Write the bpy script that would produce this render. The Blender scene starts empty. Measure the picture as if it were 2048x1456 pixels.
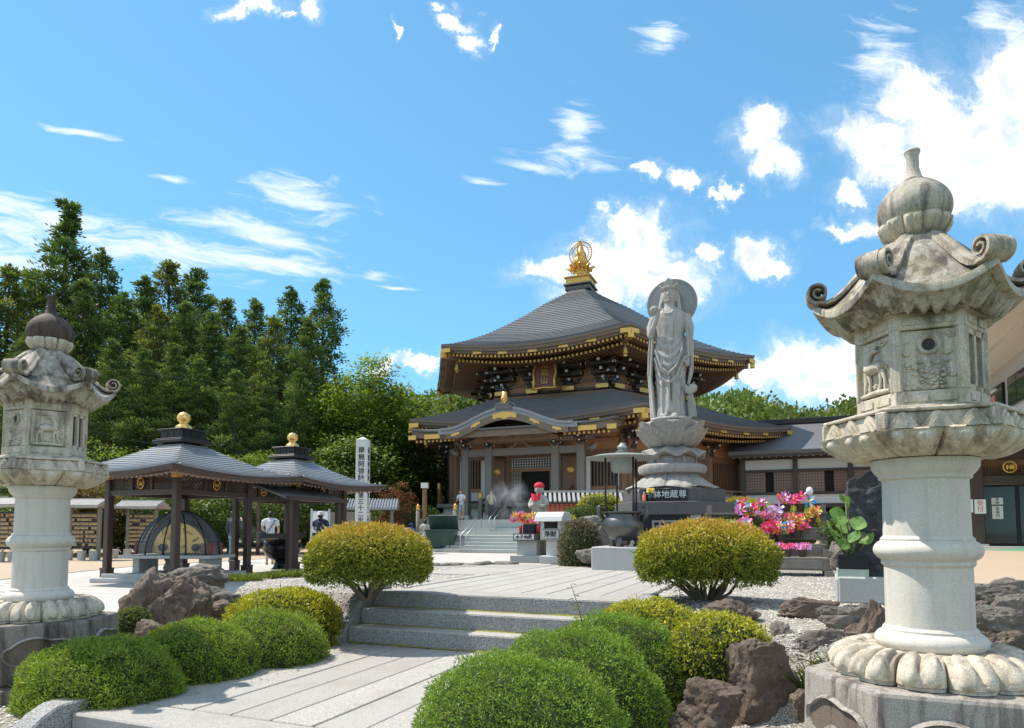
import bpy, bmesh, math, random
import numpy as np
from mathutils import Vector, Matrix, noise as mn
R = math.radians; PI = math.pi
sin, cos = math.sin, math.cos
random.seed(7); RNG = np.random.default_rng(7)
SC = bpy.context.scene; COL = SC.collection

# ---------------------------------------------------------------- camera
EYE = 1.2; FPX = 1350.0; PITCH = R(3.5); YPP = 973.4
cam_d = bpy.data.cameras.new('camera'); cam = bpy.data.objects.new('camera', cam_d); COL.objects.link(cam)
cam.location = (0, 0, EYE); cam.rotation_euler = (PI/2 + PITCH, 0, 0)
cam_d.sensor_width = 36; cam_d.lens = 36*FPX/2048; cam_d.shift_y = (YPP-728)/2048
cam_d.clip_start = .05; cam_d.clip_end = 3000
SC.camera = cam

# ---------------------------------------------------------------- light, sky, exposure
SUN_AZ, SUN_EL = R(-66), R(57)      # azimuth from +Y towards +X
sv = Vector((sin(SUN_AZ)*cos(SUN_EL), cos(SUN_AZ)*cos(SUN_EL), sin(SUN_EL)))
sd = bpy.data.lights.new('sun', 'SUN'); sd.energy = 3.6; sd.angle = R(.53); sd.color = (1, .93, .82)
so = bpy.data.objects.new('sun', sd); COL.objects.link(so); so.location = (-30, 20, 60)
so.rotation_euler = (-sv).to_track_quat('-Z', 'Y').to_euler()
SC.view_settings.view_transform = 'Standard'; SC.view_settings.look = 'None'
SC.view_settings.gamma = 1; SC.view_settings.exposure = .74; SC.view_settings.use_curve_mapping = False
SC.cycles.max_bounces = 6; SC.cycles.transparent_max_bounces = 12; SC.cycles.volume_bounces = 0
SC.cycles.diffuse_bounces = 3; SC.cycles.use_denoising = True; SC.cycles.caustics_reflective = False; SC.cycles.caustics_refractive = False

def ray(px, py):
    a, b = (px-1024)/FPX, (YPP-py)/FPX
    return Vector((a, cos(PITCH)-b*sin(PITCH), sin(PITCH)+b*cos(PITCH)))
def at(px, py, Y):
    d = ray(px, py); t = Y/d.y
    return Vector((d.x*t, Y, EYE+d.z*t))
def gr(px, py, z=0):
    d = ray(px, py); t = (z-EYE)/d.z
    return Vector((d.x*t, d.y*t, z))
T = R(22.5); U = Vector((sin(T), cos(T), 0)); V = Vector((cos(T), -sin(T), 0))   # axis of the approach and its right-hand normal
def site(u, v, z=0): return U*u + V*v + Vector((0, 0, z))
def tosite(p): return p.dot(U), p.dot(V)

def build_world():
    w = bpy.data.worlds.new('World'); SC.world = w; w.use_nodes = True
    nt = w.node_tree; nt.nodes.clear(); L = nt.links
    def N(t, **k):
        n = nt.nodes.new(t)
        for a, b in k.items(): setattr(n, a, b)
        return n
    def M(op, a, b=None, c=None, clamp=False):
        n = N('ShaderNodeMath', operation=op, use_clamp=clamp)
        for i, x in enumerate((a, b, c)):
            if x is None: continue
            if isinstance(x, (int, float)): n.inputs[i].default_value = x
            else: L.new(x, n.inputs[i])
        return n.outputs[0]
    sky = N('ShaderNodeTexSky', sky_type='NISHITA', sun_disc=False, sun_elevation=SUN_EL, sun_rotation=SUN_AZ,
            altitude=200, air_density=.85, dust_density=.12, ozone_density=2.0)
    tc = N('ShaderNodeTexCoord'); sep = N('ShaderNodeSeparateXYZ'); L.new(tc.outputs['Generated'], sep.inputs[0])
    X, Y, Z = sep.outputs
    yy = M('MAXIMUM', Y, .06)
    comb = N('ShaderNodeCombineXYZ'); L.new(M('DIVIDE', X, yy), comb.inputs[0]); L.new(M('DIVIDE', Z, yy), comb.inputs[1])
    P = comb.outputs[0]
    def noise(vec, scale, detail, rough, dist=0, ofs=(0, 0, 0), out='Fac'):
        n = N('ShaderNodeTexNoise', noise_dimensions='2D')
        n.inputs['Scale'].default_value = scale; n.inputs['Detail'].default_value = detail
        n.inputs['Roughness'].default_value = rough; n.inputs['Distortion'].default_value = dist
        L.new(vec_op('ADD', vec, ofs), n.inputs['Vector']); return n.outputs[out]
    def vec_op(op, a, b, c=None):
        n = N('ShaderNodeVectorMath', operation=op)
        for i, x in enumerate((a, b, c)):
            if x is None: continue
            if isinstance(x, tuple): n.inputs[i].default_value = x
            else: L.new(x, n.inputs[i])
        return n.outputs['Value'] if op == 'LENGTH' else n.outputs[0]
    def blobs(lst, vec, rot=0):
        out = None; c, s_ = cos(R(rot)), sin(R(rot))
        for (px, py, rx, ry) in lst:
            d = ray(px, py); x, y = d.x/d.y, d.z/d.y; x, y = x*c+y*s_, -x*s_+y*c
            q = vec_op('MULTIPLY_ADD', vec, (FPX/rx, FPX/ry, 0), (-x*FPX/rx, -y*FPX/ry, 0))
            l = vec_op('LENGTH', q, None)
            out = l if out is None else M('SMOOTH_MIN', out, l, .25)
        return out
    def sstep(x, a, b):
        n = N('ShaderNodeMapRange', interpolation_type='SMOOTHSTEP'); n.inputs[1].default_value = a; n.inputs[2].default_value = b
        L.new(x, n.inputs[0]); return n.outputs[0]
    cum = [(1750,270,95,70),(1840,200,90,70),(1930,260,150,120),(2040,170,110,130),(2030,340,150,95),(1775,330,95,55),(1900,350,120,60),
           (1690,388,46,30),(1700,455,60,18),(1770,440,60,24),(2140,250,190,200),(1530,268,74,46),(1545,322,48,44),
           (1304,335,28,20),(1372,355,34,20),(1415,392,28,14),(1445,370,26,16),(1290,478,95,62),(1245,450,45,38),(1210,525,95,60),(1100,545,90,30),
           (1310,560,130,60),(1410,508,30,22),(1180,590,80,40),(1530,508,62,42),(1556,540,42,30),
           (1620,715,105,52),(1540,740,90,45),(1720,710,120,60),(1640,780,160,52),(1475,765,60,22),(1900,760,200,70),
           (752,722,44,20),(832,726,28,15),(500,12,60,22),(556,34,26,12),(622,12,32,32),(940,82,28,30),(915,42,32,20),(886,10,22,14),(985,72,9,24),(795,60,8,20),
           (-300,150,150,60),(2500,600,200,90),(300,-350,180,70)]
    wv = noise(P, 7.5, 7, .66, 0, (3, 1, 0), 'Color')
    Pw = vec_op('MULTIPLY_ADD', vec_op('SUBTRACT', wv, (.5, .5, .5)), (.13, .13, 0), P)
    d = blobs(cum, Pw)
    n1 = noise(Pw, 17, 5, .62, 0, (3, 1, 0))
    f = M('ADD', M('SUBTRACT', 1.12, d), M('MULTIPLY', M('SUBTRACT', n1, .5), 1.2))
    fwd = sstep(Y, .08, .25)
    cd = M('MULTIPLY', M('MAXIMUM', sstep(f, -.05, .75), M('MULTIPLY', sstep(f, -.45, .6), .24)), fwd)
    cir = [(100,455,280,48),(330,500,260,44),(520,518,190,32),(600,395,120,42),(500,460,140,36),(10,415,170,40),(30,520,200,50),
           (625,530,80,20),(752,548,36,12),(800,572,60,5),(180,265,130,7),(330,355,80,10),(1150,310,105,24),(1060,330,70,9),(1310,80,40,50),(1150,240,40,50),(1760,110,60,100),(950,355,40,7),(1990,40,60,30)]
    cr_, sr_ = cos(R(-9)), sin(R(-9))
    rx_, ry_ = vec_op('MULTIPLY', P, (cr_, sr_, 0)), vec_op('MULTIPLY', P, (-sr_, cr_, 0))
    def hsum(v):
        q = N('ShaderNodeSeparateXYZ'); L.new(v, q.inputs[0]); return M('ADD', q.outputs[0], q.outputs[1])
    cb = N('ShaderNodeCombineXYZ'); L.new(hsum(rx_), cb.inputs[0]); L.new(hsum(ry_), cb.inputs[1]); Pr = cb.outputs[0]
    wv2 = noise(Pr, 6, 3, .6, 0, (7, 3, 0), 'Color')
    Pr2 = vec_op('MULTIPLY_ADD', vec_op('SUBTRACT', wv2, (.5, .5, .5)), (.07, .025, 0), Pr)
    dc = blobs(cir, Pr2, -9)
    n3 = noise(vec_op('MULTIPLY', Pr2, (9, 42, 0)), 1.0, 6, .68, .4, (1.3, 4.2, 0))
    fc = M('ADD', M('SUBTRACT', 1.0, M('MULTIPLY', dc, .9)), M('MULTIPLY', M('SUBTRACT', n3, .5), 3.0))
    cc = M('MULTIPLY', M('MULTIPLY', sstep(fc, -.1, 1.25), .82), fwd)
    # unseen sky: cloud cover thickened to lift and whiten the ambient light
    zz = M('ADD', M('MAXIMUM', Z, 0), .16); c2 = N('ShaderNodeCombineXYZ'); L.new(M('DIVIDE', X, zz), c2.inputs[0]); L.new(M('DIVIDE', Y, zz), c2.inputs[1])
    g = M('MULTIPLY', sstep(noise(c2.outputs[0], 1.1, 5, .6, 0, (5, 5, 0)), .42, .60), M('SUBTRACT', 1.0, sstep(Y, -.1, .2)))
    cum_d = M('MAXIMUM', cd, M('MULTIPLY', g, sstep(Z, .02, .1)))
    # cloud tone: bright tops, soft grey inside the thick low parts
    n4 = noise(P, 6.0, 3, .5, 0, (2, 9, 0))
    sh = M('MULTIPLY', sstep(f, .5, 1.2), sstep(n4, .40, .62))
    mixc = N('ShaderNodeMix', data_type='RGBA'); L.new(M('MULTIPLY', sh, .75), mixc.inputs[0])
    mixc.inputs[6].default_value = (.86, .88, .90, 1); mixc.inputs[7].default_value = (.50, .55, .61, 1)
    bs = N('ShaderNodeBackground'); bs.inputs['Strength'].default_value = .128
    gm = N('ShaderNodeGamma'); gm.inputs[1].default_value = .6; L.new(sky.outputs[0], gm.inputs[0]); ht = vec_op('MULTIPLY', gm.outputs[0], (.84, 1.60, 1.95)); L.new(ht, bs.inputs['Color'])
    bc = N('ShaderNodeBackground'); bc.inputs['Strength'].default_value = .86; L.new(mixc.outputs[2], bc.inputs['Color'])
    bw = N('ShaderNodeBackground'); bw.inputs['Strength'].default_value = .78; bw.inputs['Color'].default_value = (.84, .90, .97, 1)
    m0 = N('ShaderNodeMixShader'); L.new(cc, m0.inputs[0]); L.new(bs.outputs[0], m0.inputs[1]); L.new(bw.outputs[0], m0.inputs[2])
    m1 = N('ShaderNodeMixShader'); L.new(cum_d, m1.inputs[0]); L.new(m0.outputs[0], m1.inputs[1]); L.new(bc.outputs[0], m1.inputs[2])
    o = N('ShaderNodeOutputWorld'); L.new(m1.outputs[0], o.inputs['Surface'])
build_world(); SC.world.cycles.sampling_method = 'MANUAL'; SC.world.cycles.sample_map_resolution = 256

# ---------------------------------------------------------------- scene helpers
def tag(o, label=None, cat=None, group=None, kind=None):
    if label: o['label'] = label
    if cat: o['category'] = cat
    if group: o['group'] = group
    if kind: o['kind'] = kind
    return o
def thing(name, label, cat, loc=(0, 0, 0), rz=0, group=None, kind=None):
    o = bpy.data.objects.new(name, None); COL.objects.link(o); o.empty_display_size = .1
    o.location = loc; o.rotation_euler = (0, 0, rz)
    return tag(o, label, cat, group, kind)
def link(name, me, parent=None, loc=(0, 0, 0), rz=0, kind=None):
    o = bpy.data.objects.new(name, me); COL.objects.link(o)
    if parent: o.parent = parent
    o.location = loc; o.rotation_euler = (0, 0, rz)
    if kind: o['kind'] = kind
    return o
def dup(root, loc=None, rz=None, label=None, group=None, scale=None):
    r = root.copy(); COL.objects.link(r)
    if loc is not None: r.location = loc
    if rz is not None: r.rotation_euler = (0, 0, rz)
    if scale is not None: r.scale = (scale,)*3 if isinstance(scale, (int, float)) else scale
    if label: r['label'] = label
    if group: r['group'] = group
    for ch in list(root.children):
        c = ch.copy(); COL.objects.link(c); c.parent = r
        for g in list(ch.children):
            d = g.copy(); COL.objects.link(d); d.parent = c
    return r

class MB:
    """collects shapes; build() links them as one mesh object"""
    def __init__(s): s.v = []; s.f = []; s.m = []; s.mi = 0; s.X = None
    def add(s, vs, fs, mi=None):
        b = len(s.v)
        if s.X is not None: vs = [tuple(s.X @ Vector(p)) for p in vs]
        s.v += [tuple(p) for p in vs]; s.f += [tuple(b+i for i in f) for f in fs]
        s.m += [s.mi if mi is None else mi]*len(fs); return s
    def box(s, c, d, rz=0, mi=None, taper=1, tilt=0):
        x, y, z = d[0]/2, d[1]/2, d[2]/2; cr, sr = cos(rz), sin(rz); vs = []
        for sx, sy, sz in ((-1,-1,-1),(1,-1,-1),(1,1,-1),(-1,1,-1),(-1,-1,1),(1,-1,1),(1,1,1),(-1,1,1)):
            k = taper if sz > 0 else 1
            px, py, pz = sx*x*k, sy*y*k, sz*z
            vs.append((c[0]+px*cr-py*sr, c[1]+px*sr+py*cr, c[2]+pz))
        return s.add(vs, ((0,3,2,1),(4,5,6,7),(0,1,5,4),(1,2,6,5),(2,3,7,6),(3,0,4,7)), mi)
    def bar(s, p, q, w, h, mi=None, up=(0, 0, 1)):
        p, q = Vector(p), Vector(q); d = (q-p).normalized(); up = Vector(up)
        if abs(d.dot(up)) > .98: up = Vector((0, 1, 0))
        a = d.cross(up).normalized(); b = a.cross(d)
        vs = [e + a*(sx*w/2) + b*(sz*h/2) for e in (p, q) for sx, sz in ((-1,-1),(1,-1),(1,1),(-1,1))]
        return s.add(vs, ((3,2,1,0),(4,5,6,7),(0,1,5,4),(1,2,6,5),(2,3,7,6),(3,0,4,7)), mi)
    def tube(s, pts, rad, n=8, mi=None, cap=True, sx=1.0):
        pts = [Vector(p) for p in pts]; k = len(pts)
        if isinstance(rad, (int, float)): rad = [rad]*k
        vs = []; a = None
        for i, p in enumerate(pts):
            t = (pts[min(i+1, k-1)]-pts[max(i-1, 0)])
            t = t.normalized() if t.length > 1e-9 else Vector((0, 0, 1))
            if a is None: a = t.orthogonal().normalized() if abs(t.z) < .9 else Vector((1, 0, 0))
            a = (a - t*a.dot(t)); a = a.normalized() if a.length > 1e-6 else t.orthogonal().normalized(); b = t.cross(a)
            for j in range(n):
                an = 2*PI*j/n; vs.append(p + (a*cos(an)*sx + b*sin(an))*rad[i])
        fs = [(i*n+j, i*n+(j+1) % n, (i+1)*n+(j+1) % n, (i+1)*n+j) for i in range(k-1) for j in range(n)]
        if cap: fs += [tuple(range(n-1, -1, -1)), tuple((k-1)*n+j for j in range(n))]
        return s.add(vs, fs, mi)
    def lathe(s, prof, n=32, c=(0, 0, 0), mi=None, mod=None, ph=0):
        """prof: (r, z) from bottom to top; mod(theta, t, r, z) -> (r, z)"""
        k = len(prof); vs = []
        for i, (r, z) in enumerate(prof):
            for j in range(n):
                th = 2*PI*j/n+ph; rr, zz = (r, z) if mod is None else mod(th, i/(k-1), r, z)
                vs.append((c[0]+rr*cos(th), c[1]+rr*sin(th), c[2]+zz))
        fs = [(i*n+j, i*n+(j+1) % n, (i+1)*n+(j+1) % n, (i+1)*n+j) for i in range(k-1) for j in range(n)]
        fs += [tuple(range(n-1, -1, -1)), tuple((k-1)*n+j for j in range(n))]
        return s.add(vs, fs, mi)
    def prism(s, poly, z0, z1, mi=None, top=None):
        n = len(poly); top = top or poly
        vs = [(x, y, z0) for x, y in poly] + [(x, y, z1) for x, y in top]
        fs = [tuple(range(n-1, -1, -1)), tuple(range(n, 2*n))] + [(i, (i+1) % n, n+(i+1) % n, n+i) for i in range(n)]
        return s.add(vs, fs, mi)
    def ext(s, poly, o, ax, ay, d, mi=None):
        """polygon in the plane (ax, ay) at o, extruded by vector d"""
        o, ax, ay, d = Vector(o), Vector(ax), Vector(ay), Vector(d); n = len(poly)
        vs = [o+ax*x+ay*y for x, y in poly]; vs += [p+d for p in vs]
        fs = [tuple(range(n-1, -1, -1)), tuple(range(n, 2*n))] + [(i, (i+1) % n, n+(i+1) % n, n+i) for i in range(n)]
        return s.add(vs, fs, mi)
    def grid(s, fn, nu, nv, mi=None, cu=False):
        vs = [fn(i/(nu if cu else nu-1), j/(nv-1)) for j in range(nv) for i in range(nu)]
        fs = [(j*nu+i, j*nu+(i+1) % nu, (j+1)*nu+(i+1) % nu, (j+1)*nu+i) for j in range(nv-1) for i in range(nu if cu else nu-1)]
        return s.add(vs, fs, mi)
    def shell(s, fn, th, nu, nv, mi=None):
        """grid with thickness th downward along z and closed rim"""
        b = len(s.v); vs = [Vector(fn(i/(nu-1), j/(nv-1))) for j in range(nv) for i in range(nu)]
        k = len(vs); vs = vs + [p-Vector((0, 0, th)) for p in vs]; fs = []
        for j in range(nv-1):
            for i in range(nu-1):
                q = (j*nu+i, j*nu+i+1, (j+1)*nu+i+1, (j+1)*nu+i); fs += [q, tuple(k+x for x in reversed(q))]
        rim = [i for i in range(nu)] + [j*nu+nu-1 for j in range(1, nv)] + [(nv-1)*nu+i for i in range(nu-2, -1, -1)] + [j*nu for j in range(nv-2, 0, -1)]
        for a, c in zip(rim, rim[1:]+rim[:1]): fs.append((a, k+a, k+c, c))
        return s.add(vs, fs, mi)
    def ball(s, c, r, nu=12, nv=8, mi=None):
        rx, ry, rz = (r, r, r) if isinstance(r, (int, float)) else r
        prof = [(sin(PI*i/nv), -cos(PI*i/nv)) for i in range(nv+1)]
        prof[0] = (1e-4, -1); prof[-1] = (1e-4, 1); b = len(s.v)
        k = len(prof); vs = [(c[0]+rx*r_*cos(2*PI*j/nu), c[1]+ry*r_*sin(2*PI*j/nu), c[2]+rz*z) for r_, z in prof for j in range(nu)]
        fs = [(i*nu+j, i*nu+(j+1) % nu, (i+1)*nu+(j+1) % nu, (i+1)*nu+j) for i in range(k-1) for j in range(nu)]
        return s.add(vs, fs, mi)
    def mesh(s, name, mats, smooth=False, ang=None):
        me = bpy.data.meshes.new(name); me.from_pydata(s.v, [], s.f)
        for m in (mats if isinstance(mats, (list, tuple)) else [mats]): me.materials.append(MAT[m] if isinstance(m, str) else m)
        if any(s.m): me.polygons.foreach_set('material_index', s.m)
        if smooth or ang: me.polygons.foreach_set('use_smooth', [True]*len(me.polygons))
        if ang: me.set_sharp_from_angle(angle=R(ang))
        me.update(); return me
    def build(s, name, mats, parent=None, smooth=False, ang=None, loc=(0, 0, 0), rz=0, kind=None, bevel=0, label=None):
        me = s.mesh(name, mats, smooth, ang)
        if bevel:
            bm = bmesh.new(); bm.from_mesh(me); bmesh.ops.remove_doubles(bm, verts=bm.verts, dist=1e-5)
            es = [e for e in bm.edges if len(e.link_faces) == 2 and e.calc_face_angle(0) > R(35)]
            bmesh.ops.bevel(bm, geom=es, offset=bevel, segments=1 if bevel < .02 else 2, affect='EDGES', profile=.6, clamp_overlap=True)
            bm.to_mesh(me); bm.free(); me.update()
        o = link(name, me, parent, loc, rz, kind)
        if label: o['label'] = label
        return o
def hexp(r, a0=0, n=6): return [(r*cos(a0+2*PI*i/n), r*sin(a0+2*PI*i/n)) for i in range(n)]
def npmesh(name, v, f, mat, attr=None, smooth=False):
    """v (n,3) array, f (m,k) int array of equal-size faces"""
    me = bpy.data.meshes.new(name); n, (m, k) = len(v), f.shape
    me.vertices.add(n); me.vertices.foreach_set('co', np.asarray(v, dtype=np.float32).ravel())
    me.loops.add(m*k); me.loops.foreach_set('vertex_index', f.astype(np.int32).ravel())
    me.polygons.add(m); me.polygons.foreach_set('loop_start', np.arange(0, m*k, k, dtype=np.int32))
    if smooth: me.polygons.foreach_set('use_smooth', np.ones(m, dtype=bool))
    me.update(calc_edges=True)
    if attr is not None:
        a = me.attributes.new('rnd', 'FLOAT', 'FACE'); a.data.foreach_set('value', np.asarray(attr, dtype=np.float32))
    me.materials.append(MAT[mat]); return me
def remesh(mb, name, mats, vox, smooth_it=4, parent=None, keep=True):
    me = mb.mesh(name, mats); o = bpy.data.objects.new(name, me); COL.objects.link(o)
    md = o.modifiers.new('r', 'REMESH'); md.mode = 'VOXEL'; md.voxel_size = vox; md.use_smooth_shade = True
    if smooth_it:
        sm = o.modifiers.new('s', 'SMOOTH'); sm.factor = .5; sm.iterations = smooth_it
    dg = bpy.context.evaluated_depsgraph_get(); m2 = bpy.data.meshes.new_from_object(o.evaluated_get(dg))
    m2.name = name; bpy.data.objects.remove(o); bpy.data.meshes.remove(me)
    if keep: return link(name, m2, parent)
    return m2
# ---------------------------------------------------------------- materials (procedural)
MAT = {}
def newmat(name):
    m = bpy.data.materials.new(name); m.use_nodes = True; MAT[name] = m
    nt = m.node_tree; return m, nt, nt.nodes['Principled BSDF'], nt.links
class NT:
    def __init__(s, nt): s.nt = nt; s.L = nt.links; s._pos = None
    def N(s, t, **k):
        n = s.nt.nodes.new(t)
        for a, b in k.items(): setattr(n, a, b)
        return n
    def put(s, sock, v):
        if isinstance(v, (int, float)): sock.default_value = v
        elif isinstance(v, tuple): sock.default_value = v if len(v) != 3 or sock.type == 'VECTOR' else v+(1,)
        else: s.L.new(v, sock)
    def pos(s):
        if s._pos is None: s._pos = s.N('ShaderNodeNewGeometry')
        return s._pos.outputs['Position']
    def nrm(s):
        s.pos(); return s._pos.outputs['Normal']
    def obj(s): return s.N('ShaderNodeTexCoord').outputs['Object']
    def map(s, vec, sc=(1, 1, 1), loc=(0, 0, 0), rot=(0, 0, 0)):
        m = s.N('ShaderNodeMapping'); m.inputs['Scale'].default_value = sc; m.inputs['Location'].default_value = loc; m.inputs['Rotation'].default_value = rot
        s.L.new(vec, m.inputs[0]); return m.outputs[0]
    def noise(s, scale, detail=4, rough=.55, vec=None, dist=0):
        n = s.N('ShaderNodeTexNoise'); n.inputs['Scale'].default_value = scale; n.inputs['Detail'].default_value = detail
        n.inputs['Roughness'].default_value = rough; n.inputs['Distortion'].default_value = dist
        s.L.new(vec if vec is not None else s.pos(), n.inputs['Vector']); return n.outputs['Fac']
    def vor(s, scale, vec=None, feat='F1', out='Distance'):
        n = s.N('ShaderNodeTexVoronoi', feature=feat); n.inputs['Scale'].default_value = scale
        s.L.new(vec if vec is not None else s.pos(), n.inputs['Vector']); return n.outputs[out]
    def ramp(s, fac, a, b):
        n = s.N('ShaderNodeMapRange', interpolation_type='SMOOTHSTEP'); n.inputs[1].default_value = a; n.inputs[2].default_value = b
        s.put(n.inputs[0], fac); return n.outputs[0]
    def mix(s, f, a, b, mode='MIX'):
        n = s.N('ShaderNodeMix', data_type='RGBA', blend_type=mode); s.put(n.inputs[0], f); s.put(n.inputs[6], a); s.put(n.inputs[7], b); return n.outputs[2]
    def math(s, op, a, b=0.0, clamp=False):
        n = s.N('ShaderNodeMath', operation=op, use_clamp=clamp); s.put(n.inputs[0], a); s.put(n.inputs[1], b); return n.outputs[0]
    def bump(s, h, strength=.3, dist=.01, prev=None):
        n = s.N('ShaderNodeBump'); n.inputs['Strength'].default_value = strength; n.inputs['Distance'].default_value = dist
        s.L.new(h, n.inputs['Height'])
        if prev is not None: s.L.new(prev, n.inputs['Normal'])
        return n.outputs[0]
    def sepz(s, vec, i=2):
        n = s.N('ShaderNodeSeparateXYZ'); s.L.new(vec, n.inputs[0]); return n.outputs[i]
def simple(name, col, rough=.6, metal=0, var=.25, scale=6, bump=0, bscale=40, spec=.4, stretch=None, coat=0):
    m, nt, b, L = newmat(name); t = NT(nt)
    vec = t.map(t.pos(), stretch) if stretch else None
    n = t.noise(scale, 5, .6, vec); c = t.mix(n, tuple(x*(1-var) for x in col), tuple(min(1, x*(1+var)) for x in col))
    L.new(c, b.inputs['Base Color']); b.inputs['Roughness'].default_value = rough; b.inputs['Metallic'].default_value = metal
    b.inputs['Specular IOR Level'].default_value = spec; b.inputs['Coat Weight'].default_value = coat
    if bump: L.new(t.bump(t.noise(bscale, 4, .6, vec), bump, .01), b.inputs['Normal'])
    return m
def granite(name, base, dark=None, speck=.35, stain=0, moss=0, scale=1.0, rough=.75, bump=.25, streak=0, topdirt=0, vary=0):
    m, nt, b, L = newmat(name); t = NT(nt)
    s1 = t.ramp(t.noise(260*scale, 2, .6), .38, .62); s2 = t.noise(3.2, 5, .6)
    c = t.mix(s1, tuple(x*(1-speck) for x in base), tuple(min(1, x*(1+speck*.55)) for x in base))
    c = t.mix(t.ramp(t.vor(150*scale), .0, .18), tuple(x*.35 for x in base), c)
    c = t.mix(t.math('MULTIPLY', t.ramp(s2, .35, .7), .22), c, tuple(x*.78 for x in base))
    dk = dark or (.07, .065, .055)
    if stain:
        v = t.map(t.pos(), (1, 1, .28)); k = t.ramp(t.noise(5.0, 7, .68, v, .4), .60-.13*stain, .70-.08*stain)
        c = t.mix(t.math('MULTIPLY', k, min(1, stain)), c, dk)
        k2 = t.ramp(t.noise(22, 6, .7), .50, .72); c = t.mix(t.math('MULTIPLY', k2, .35*min(1, stain)), c, tuple(x*1.8 for x in dk))
    if streak:
        v = t.map(t.pos(), (9, 9, .8)); k = t.ramp(t.noise(2.2, 5, .6, v), .50, .64); c = t.mix(t.math('MULTIPLY', k, streak), c, dk)
    if topdirt:
        up = t.ramp(t.sepz(t.nrm()), .35, .95); k = t.math('MULTIPLY', up, t.ramp(t.noise(9, 7, .7), .40, .56)); c = t.mix(t.math('MULTIPLY', k, topdirt), c, dk)
    if moss:
        k = t.math('MULTIPLY', t.ramp(t.noise(4.2, 5, .6, t.map(t.pos(), (1, 1, 1), (7, 3, 1))), .50, .62), t.ramp(t.noise(40, 4, .6), .3, .6))
        c = t.mix(t.math('MULTIPLY', k, moss), c, (.25, .235, .07))
    if vary:
        oi = t.N('ShaderNodeObjectInfo'); c = t.mix(t.math('MULTIPLY', oi.outputs['Random'], vary), c, tuple(x*.62 for x in base))
        c = t.mix(t.math('MULTIPLY', t.ramp(t.noise(1.6, 7, .7), .48, .66), .38), c, (base[0]*.66, base[1]*.63, base[2]*.56))
    L.new(c, b.inputs['Base Color']); b.inputs['Roughness'].default_value = rough; b.inputs['Specular IOR Level'].default_value = .3
    h = t.noise(120*scale, 4, .7); n0 = t.bump(h, bump, .004); L.new(t.bump(t.noise(14, 5, .6), bump*.6, .012, n0), b.inputs['Normal'])
    return m
def leafmat(name, cols, trans=.35, rough=.55, gscale=1.2, gamt=.5, spec=.3, gcol=None):
    """cols: list of colours picked by the leaf's own random number"""
    m, nt, b, L = newmat(name); t = NT(nt)
    a = t.N('ShaderNodeAttribute', attribute_name='rnd'); r = t.N('ShaderNodeValToRGB'); r.color_ramp.interpolation = 'LINEAR'
    els = r.color_ramp.elements
    while len(els) < len(cols): els.new(.5)
    for i, c in enumerate(cols): els[i].position = i/(len(cols)-1); els[i].color = c+(1,)
    L.new(a.outputs['Fac'], r.inputs[0]); c = r.outputs[0]
    g = t.ramp(t.noise(gscale, 4, .6), .35, .68)
    c = t.mix(t.math('MULTIPLY', g, gamt), c, gcol or tuple(x*.45 for x in cols[0]))
    L.new(c, b.inputs['Base Color']); b.inputs['Roughness'].default_value = rough; b.inputs['Specular IOR Level'].default_value = spec
    tr = t.N('ShaderNodeBsdfTranslucent'); tc = t.mix(1.0, c, (1.25, 1.2, .55), 'MULTIPLY'); L.new(tc, tr.inputs[0])
    mx = t.N('ShaderNodeMixShader'); mx.inputs[0].default_value = trans; L.new(b.outputs[0], mx.inputs[1]); L.new(tr.outputs[0], mx.inputs[2])
    L.new(mx.outputs[0], nt.nodes['Material Output'].inputs['Surface']); return m

granite('granite_lantern', (.69, .61, .49), dark=(.09, .065, .05), stain=.6, moss=.35, topdirt=.45, streak=.34)
granite('granite_shaft', (.68, .63, .555), stain=.22, speck=.16, streak=.12, dark=(.22, .18, .14), bump=.2)
granite('granite_aged', (.52, .45, .36), dark=(.055, .045, .038), stain=.85, moss=.18, topdirt=.5, streak=.45, bump=.5)
granite('granite_roof', (.55, .50, .42), dark=(.065, .045, .034), stain=.82, moss=.35, topdirt=.7, streak=.5, bump=.5)
granite('granite_base', (.42, .38, .335), dark=(.085, .062, .05), stain=.85, topdirt=.15, streak=.5, bump=.5)
granite('granite_path', (.46, .43, .39), scale=.45, speck=.34, vary=.4, stain=.12, bump=.15, dark=(.25, .23, .2))
granite('granite_step', (.35, .345, .335), vary=.3, scale=.4, speck=.6, stain=.12, bump=.2, dark=(.16, .15, .14))
granite('granite_plain', (.47, .475, .46), speck=.3, stain=.2, bump=.2, dark=(.2, .19, .17))
granite('granite_white', (.60, .60, .575), speck=.12, stain=.12, bump=.15, dark=(.25, .24, .2))
granite('granite_dark', (.13, .125, .125), speck=.3, stain=.4, bump=.3, dark=(.04, .04, .04))
granite('granite_black', (.022, .023, .026), speck=.3, rough=.3, bump=.05)
granite('statue_stone', (.43, .415, .385), speck=.12, stain=.45, streak=.55, topdirt=.1, dark=(.2, .17, .14), bump=.22)
granite('halo_stone', (.34, .345, .34), speck=.12, stain=.35, bump=.25, dark=(.2, .16, .1))
granite('pedestal_stone', (.37, .35, .32), speck=.16, stain=.35, streak=.35, dark=(.13, .11, .09), bump=.3)
granite('step_stone', (.46, .48, .45), speck=.15, stain=.2, bump=.1, dark=(.25, .27, .25))
simple('opening_dark', (.05, .045, .04), .8)  # near-black paint for the dark of lantern openings
simple('ink', (.03, .03, .03), .7); simple('white_paint', (.78, .78, .76), .6, var=.05)

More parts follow.
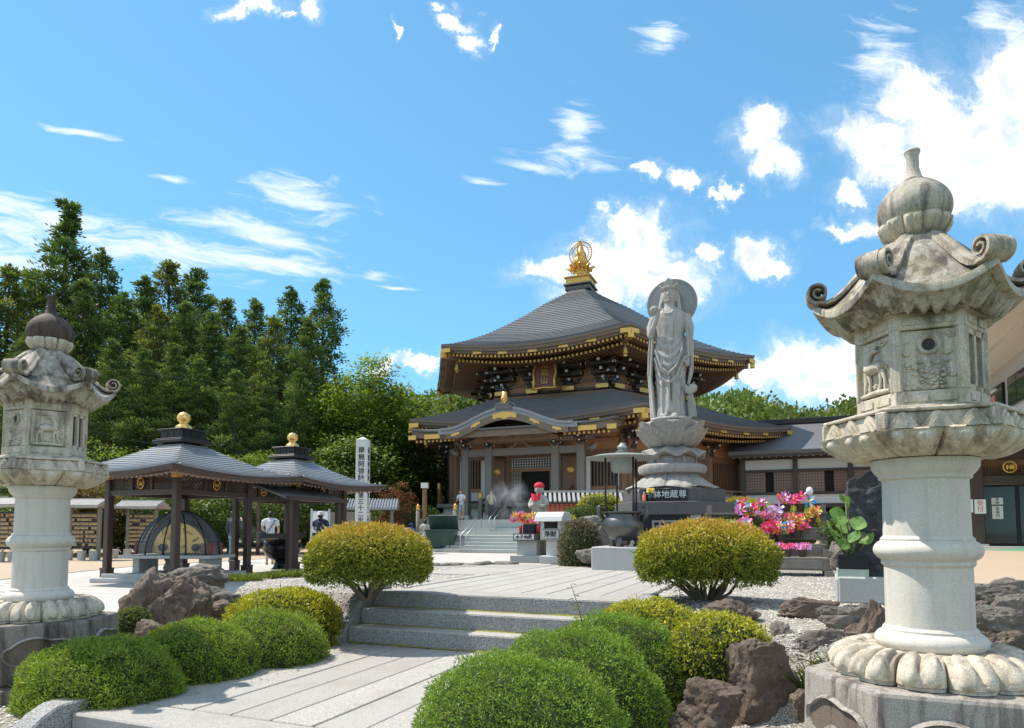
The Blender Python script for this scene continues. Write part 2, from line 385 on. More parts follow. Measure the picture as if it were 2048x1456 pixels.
def rockmat(name, a, b_, c_, lich=.5):
    m, nt, b, L = newmat(name); t = NT(nt)
    n = t.noise(2.6, 8, .68, None, .5); c = t.mix(t.ramp(n, .3, .7), a, b_)
    c = t.mix(t.math('MULTIPLY', t.ramp(t.noise(7, 7, .7, t.map(t.pos(), (1, 1, 2.5), (2, 5, 1))), .5, .75), .8), c, c_)
    c = t.mix(t.math('MULTIPLY', t.ramp(t.vor(24, t.map(t.pos(), (1, 1, 1), (3, 1, 4))), .26, .1), t.math('MULTIPLY', t.ramp(t.noise(2.5, 3), .5, .62), lich)), c, (.48, .46, .40))
    c = t.mix(t.math('MULTIPLY', t.ramp(t.noise(60, 5, .7), .55, .75), .5), c, tuple(x*.35 for x in a))
    L.new(c, b.inputs['Base Color']); b.inputs['Roughness'].default_value = .85; b.inputs['Specular IOR Level'].default_value = .25
    n0 = t.bump(t.noise(8, 9, .75, None, .8), 1.0, .10); L.new(t.bump(t.noise(60, 6, .75), .8, .015, n0), b.inputs['Normal']); return m
rockmat('rock_brown', (.18, .13, .10), (.38, .295, .235), (.46, .345, .26)); rockmat('rock_grey', (.20, .175, .15), (.41, .365, .315), (.42, .32, .25), .7)

def groundmats():
    # loose pale gravel bed below the modelled pebbles
    m, nt, b, L = newmat('gravel_bed'); t = NT(nt); p = t.pos()
    n = t.N('ShaderNodeTexVoronoi'); n.inputs['Scale'].default_value = 75; L.new(p, n.inputs['Vector'])
    g = t.sepz(n.outputs['Color'], 0); c = t.mix(g, (.34, .31, .265), (.58, .54, .48))
    c = t.mix(t.ramp(n.outputs['Distance'], .3, .62), c, (.16, .14, .12)); c = t.mix(t.math('MULTIPLY', t.ramp(t.noise(.9, 4), .4, .7), .35), c, (.42, .38, .31))
    L.new(c, b.inputs['Base Color']); b.inputs['Roughness'].default_value = .9
    L.new(t.bump(t.math('SUBTRACT', 1.0, n.outputs['Distance']), .6, .01), b.inputs['Normal'])
    # earth
    m, nt, b, L = newmat('earth'); t = NT(nt)
    c = t.mix(t.noise(3, 8, .7), (.09, .075, .05), (.20, .17, .12)); L.new(c, b.inputs['Base Color']); b.inputs['Roughness'].default_value = .95
    L.new(t.bump(t.noise(30, 6, .7), .8, .03), b.inputs['Normal'])
    # wide ground sheet: mown grass and earth
    m, nt, b, L = newmat('ground_sheet'); t = NT(nt)
    c = t.mix(t.noise(.35, 8, .7), (.07, .085, .03), (.14, .13, .07)); L.new(c, b.inputs['Base Color']); b.inputs['Roughness'].default_value = .95
    # plaza stone
    m, nt, b, L = newmat('plaza_stone'); t = NT(nt)
    oi = t.N('ShaderNodeObjectInfo')
    c = t.mix(t.noise(200, 3, .7), (.44, .41, .375), (.55, .515, .475)); c = t.mix(t.math('MULTIPLY', oi.outputs['Random'], .3), c, (.47, .445, .41))
    c = t.mix(t.math('MULTIPLY', t.ramp(t.noise(.8, 5, .6), .4, .7), .25), c, (.44, .42, .39)); L.new(c, b.inputs['Base Color']); b.inputs['Roughness'].default_value = .8
    # plaza bed: far paving joints
    m, nt, b, L = newmat('plaza_bed'); t = NT(nt)
    br = t.N('ShaderNodeTexBrick'); br.offset = .5; br.inputs['Scale'].default_value = 1; br.inputs['Brick Width'].default_value = .9; br.inputs['Row Height'].default_value = .45
    br.inputs['Mortar Size'].default_value = .008; br.inputs['Color1'].default_value = (.52, .485, .45, 1); br.inputs['Color2'].default_value = (.48, .45, .41, 1); br.inputs['Mortar'].default_value = (.36, .345, .32, 1)
    L.new(t.map(t.pos(), (1, 1, 1), (0, 0, 0), (0, 0, T)), br.inputs['Vector'])
    c = t.mix(t.math('MULTIPLY', t.ramp(t.noise(.5, 5, .6), .4, .7), .3), br.outputs['Color'], (.46, .43, .40)); L.new(c, b.inputs['Base Color']); b.inputs['Roughness'].default_value = .85
    # tan resin paving
    m, nt, b, L = newmat('tan_paving'); t = NT(nt)
    c = t.mix(t.noise(120, 4, .7), (.38, .28, .19), (.52, .40, .28)); c = t.mix(t.math('MULTIPLY', t.ramp(t.noise(.6, 5, .6), .4, .7), .3), c, (.40, .31, .23))
    L.new(c, b.inputs['Base Color']); b.inputs['Roughness'].default_value = .9; L.new(t.bump(t.noise(150, 3), .3, .004), b.inputs['Normal'])
groundmats()
# pebbles take their tone from their own number
m_, nt_, b_, L_ = newmat('pebble'); t_ = NT(nt_); a_ = t_.N('ShaderNodeAttribute', attribute_name='rnd')
L_.new(t_.mix(a_.outputs['Fac'], (.27, .245, .21), (.62, .585, .52)), b_.inputs['Base Color']); b_.inputs['Roughness'].default_value = .8

simple('wood_brown', (0.240, 0.134, 0.079), .5, var=.35, scale=3, stretch=(6, 6, .6), bump=.15, bscale=20)
simple('wood_red', (0.408, 0.186, 0.090), .5, var=.35, scale=3, stretch=(1, 1, 6), bump=.15, bscale=20)
simple('wood_plank', (0.456, 0.216, 0.102), .5, var=.3, scale=2, stretch=(1, 1, 9), bump=.1)
simple('wood_dark', (.065, .046, .036), .45, var=.3, scale=3, stretch=(6, 6, .6), spec=.4)
simple('wood_darker', (.026, .02, .018), .4, var=.2, scale=3)
simple('wood_fascia', (0.192, 0.138, 0.102), .6, var=.22, scale=1.5, stretch=(1, 1, 8))
simple('wood_grey', (.22, .195, .165), .8, var=.35, scale=3, stretch=(8, 8, .8), bump=.3, bscale=18)
simple('wood_column', (.20, .175, .155), .7, var=.25, scale=3, stretch=(9, 9, .5), bump=.15)
simple('wood_pale', (.42, .29, .15), .7, var=.4, scale=9)
simple('plaster', (.72, .715, .69), .8, var=.05, scale=2); simple('plaster_beige', (.70, .65, .575), .8, var=.05, scale=1.5)
simple('gold', (.74, .43, .11), .38, .6, var=.18, scale=9, bump=.25, bscale=35); simple('gold_dull', (.62, .43, .14), .45, .75, var=.3, scale=14, bump=.3, bscale=60)
simple('gold_paint', (.62, .36, .09), .5, .3, var=.2, scale=12)
simple('bronze', (.13, .13, .125), .36, .85, var=.3, scale=5, bump=.1, bscale=25); simple('bronze_green', (.30, .33, .30), .6, .2, var=.2, scale=5)
simple('iron_black', (.02, .02, .02), .35, .4, var=.2); simple('wire_grey', (.10, .10, .10), .6); simple('steel', (.55, .56, .57), .35, .8, var=.1)
simple('red_cloth', (.62, .035, .055), .85, var=.25, scale=25, bump=.4, bscale=60); simple('pink_light', (.75, .45, .45), .8)
simple('skin', (.55, .36, .26), .55, var=.08, scale=12); simple('hair', (.02, .016, .013), .5, var=.3, scale=40)
simple('cloth_white', (.66, .68, .72), .85, var=.08, scale=18, bump=.3, bscale=25); simple('cloth_navy', (.045, .06, .115), .85, var=.25, scale=10, bump=.3, bscale=25)
simple('cloth_dark', (.045, .052, .065), .85, var=.25, scale=10, bump=.3, bscale=25); simple('cloth_khaki', (.36, .30, .21), .85, var=.15, scale=10)
simple('cloth_jeans', (.13, .19, .25), .85, var=.25, scale=14); simple('cloth_cream', (.62, .58, .47), .85, var=.12, scale=14, bump=.3, bscale=25)
simple('cloth_blue', (.02, .12, .50), .85, var=.2, scale=14); simple('cloth_beige', (.45, .40, .32), .85, var=.2, scale=30); simple('shoe_yellow', (.38, .27, .03), .6); simple('shoe_dark', (.04, .04, .04), .6)
simple('cloth_grey', (.33, .35, .37), .85, var=.12, scale=14)
simple('dumpster', (.045, .085, .075), .5, var=.25, scale=3); simple('rubber', (.02, .02, .02), .7)
simple('rail_steel', (.50, .51, .50), .4, .6, var=.1); simple('paper', (.75, .75, .74), .7, var=.04); simple('poster_red', (.62, .10, .04), .6); simple('board_white', (.7, .7, .68), .6, var=.04)
simple('plaque_red', (.50, .12, .07), .7, var=.4, scale=12); simple('mat_green', (.10, .32, .20), .8)
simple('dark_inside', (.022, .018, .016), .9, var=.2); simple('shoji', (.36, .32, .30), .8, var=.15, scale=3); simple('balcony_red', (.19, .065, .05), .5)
simple('bark', (.10, .075, .055), .9, var=.4, scale=9, stretch=(3, 3, .6), bump=.8, bscale=14); simple('bark_pale', (.17, .135, .10), .9, var=.4, scale=14, bump=.6, bscale=30)
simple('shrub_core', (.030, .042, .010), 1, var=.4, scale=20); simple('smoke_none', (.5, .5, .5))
for nm, c in dict(pw_pink=(.86, .12, .36), pw_hot=(.90, .035, .16), pw_rose=(.88, .30, .55), pw_orange=(.92, .26, .10), pw_blue=(.06, .42, .68), pw_white=(.75, .78, .82), pw_lilac=(.62, .30, .70), pw_yellow=(.86, .62, .12), pw_green=(.12, .62, .16), stick_yellow=(.85, .50, .05)).items():
    simple(nm, c, .35, var=.1, scale=30, spec=.5)
def roofmat(name, a, b_, line, rough=.55, axis='z', metal=.15):
    m, nt, b, L = newmat(name); t = NT(nt)
    c = t.mix(t.noise(2.2, 6, .65, t.map(t.pos(), (1, 1, 3))), a, b_)
    c = t.mix(t.math('MULTIPLY', t.ramp(t.noise(14, 5, .6, t.map(t.pos(), (1, 1, 4))), .45, .7), .4), c, tuple(x*.7 for x in a))
    L.new(c, b.inputs['Base Color']); b.inputs['Roughness'].default_value = rough; b.inputs['Metallic'].default_value = metal
    if line:
        w = t.N('ShaderNodeTexWave', wave_type='BANDS', bands_direction='Z', wave_profile='SAW'); w.inputs['Scale'].default_value = line; w.inputs['Distortion'].default_value = .0
        L.new(t.pos(), w.inputs['Vector']); L.new(t.bump(w.outputs['Fac'], .9, .05), b.inputs['Normal'])
    else: L.new(t.bump(t.noise(25, 4, .6), .15, .01), b.inputs['Normal'])
roofmat('roof_copper', (.115, .115, .12), (.175, .172, .172), 1.15, .5); roofmat('roof_plain', (.135, .137, .14), (.185, .185, .188), 2.0, .55)
roofmat('roof_blue', (.085, .10, .135), (.13, .145, .18), 3.0, .45); roofmat('roof_grey', (.23, .235, .25), (.30, .305, .315), 0, .42)
roofmat('roof_pav', (.20, .21, .225), (.29, .30, .315), 0, .40); roofmat('tile_light', (.36, .34, .32), (.46, .44, .42), 0, .6)
def glassmat(name, col, alpha, rough=.05):
    m, nt, b, L = newmat(name); b.inputs['Base Color'].default_value = col+(1,); b.inputs['Roughness'].default_value = rough
    b.inputs['Alpha'].default_value = alpha; b.inputs['Specular IOR Level'].default_value = .6
glassmat('glass_clear', (.5, .55, .55), .14); glassmat('glass_dark', (.045, .055, .06), .82)
# foliage
leafmat('leaf_yew', [(.10, .18, .02), (.22, .355, .042), (.38, .51, .08)], .30, gscale=5, gamt=.3, gcol=(.19, .23, .05))
leafmat('leaf_yew_bright', [(.115, .19, .02), (.25, .37, .042), (.42, .53, .08)], .30, gscale=3.6, gamt=.36, gcol=(.20, .16, .06))
leafmat('leaf_azalea_orange', [(.15, .19, .026), (.33, .35, .042), (.55, .45, .055), (.60, .34, .085), (.55, .21, .07)], .25, gscale=3, gamt=.2, gcol=(.05, .06, .012))
leafmat('leaf_azalea_low', [(.105, .130, .025), (.221, .252, .034), (.357, .346, .042), (.504, .378, .046)], .28, gscale=3, gamt=.3)
leafmat('leaf_azalea_yellow', [(.186, .214, .030), (.386, .386, .040), (.575, .538, .055), (.600, .600, .075)], .28, gscale=4, gamt=.3)
leafmat('leaf_cedar', [(.039, .070, .024), (.119, .196, .053), (.322, .420, .105)], .22, gscale=.16, gamt=.4, gcol=(.05, .06, .02))
leafmat('leaf_cedar_yellow', [(.047, .070, .023), (.149, .196, .049), (.392, .419, .101)], .22, gscale=.2, gamt=.4, gcol=(.07, .07, .02))
leafmat('leaf_broad', [(.098, .169, .029), (.187, .276, .040), (.295, .366, .057)], .48, gscale=.35, gamt=.25)
leafmat('leaf_mid', [(.061, .108, .023), (.135, .205, .040), (.234, .293, .065)], .3, gscale=.8, gamt=.4)
leafmat('leaf_pale', [(.10, .13, .045), (.17, .20, .07), (.26, .27, .12)], .35, gscale=3, gamt=.25)
leafmat('leaf_maple', [(.12, .035, .022), (.21, .065, .035), (.27, .12, .05)], .35, gscale=1.5, gamt=.4, gcol=(.09, .08, .03))
leafmat('leaf_bronze', [(.14, .10, .03), (.24, .16, .05), (.32, .24, .10)], .35, gscale=1.5, gamt=.4)
leafmat('leaf_hill', [(.087, .137, .035), (.156, .219, .051), (.244, .292, .078)], .25, gscale=.05, gamt=.4)
leafmat('leaf_grass', [(.07, .11, .016), (.15, .20, .028), (.26, .27, .05)], .35, gscale=3, gamt=.2)
leafmat('leaf_lotus', [(.13, .25, .06), (.20, .36, .10), (.27, .43, .13)], .35, gscale=5, gamt=.2, rough=.5)
leafmat('leaf_grey', [(.12, .105, .07), (.20, .17, .11), (.26, .23, .16)], .2, gscale=5, gamt=.3)
simple('wood_pav', (.060, .038, .030), .4, var=.25, scale=4); simple('wood_pav_light', (.30, .22, .18), .6, var=.2); simple('gold_polished', (.90, .55, .17), .30, .75, var=.08)
simple('iron_gloss', (.02, .018, .018), .18, .3, var=.1)
glassmat('glass_door', (.08, .09, .09), .55)
rockmat('stele_stone', (.06, .06, .065), (.17, .17, .18), (.26, .255, .25), .3)
simple('mat_pale', (.40, .47, .40), .7)
simple('leaf_stem2', (.16, .24, .08), .6)
simple('leaf_stem', (.13, .15, .04), .6)
m_, nt_, b_, L_ = newmat('cloth_flower'); t_ = NT(nt_)
L_.new(t_.mix(t_.ramp(t_.vor(16), .26, .16), (.022, .032, .085), (.45, .50, .58)), b_.inputs['Base Color']); b_.inputs['Roughness'].default_value = .85
granite('granite_jewel', (.12, .085, .065), dark=(.035, .022, .018), stain=.95, streak=.6, bump=.4)
granite('granite_panel', (.20, .155, .125), dark=(.05, .035, .028), stain=.8, streak=.4, bump=.5)
granite('granite_plinth', (.30, .255, .22), dark=(.06, .045, .038), stain=.9, topdirt=.3, streak=.6, bump=.5)
leafmat('leaf_litter', [(.12, .08, .035), (.22, .15, .06), (.20, .22, .06)], .1)
simple('moss', (.23, .22, .045), .95, var=.4, scale=30, bump=.6, bscale=80)
# ---------------------------------------------------------------- ground, plaza, mound, path
ZL, ZU = -.04, .47                 # lower and upper path levels
def ss(x, a, b):
    t = min(1, max(0, (x-a)/(b-a))); return t*t*(3-2*t)
def interp(x, pts):
    if x <= pts[0][0]: return pts[0][1]
    for (a, p), (b, q) in zip(pts, pts[1:]):
        if x <= b: return p+(q-p)*(x-a)/(b-a)
    return pts[-1][1]
PVL, PVR = -4.50, -1.45            # path edges
def hmound(x, y):
    u = x*sin(T)+y*cos(T); v = x*cos(T)-y*sin(T)
    nz = .02*mn.noise((x*1.3, y*1.3, 0))
    if v > -2.97:
        if u < 6.85 and v < PVR+.02: return -.30
        u0 = 4.35+1.9*(1-ss(v, -1.3, -.1)); h = -.12 + (.455+.12)*ss(u, u0, u0+1.0)
        h = h*(1-ss(u, 19.0, 19.6)) - .3*ss(u, 19, 19.6)
        h = h - (.8)*ss(v, 7.6, 8.4)
        if u > 6.3 and v < PVR: h -= .16
    else:
        if u < 6.85 and v > PVL-.02: return -.30
        xl = interp(y, [(7, -3.15), (8.2, -3.55), (10.3, -4.1), (12, -3.9), (13.2, -2.2)])
        k = ss(x, xl-.15, xl+.25)*ss(u, 6.0, 6.55)*(1-ss(u, 13.0, 13.3))
        h = -.12 + (.455+.12)*k
        if u > 6.3 and v > PVL: h -= .16
    return h+nz
m = MB()
m.add([(-900, -200, -.45), (900, -200, -.45), (900, 1600, -.45), (-900, 1600, -.45)], [(0, 1, 2, 3)]); m.build('ground', 'ground_sheet', kind='structure')
# plaza
m = MB(); pl = [(-60, 5.1), (-4.7, 5.1), (-3.4, 6.6), (-3.6, 9), (-3.6, 12), (-1.5, 13.2), (0.5, 14.5), (12, 17), (26, 17), (26, 62), (-60, 62)]
m.prism(pl, -.4, -.012); plaza = m.build('plaza', 'plaza_bed', kind='structure')
# individual pavers where they can be told apart
pm = MB(); pm.box((0, 0, -.02), (.886, .436, .04)); paver_me = pm.mesh('paver', 'plaza_stone'); paver_me.update()
k = 0
for i in range(-40, 60):
    for j in range(-60, 60):
        u, v = 3+i*.45, -8+j*.9+(.45 if i % 2 else 0)
        p = site(u, v)
        if not (5.4 < p.y < 17 and -11.3 < p.x < -3.9): continue
        px = 1024+FPX*p.x/p.y
        if px < -10 or px > 470: continue
        xl = interp(p.y, [(6, -3.9), (8.2, -4.25), (10.3, -4.75), (12, -4.5), (14, -3.6)])
        if p.x > xl: continue
        k += 1
        if k > 290: break
        link('paver', paver_me, plaza, p+Vector((0, 0, .001*random.random()-.0005)), -T)
m = MB(); m.prism([(-60, 5), (-11.95, 5), (-11.95, 21), (-9.2, 28), (-4.5, 33), (-4.5, 61), (-60, 61)], -.39, .004); m.build('left_roadway', 'tan_paving', kind='structure')
m = MB(); m.prism([(5.6, 8.9), (7.5, 7.2), (9, 3), (60, 3), (60, 60), (14, 60), (9.5, 22), (7.0, 14)], -.38, .50); m.build('right_forecourt', 'tan_paving', kind='structure')
m = MB(); g0, g1 = at(1985, 1100, 21.5), at(2048, 1108, 18)
m.prism([(g0.x-.6, g0.y+.3), (g0.x+1.0, g0.y-2.2), (g0.x+4, g0.y-1.0), (g0.x+2.4, g0.y+1.5)], .5, .512); tag(m.build('door_mat', 'mat_green'), 'green rubber mat on the tan paving before the entrance', 'mat')
# mound
def gf(a, b):
    x, y = -5.6+a*16.2, 2.2+b*20.3; return (x, y, hmound(x, y))
m = MB(); m.grid(gf, 163, 204); mound = m.build('garden_mound', 'gravel_bed', kind='structure', smooth=True)
# pebbles lying on the mound, near ones as real stones
def pebbles():
    oct_v = np.array([(1,0,0),(.2,.95,0),(-.9,.3,.1),(-.2,-1,0),(0,.1,.75),(0,0,-.6)], dtype=np.float32)
    oct_f = np.array([(0,1,4),(1,2,4),(2,3,4),(3,0,4)])
    P, S = [], []
    def region(n, x0, x1, y0, y1, smin, smax, ok):
        c = 0
        while c < n:
            x, y = random.uniform(x0, x1), random.uniform(y0, y1)
            c += 1
            if not ok(x, y): continue
            P.append((x, y, hmound(x, y)+.004)); S.append(random.uniform(smin, smax))
    def off(x, y):
        u = x*sin(T)+y*cos(T); v = x*cos(T)-y*sin(T); return v < PVL-.05 or v > PVR+.05
    region(14000, .6, 4.6, 3.0, 8.0, .006, .016, off); region(9000, 1.2, 6.0, 6.5, 11.5, .008, .018, off)
    region(9000, -4.1, -.6, 7.0, 13.0, .008, .018, lambda x, y: off(x, y) and hmound(x, y) > .3)
    region(5000, -5.4, -2.6, 2.8, 6.2, .012, .026, off)
    P, S = np.array(P), np.array(S); n = len(P); r = RNG
    th = r.uniform(0, 2*PI, n); c, s = np.cos(th), np.sin(th); sq = r.uniform(.6, 1, n); hz = r.uniform(.5, .9, n)
    b = oct_v[None]*np.stack([np.ones(n), sq, hz], 1)[:, None, :]
    x = b[..., 0]*c[:, None]-b[..., 1]*s[:, None]; y = b[..., 0]*s[:, None]+b[..., 1]*c[:, None]
    v = np.stack([x, y, b[..., 2]], -1)*S[:, None, None]+P[:, None, :]
    f = (oct_f[None]+6*np.arange(n)[:, None, None]).reshape(-1, 3)
    a = np.repeat(r.beta(2.2, 1.6, n), 4)
    o = link('pebbles', npmesh('pebbles', v.reshape(-1, 3), f, 'pebble', a)); tag(o, 'loose pale gravel spread over the garden mound', 'gravel', kind='stuff')
pebbles()
# ---- approach path: granite planks, steps, cheek walls
def slab(name, parent, u0, u1, v0, v1, z, th, mat, bev=.006):
    m = MB(); m.box(((v0+v1)/2, (u0+u1)/2, z-th/2), (v1-v0, u1-u0, th)); return m.build(name, mat, parent, bevel=bev)
low = thing('lower_path', None, None, (0, 0, 0), -T, kind='structure')
slab('path_bed', low, 3.16, 6.5, PVL+.01, PVR-.01, ZL-.03, .34, 'earth', 0)
n = 9; w = (PVR-PVL)/n
for i in range(n): slab('plank', low, 3.515, 6.17, PVL+i*w+.007, PVL+(i+1)*w-.007, ZL+random.uniform(-.002, .002), .1, 'granite_path')
for a, b in ((PVL, -2.55), (-2.55, PVR)): slab('front_slab', low, 3.13, 3.50, a+.004, b-.004, ZL+.001, .17, 'granite_path', .012)
slab('lower_step', low, 2.80, 3.20, PVL, PVR, ZL-.175, .17, 'granite_step', .012)
st_ = thing('garden_steps', 'three speckled granite steps rising between the clipped shrubs', 'steps', (0, 0, 0), -T)
for i in range(3):
    z = ZL+.17*(i+1); u0 = 6.18+.235*i; o = slab('step', st_, u0, u0+(.30 if i < 2 else .42), PVL+.005, PVR-.005, z, .168, 'granite_step', .012)
    o2 = slab('tread', o, u0+.006, u0+(.29 if i < 2 else .414), PVL+.02, PVR-.02, z+.003, .02, 'granite_path', .004)
def cheek(name, parent, v0, v1, prof, mat='granite_step'):
    m = MB(); m.ext([(u, z) for u, z in prof], (v0, 0, 0), (0, 1, 0), (0, 0, 1), (v1-v0, 0, 0)); return m.build(name, mat, parent, bevel=.012)
for a, b in ((PVL-.17, PVL), (PVR, PVR+.17)):
    cheek('cheek_wall', st_, a, b, [(6.02, -.35), (6.02, .02), (6.10, .06), (6.62, .50), (6.72, .525), (7.05, .525), (7.05, -.3)])
    cheek('lower_cheek_wall', low, a-.02, b, [(2.3, -.6), (2.3, -.52), (2.95, -.02), (3.06, .03), (3.55, .03), (3.55, -.5)])
up = thing('upper_path', None, None, (0, 0, 0), -T, kind='structure')
for i in range(n): slab('plank', up, 7.06+.004, 13.6, PVL+.16+i*(w-.036)+.007, PVL+.16+(i+1)*(w-.036)-.007, ZU+random.uniform(-.002, .002), .12, 'granite_path')
slab('path_edge', up, 7.06, 9.6, PVL-.02, PVL+.152, ZU+.012, .14, 'granite_path', .01); slab('path_edge', up, 7.06, 13.6, PVR-.152, PVR+.02, ZU+.012, .14, 'granite_path', .01)
for i in range(4): slab('cross_plank', up, 9.65+i*.8, 9.65+(i+1)*.8-.012, -5.55, PVL+.148, ZU+.004, .14, 'granite_path', .008)
# ---------------------------------------------------------------- stone lanterns
def smoothcap(d, r): return max(0, 1-(d/r)**2)
def lotus_mod(n, amp, ph=0, double=True, nrm=None):
    """double-lobed petals with raised rims; t runs from the top of the ring to its lower lip"""
    def f(th, t, r, z):
        a = ((th+ph)/(2*PI)*n) % 1; x = abs(a-.5)*2            # 0 centre .. 1 joint between petals
        edge = 1-x
        d = -amp*1.1*max(0, 1-edge/.07)                          # groove between petals
        tip = 1-.10*x**2.5
        if double:
            lx = abs(abs(a-.5)-.20)/.145; ly = abs(t-.50)/.42
            lobe = max(0, 1-(lx**4+ly**4)); d += amp*(lobe**.3*1.0-.35)
        else: d += amp*.5*(1-x**2)
        k = ss(t, .1, .8); nr, nz = nrm(t) if nrm else (1, 0); return (r+d*nr)*(1-(1-tip)*k*(1 if t > .3 else 0)), z+d*nz
    return f
def make_lantern(label, loc, faces, seed, jewel='granite_roof', plinth='granite_base'):
    L = thing('stone_lantern', label, 'lantern', loc, -T, 'pair of tall stone lanterns')
    rnd = random.Random(seed)
    A0 = 0                                                       # hexagon vertices: local -y is a face
    hp = lambda r: [(r*cos(R(60*i)), r*sin(R(60*i))) for i in range(6)]
    # stepped hexagonal plinth
    m = MB(); m.prism(hp(.78), -.35, -.02); lt = m.build('lower_plinth', plinth, L, bevel=.02)
    m = MB(); m.prism(hp(.615), -.02, .445, top=hp(.60)); pl = m.build('plinth', plinth, L, bevel=.02)
    for i in range(6):                                           # recessed cusped panels
        a = R(60*i+30); n = Vector((cos(a), sin(a), 0)); tx = Vector((-sin(a), cos(a), 0)); ap = .61*cos(R(30))
        out = []
        for q in range(48):
            t = 2*PI*q/48; x = .235*cos(t); y = .105*sin(t); y += .022*abs(sin(t*2.5))*(1 if sin(t) > 0 else .3); out.append((x, y))
        c = n*(ap+.006)+Vector((0, 0, .21))
        m = MB(); ring_o = [(x*1.06, y*1.12) for x, y in out]
        vs = [c+tx*x+Vector((0, 0, y)) for x, y in ring_o]+[c+n*.022+tx*x+Vector((0, 0, y)) for x, y in out]+[c-n*.03+tx*x*.93+Vector((0, 0, y*.88)) for x, y in out]
        fs = [(b*48+j, b*48+(j+1) % 48, (b+1)*48+(j+1) % 48, (b+1)*48+j) for b in range(2) for j in range(48)]
        m.add(vs, fs); m.add([c+n*.001+tx*x+Vector((0, 0, y)) for x, y in out], [tuple(range(48))], 1)
        m.add([c+n*.006+tx*x*.40+Vector((0, 0, -.05+y*.40)) for x, y in out], [tuple(range(48))], 0)
        m.build('panel_carving', ['granite_base', 'granite_panel'], pl)
    # lotus ring, shaft, mouldings
    m = MB(); prof = []
    for i in range(46):
        t = i/45; a = t*PI*.53; r = .275+.20*sin(a)**.9 if t < .95 else .462; z = .445+.155*cos(a*.94)**.85 if cos(a*.94) > 0 else .445
        prof.append((r, z))
    m.lathe(list(prof), 380, mod=lotus_mod(12, .030, nrm=lambda t: (sin(t*PI*.53), cos(t*PI*.53)))); m.build('base_lotus', 'granite_lantern', L, ang=50)
    m = MB(); tor = lambda zc, h, r0, b, k=9: [(r0+b*sin(PI*i/k)**.7, zc-h/2+h*i/k) for i in range(k+1)]
    pf = [(.252, .575)]+tor(.625, .10, .215, .040)+[(.215, .685), (.202, .70), (.200, .70)]
    pf += [(.199, 1.00)]+[(.212, 1.015), (.212, 1.03)]+tor(1.085, .10, .212, .036)+[(.214, 1.143), (.201, 1.158), (.199, 1.16)]
    pf += [(.196, 1.445), (.212, 1.455), (.212, 1.468), (.232, 1.49), (.246, 1.515), (.246, 1.552), (.2, 1.556)]
    m.lathe(pf, 72); m.build('shaft', 'granite_shaft', L, ang=35)
    # platform: lotus bowl below a carved hexagonal band
    m = MB(); prof = [(.255+.205*(i/23)**.62, 1.550+.112*(i/23)**1.25) for i in range(24)]
    lm = lotus_mod(10, .028, .26, nrm=lambda t: (.75, -.6))
    def lm2(th, t, r, z):
        hx = cos(((th % (PI/3))-PI/6)); k = 1+(.955/hx-1)*t*.9
        rr, zz = lm(th, 1-t*.98, r, z); return rr*k, zz
    m.lathe(prof, 216, mod=lm2); m.build('platform_lotus', 'granite_lantern', L, ang=50)
    m = MB(); m.prism(hp(.475), 1.655, 1.672); m.prism(hp(.452), 1.672, 1.757); m.prism(hp(.475), 1.757, 1.776); m.prism(hp(.41), 1.776, 1.789); m.prism(hp(.36), 1.789, 1.802)
    for i in range(6): a = R(60*i); m.box((.452*cos(a), .452*sin(a), 1.7145), (.05, .05, .086), a)
    pf_ = m.build('platform', 'granite_lantern', L, bevel=.006)
    for i in range(6):                                           # wave relief on each side of the band
        a = R(60*i+30); n = Vector((cos(a), sin(a), 0)); tx = Vector((-sin(a), cos(a), 0)); m = MB(); c = n*(.452*cos(R(30))+.001)+Vector((0, 0, 1.676))
        for s in (-.145, 0, .145):
            for lay in range(3):
                w0, h0 = .078-.019*lay, .078-.020*lay; pts = []
                for q in range(15):
                    x = -1+2*q/14; pts.append((s+x*w0, h0*(max(0, cos(x*PI/2))**1.5 if True else 0)))
                m.ext(pts+[(s+w0, -.004), (s-w0, -.004)], c, tx, (0, 0, 1), n*(.018+.012*lay))
        m.build('wave_relief', 'granite_lantern', pf_)
    # fire box
    rb = .305; zb0, zb1 = 1.802, 2.262; m = MB()
    ph = lambda r, z: [(r*cos(R(60*i)), r*sin(R(60*i)), z) for i in range(6)]
    m.prism(hp(rb), zb0, zb0+.075); m.prism(hp(rb), zb1-.075, zb1); m.prism(hp(rb-.035), zb0+.07, zb1-.07, mi=1)  # near-black core paints the dark inside the hollow fire box
    for i in range(6):
        a = R(60*i); m.box((cos(a)*(rb-.028), sin(a)*(rb-.028), (zb0+zb1)/2), (.05, .05, .315), a)
    fb = m.build('fire_box', ['granite_lantern', 'opening_dark'], L, bevel=.004)
    for i in range(6):
        a = R(60*i-90); n = Vector((cos(a), sin(a), 0)); tx = Vector((-sin(a), cos(a), 0)); kind = faces[i]; ap = rb*cos(R(30))
        c = n*ap+Vector((0, 0, (zb0+zb1)/2)); W, H = .235, .305; hw, hh = W/2, H/2
        for zz in (zb0+.037, zb1-.037):                         # small cartouches above and below
            m = MB()
            for s in (-.063, .063):
                o = c+tx*s; o.z = zz; m.ext([(-.05, -.017), (.05, -.017), (.05, .017), (-.05, .017)], o+n*.001, tx, (0, 0, 1), n*.006)
            m.build('cartouche', 'granite_lantern', fb)
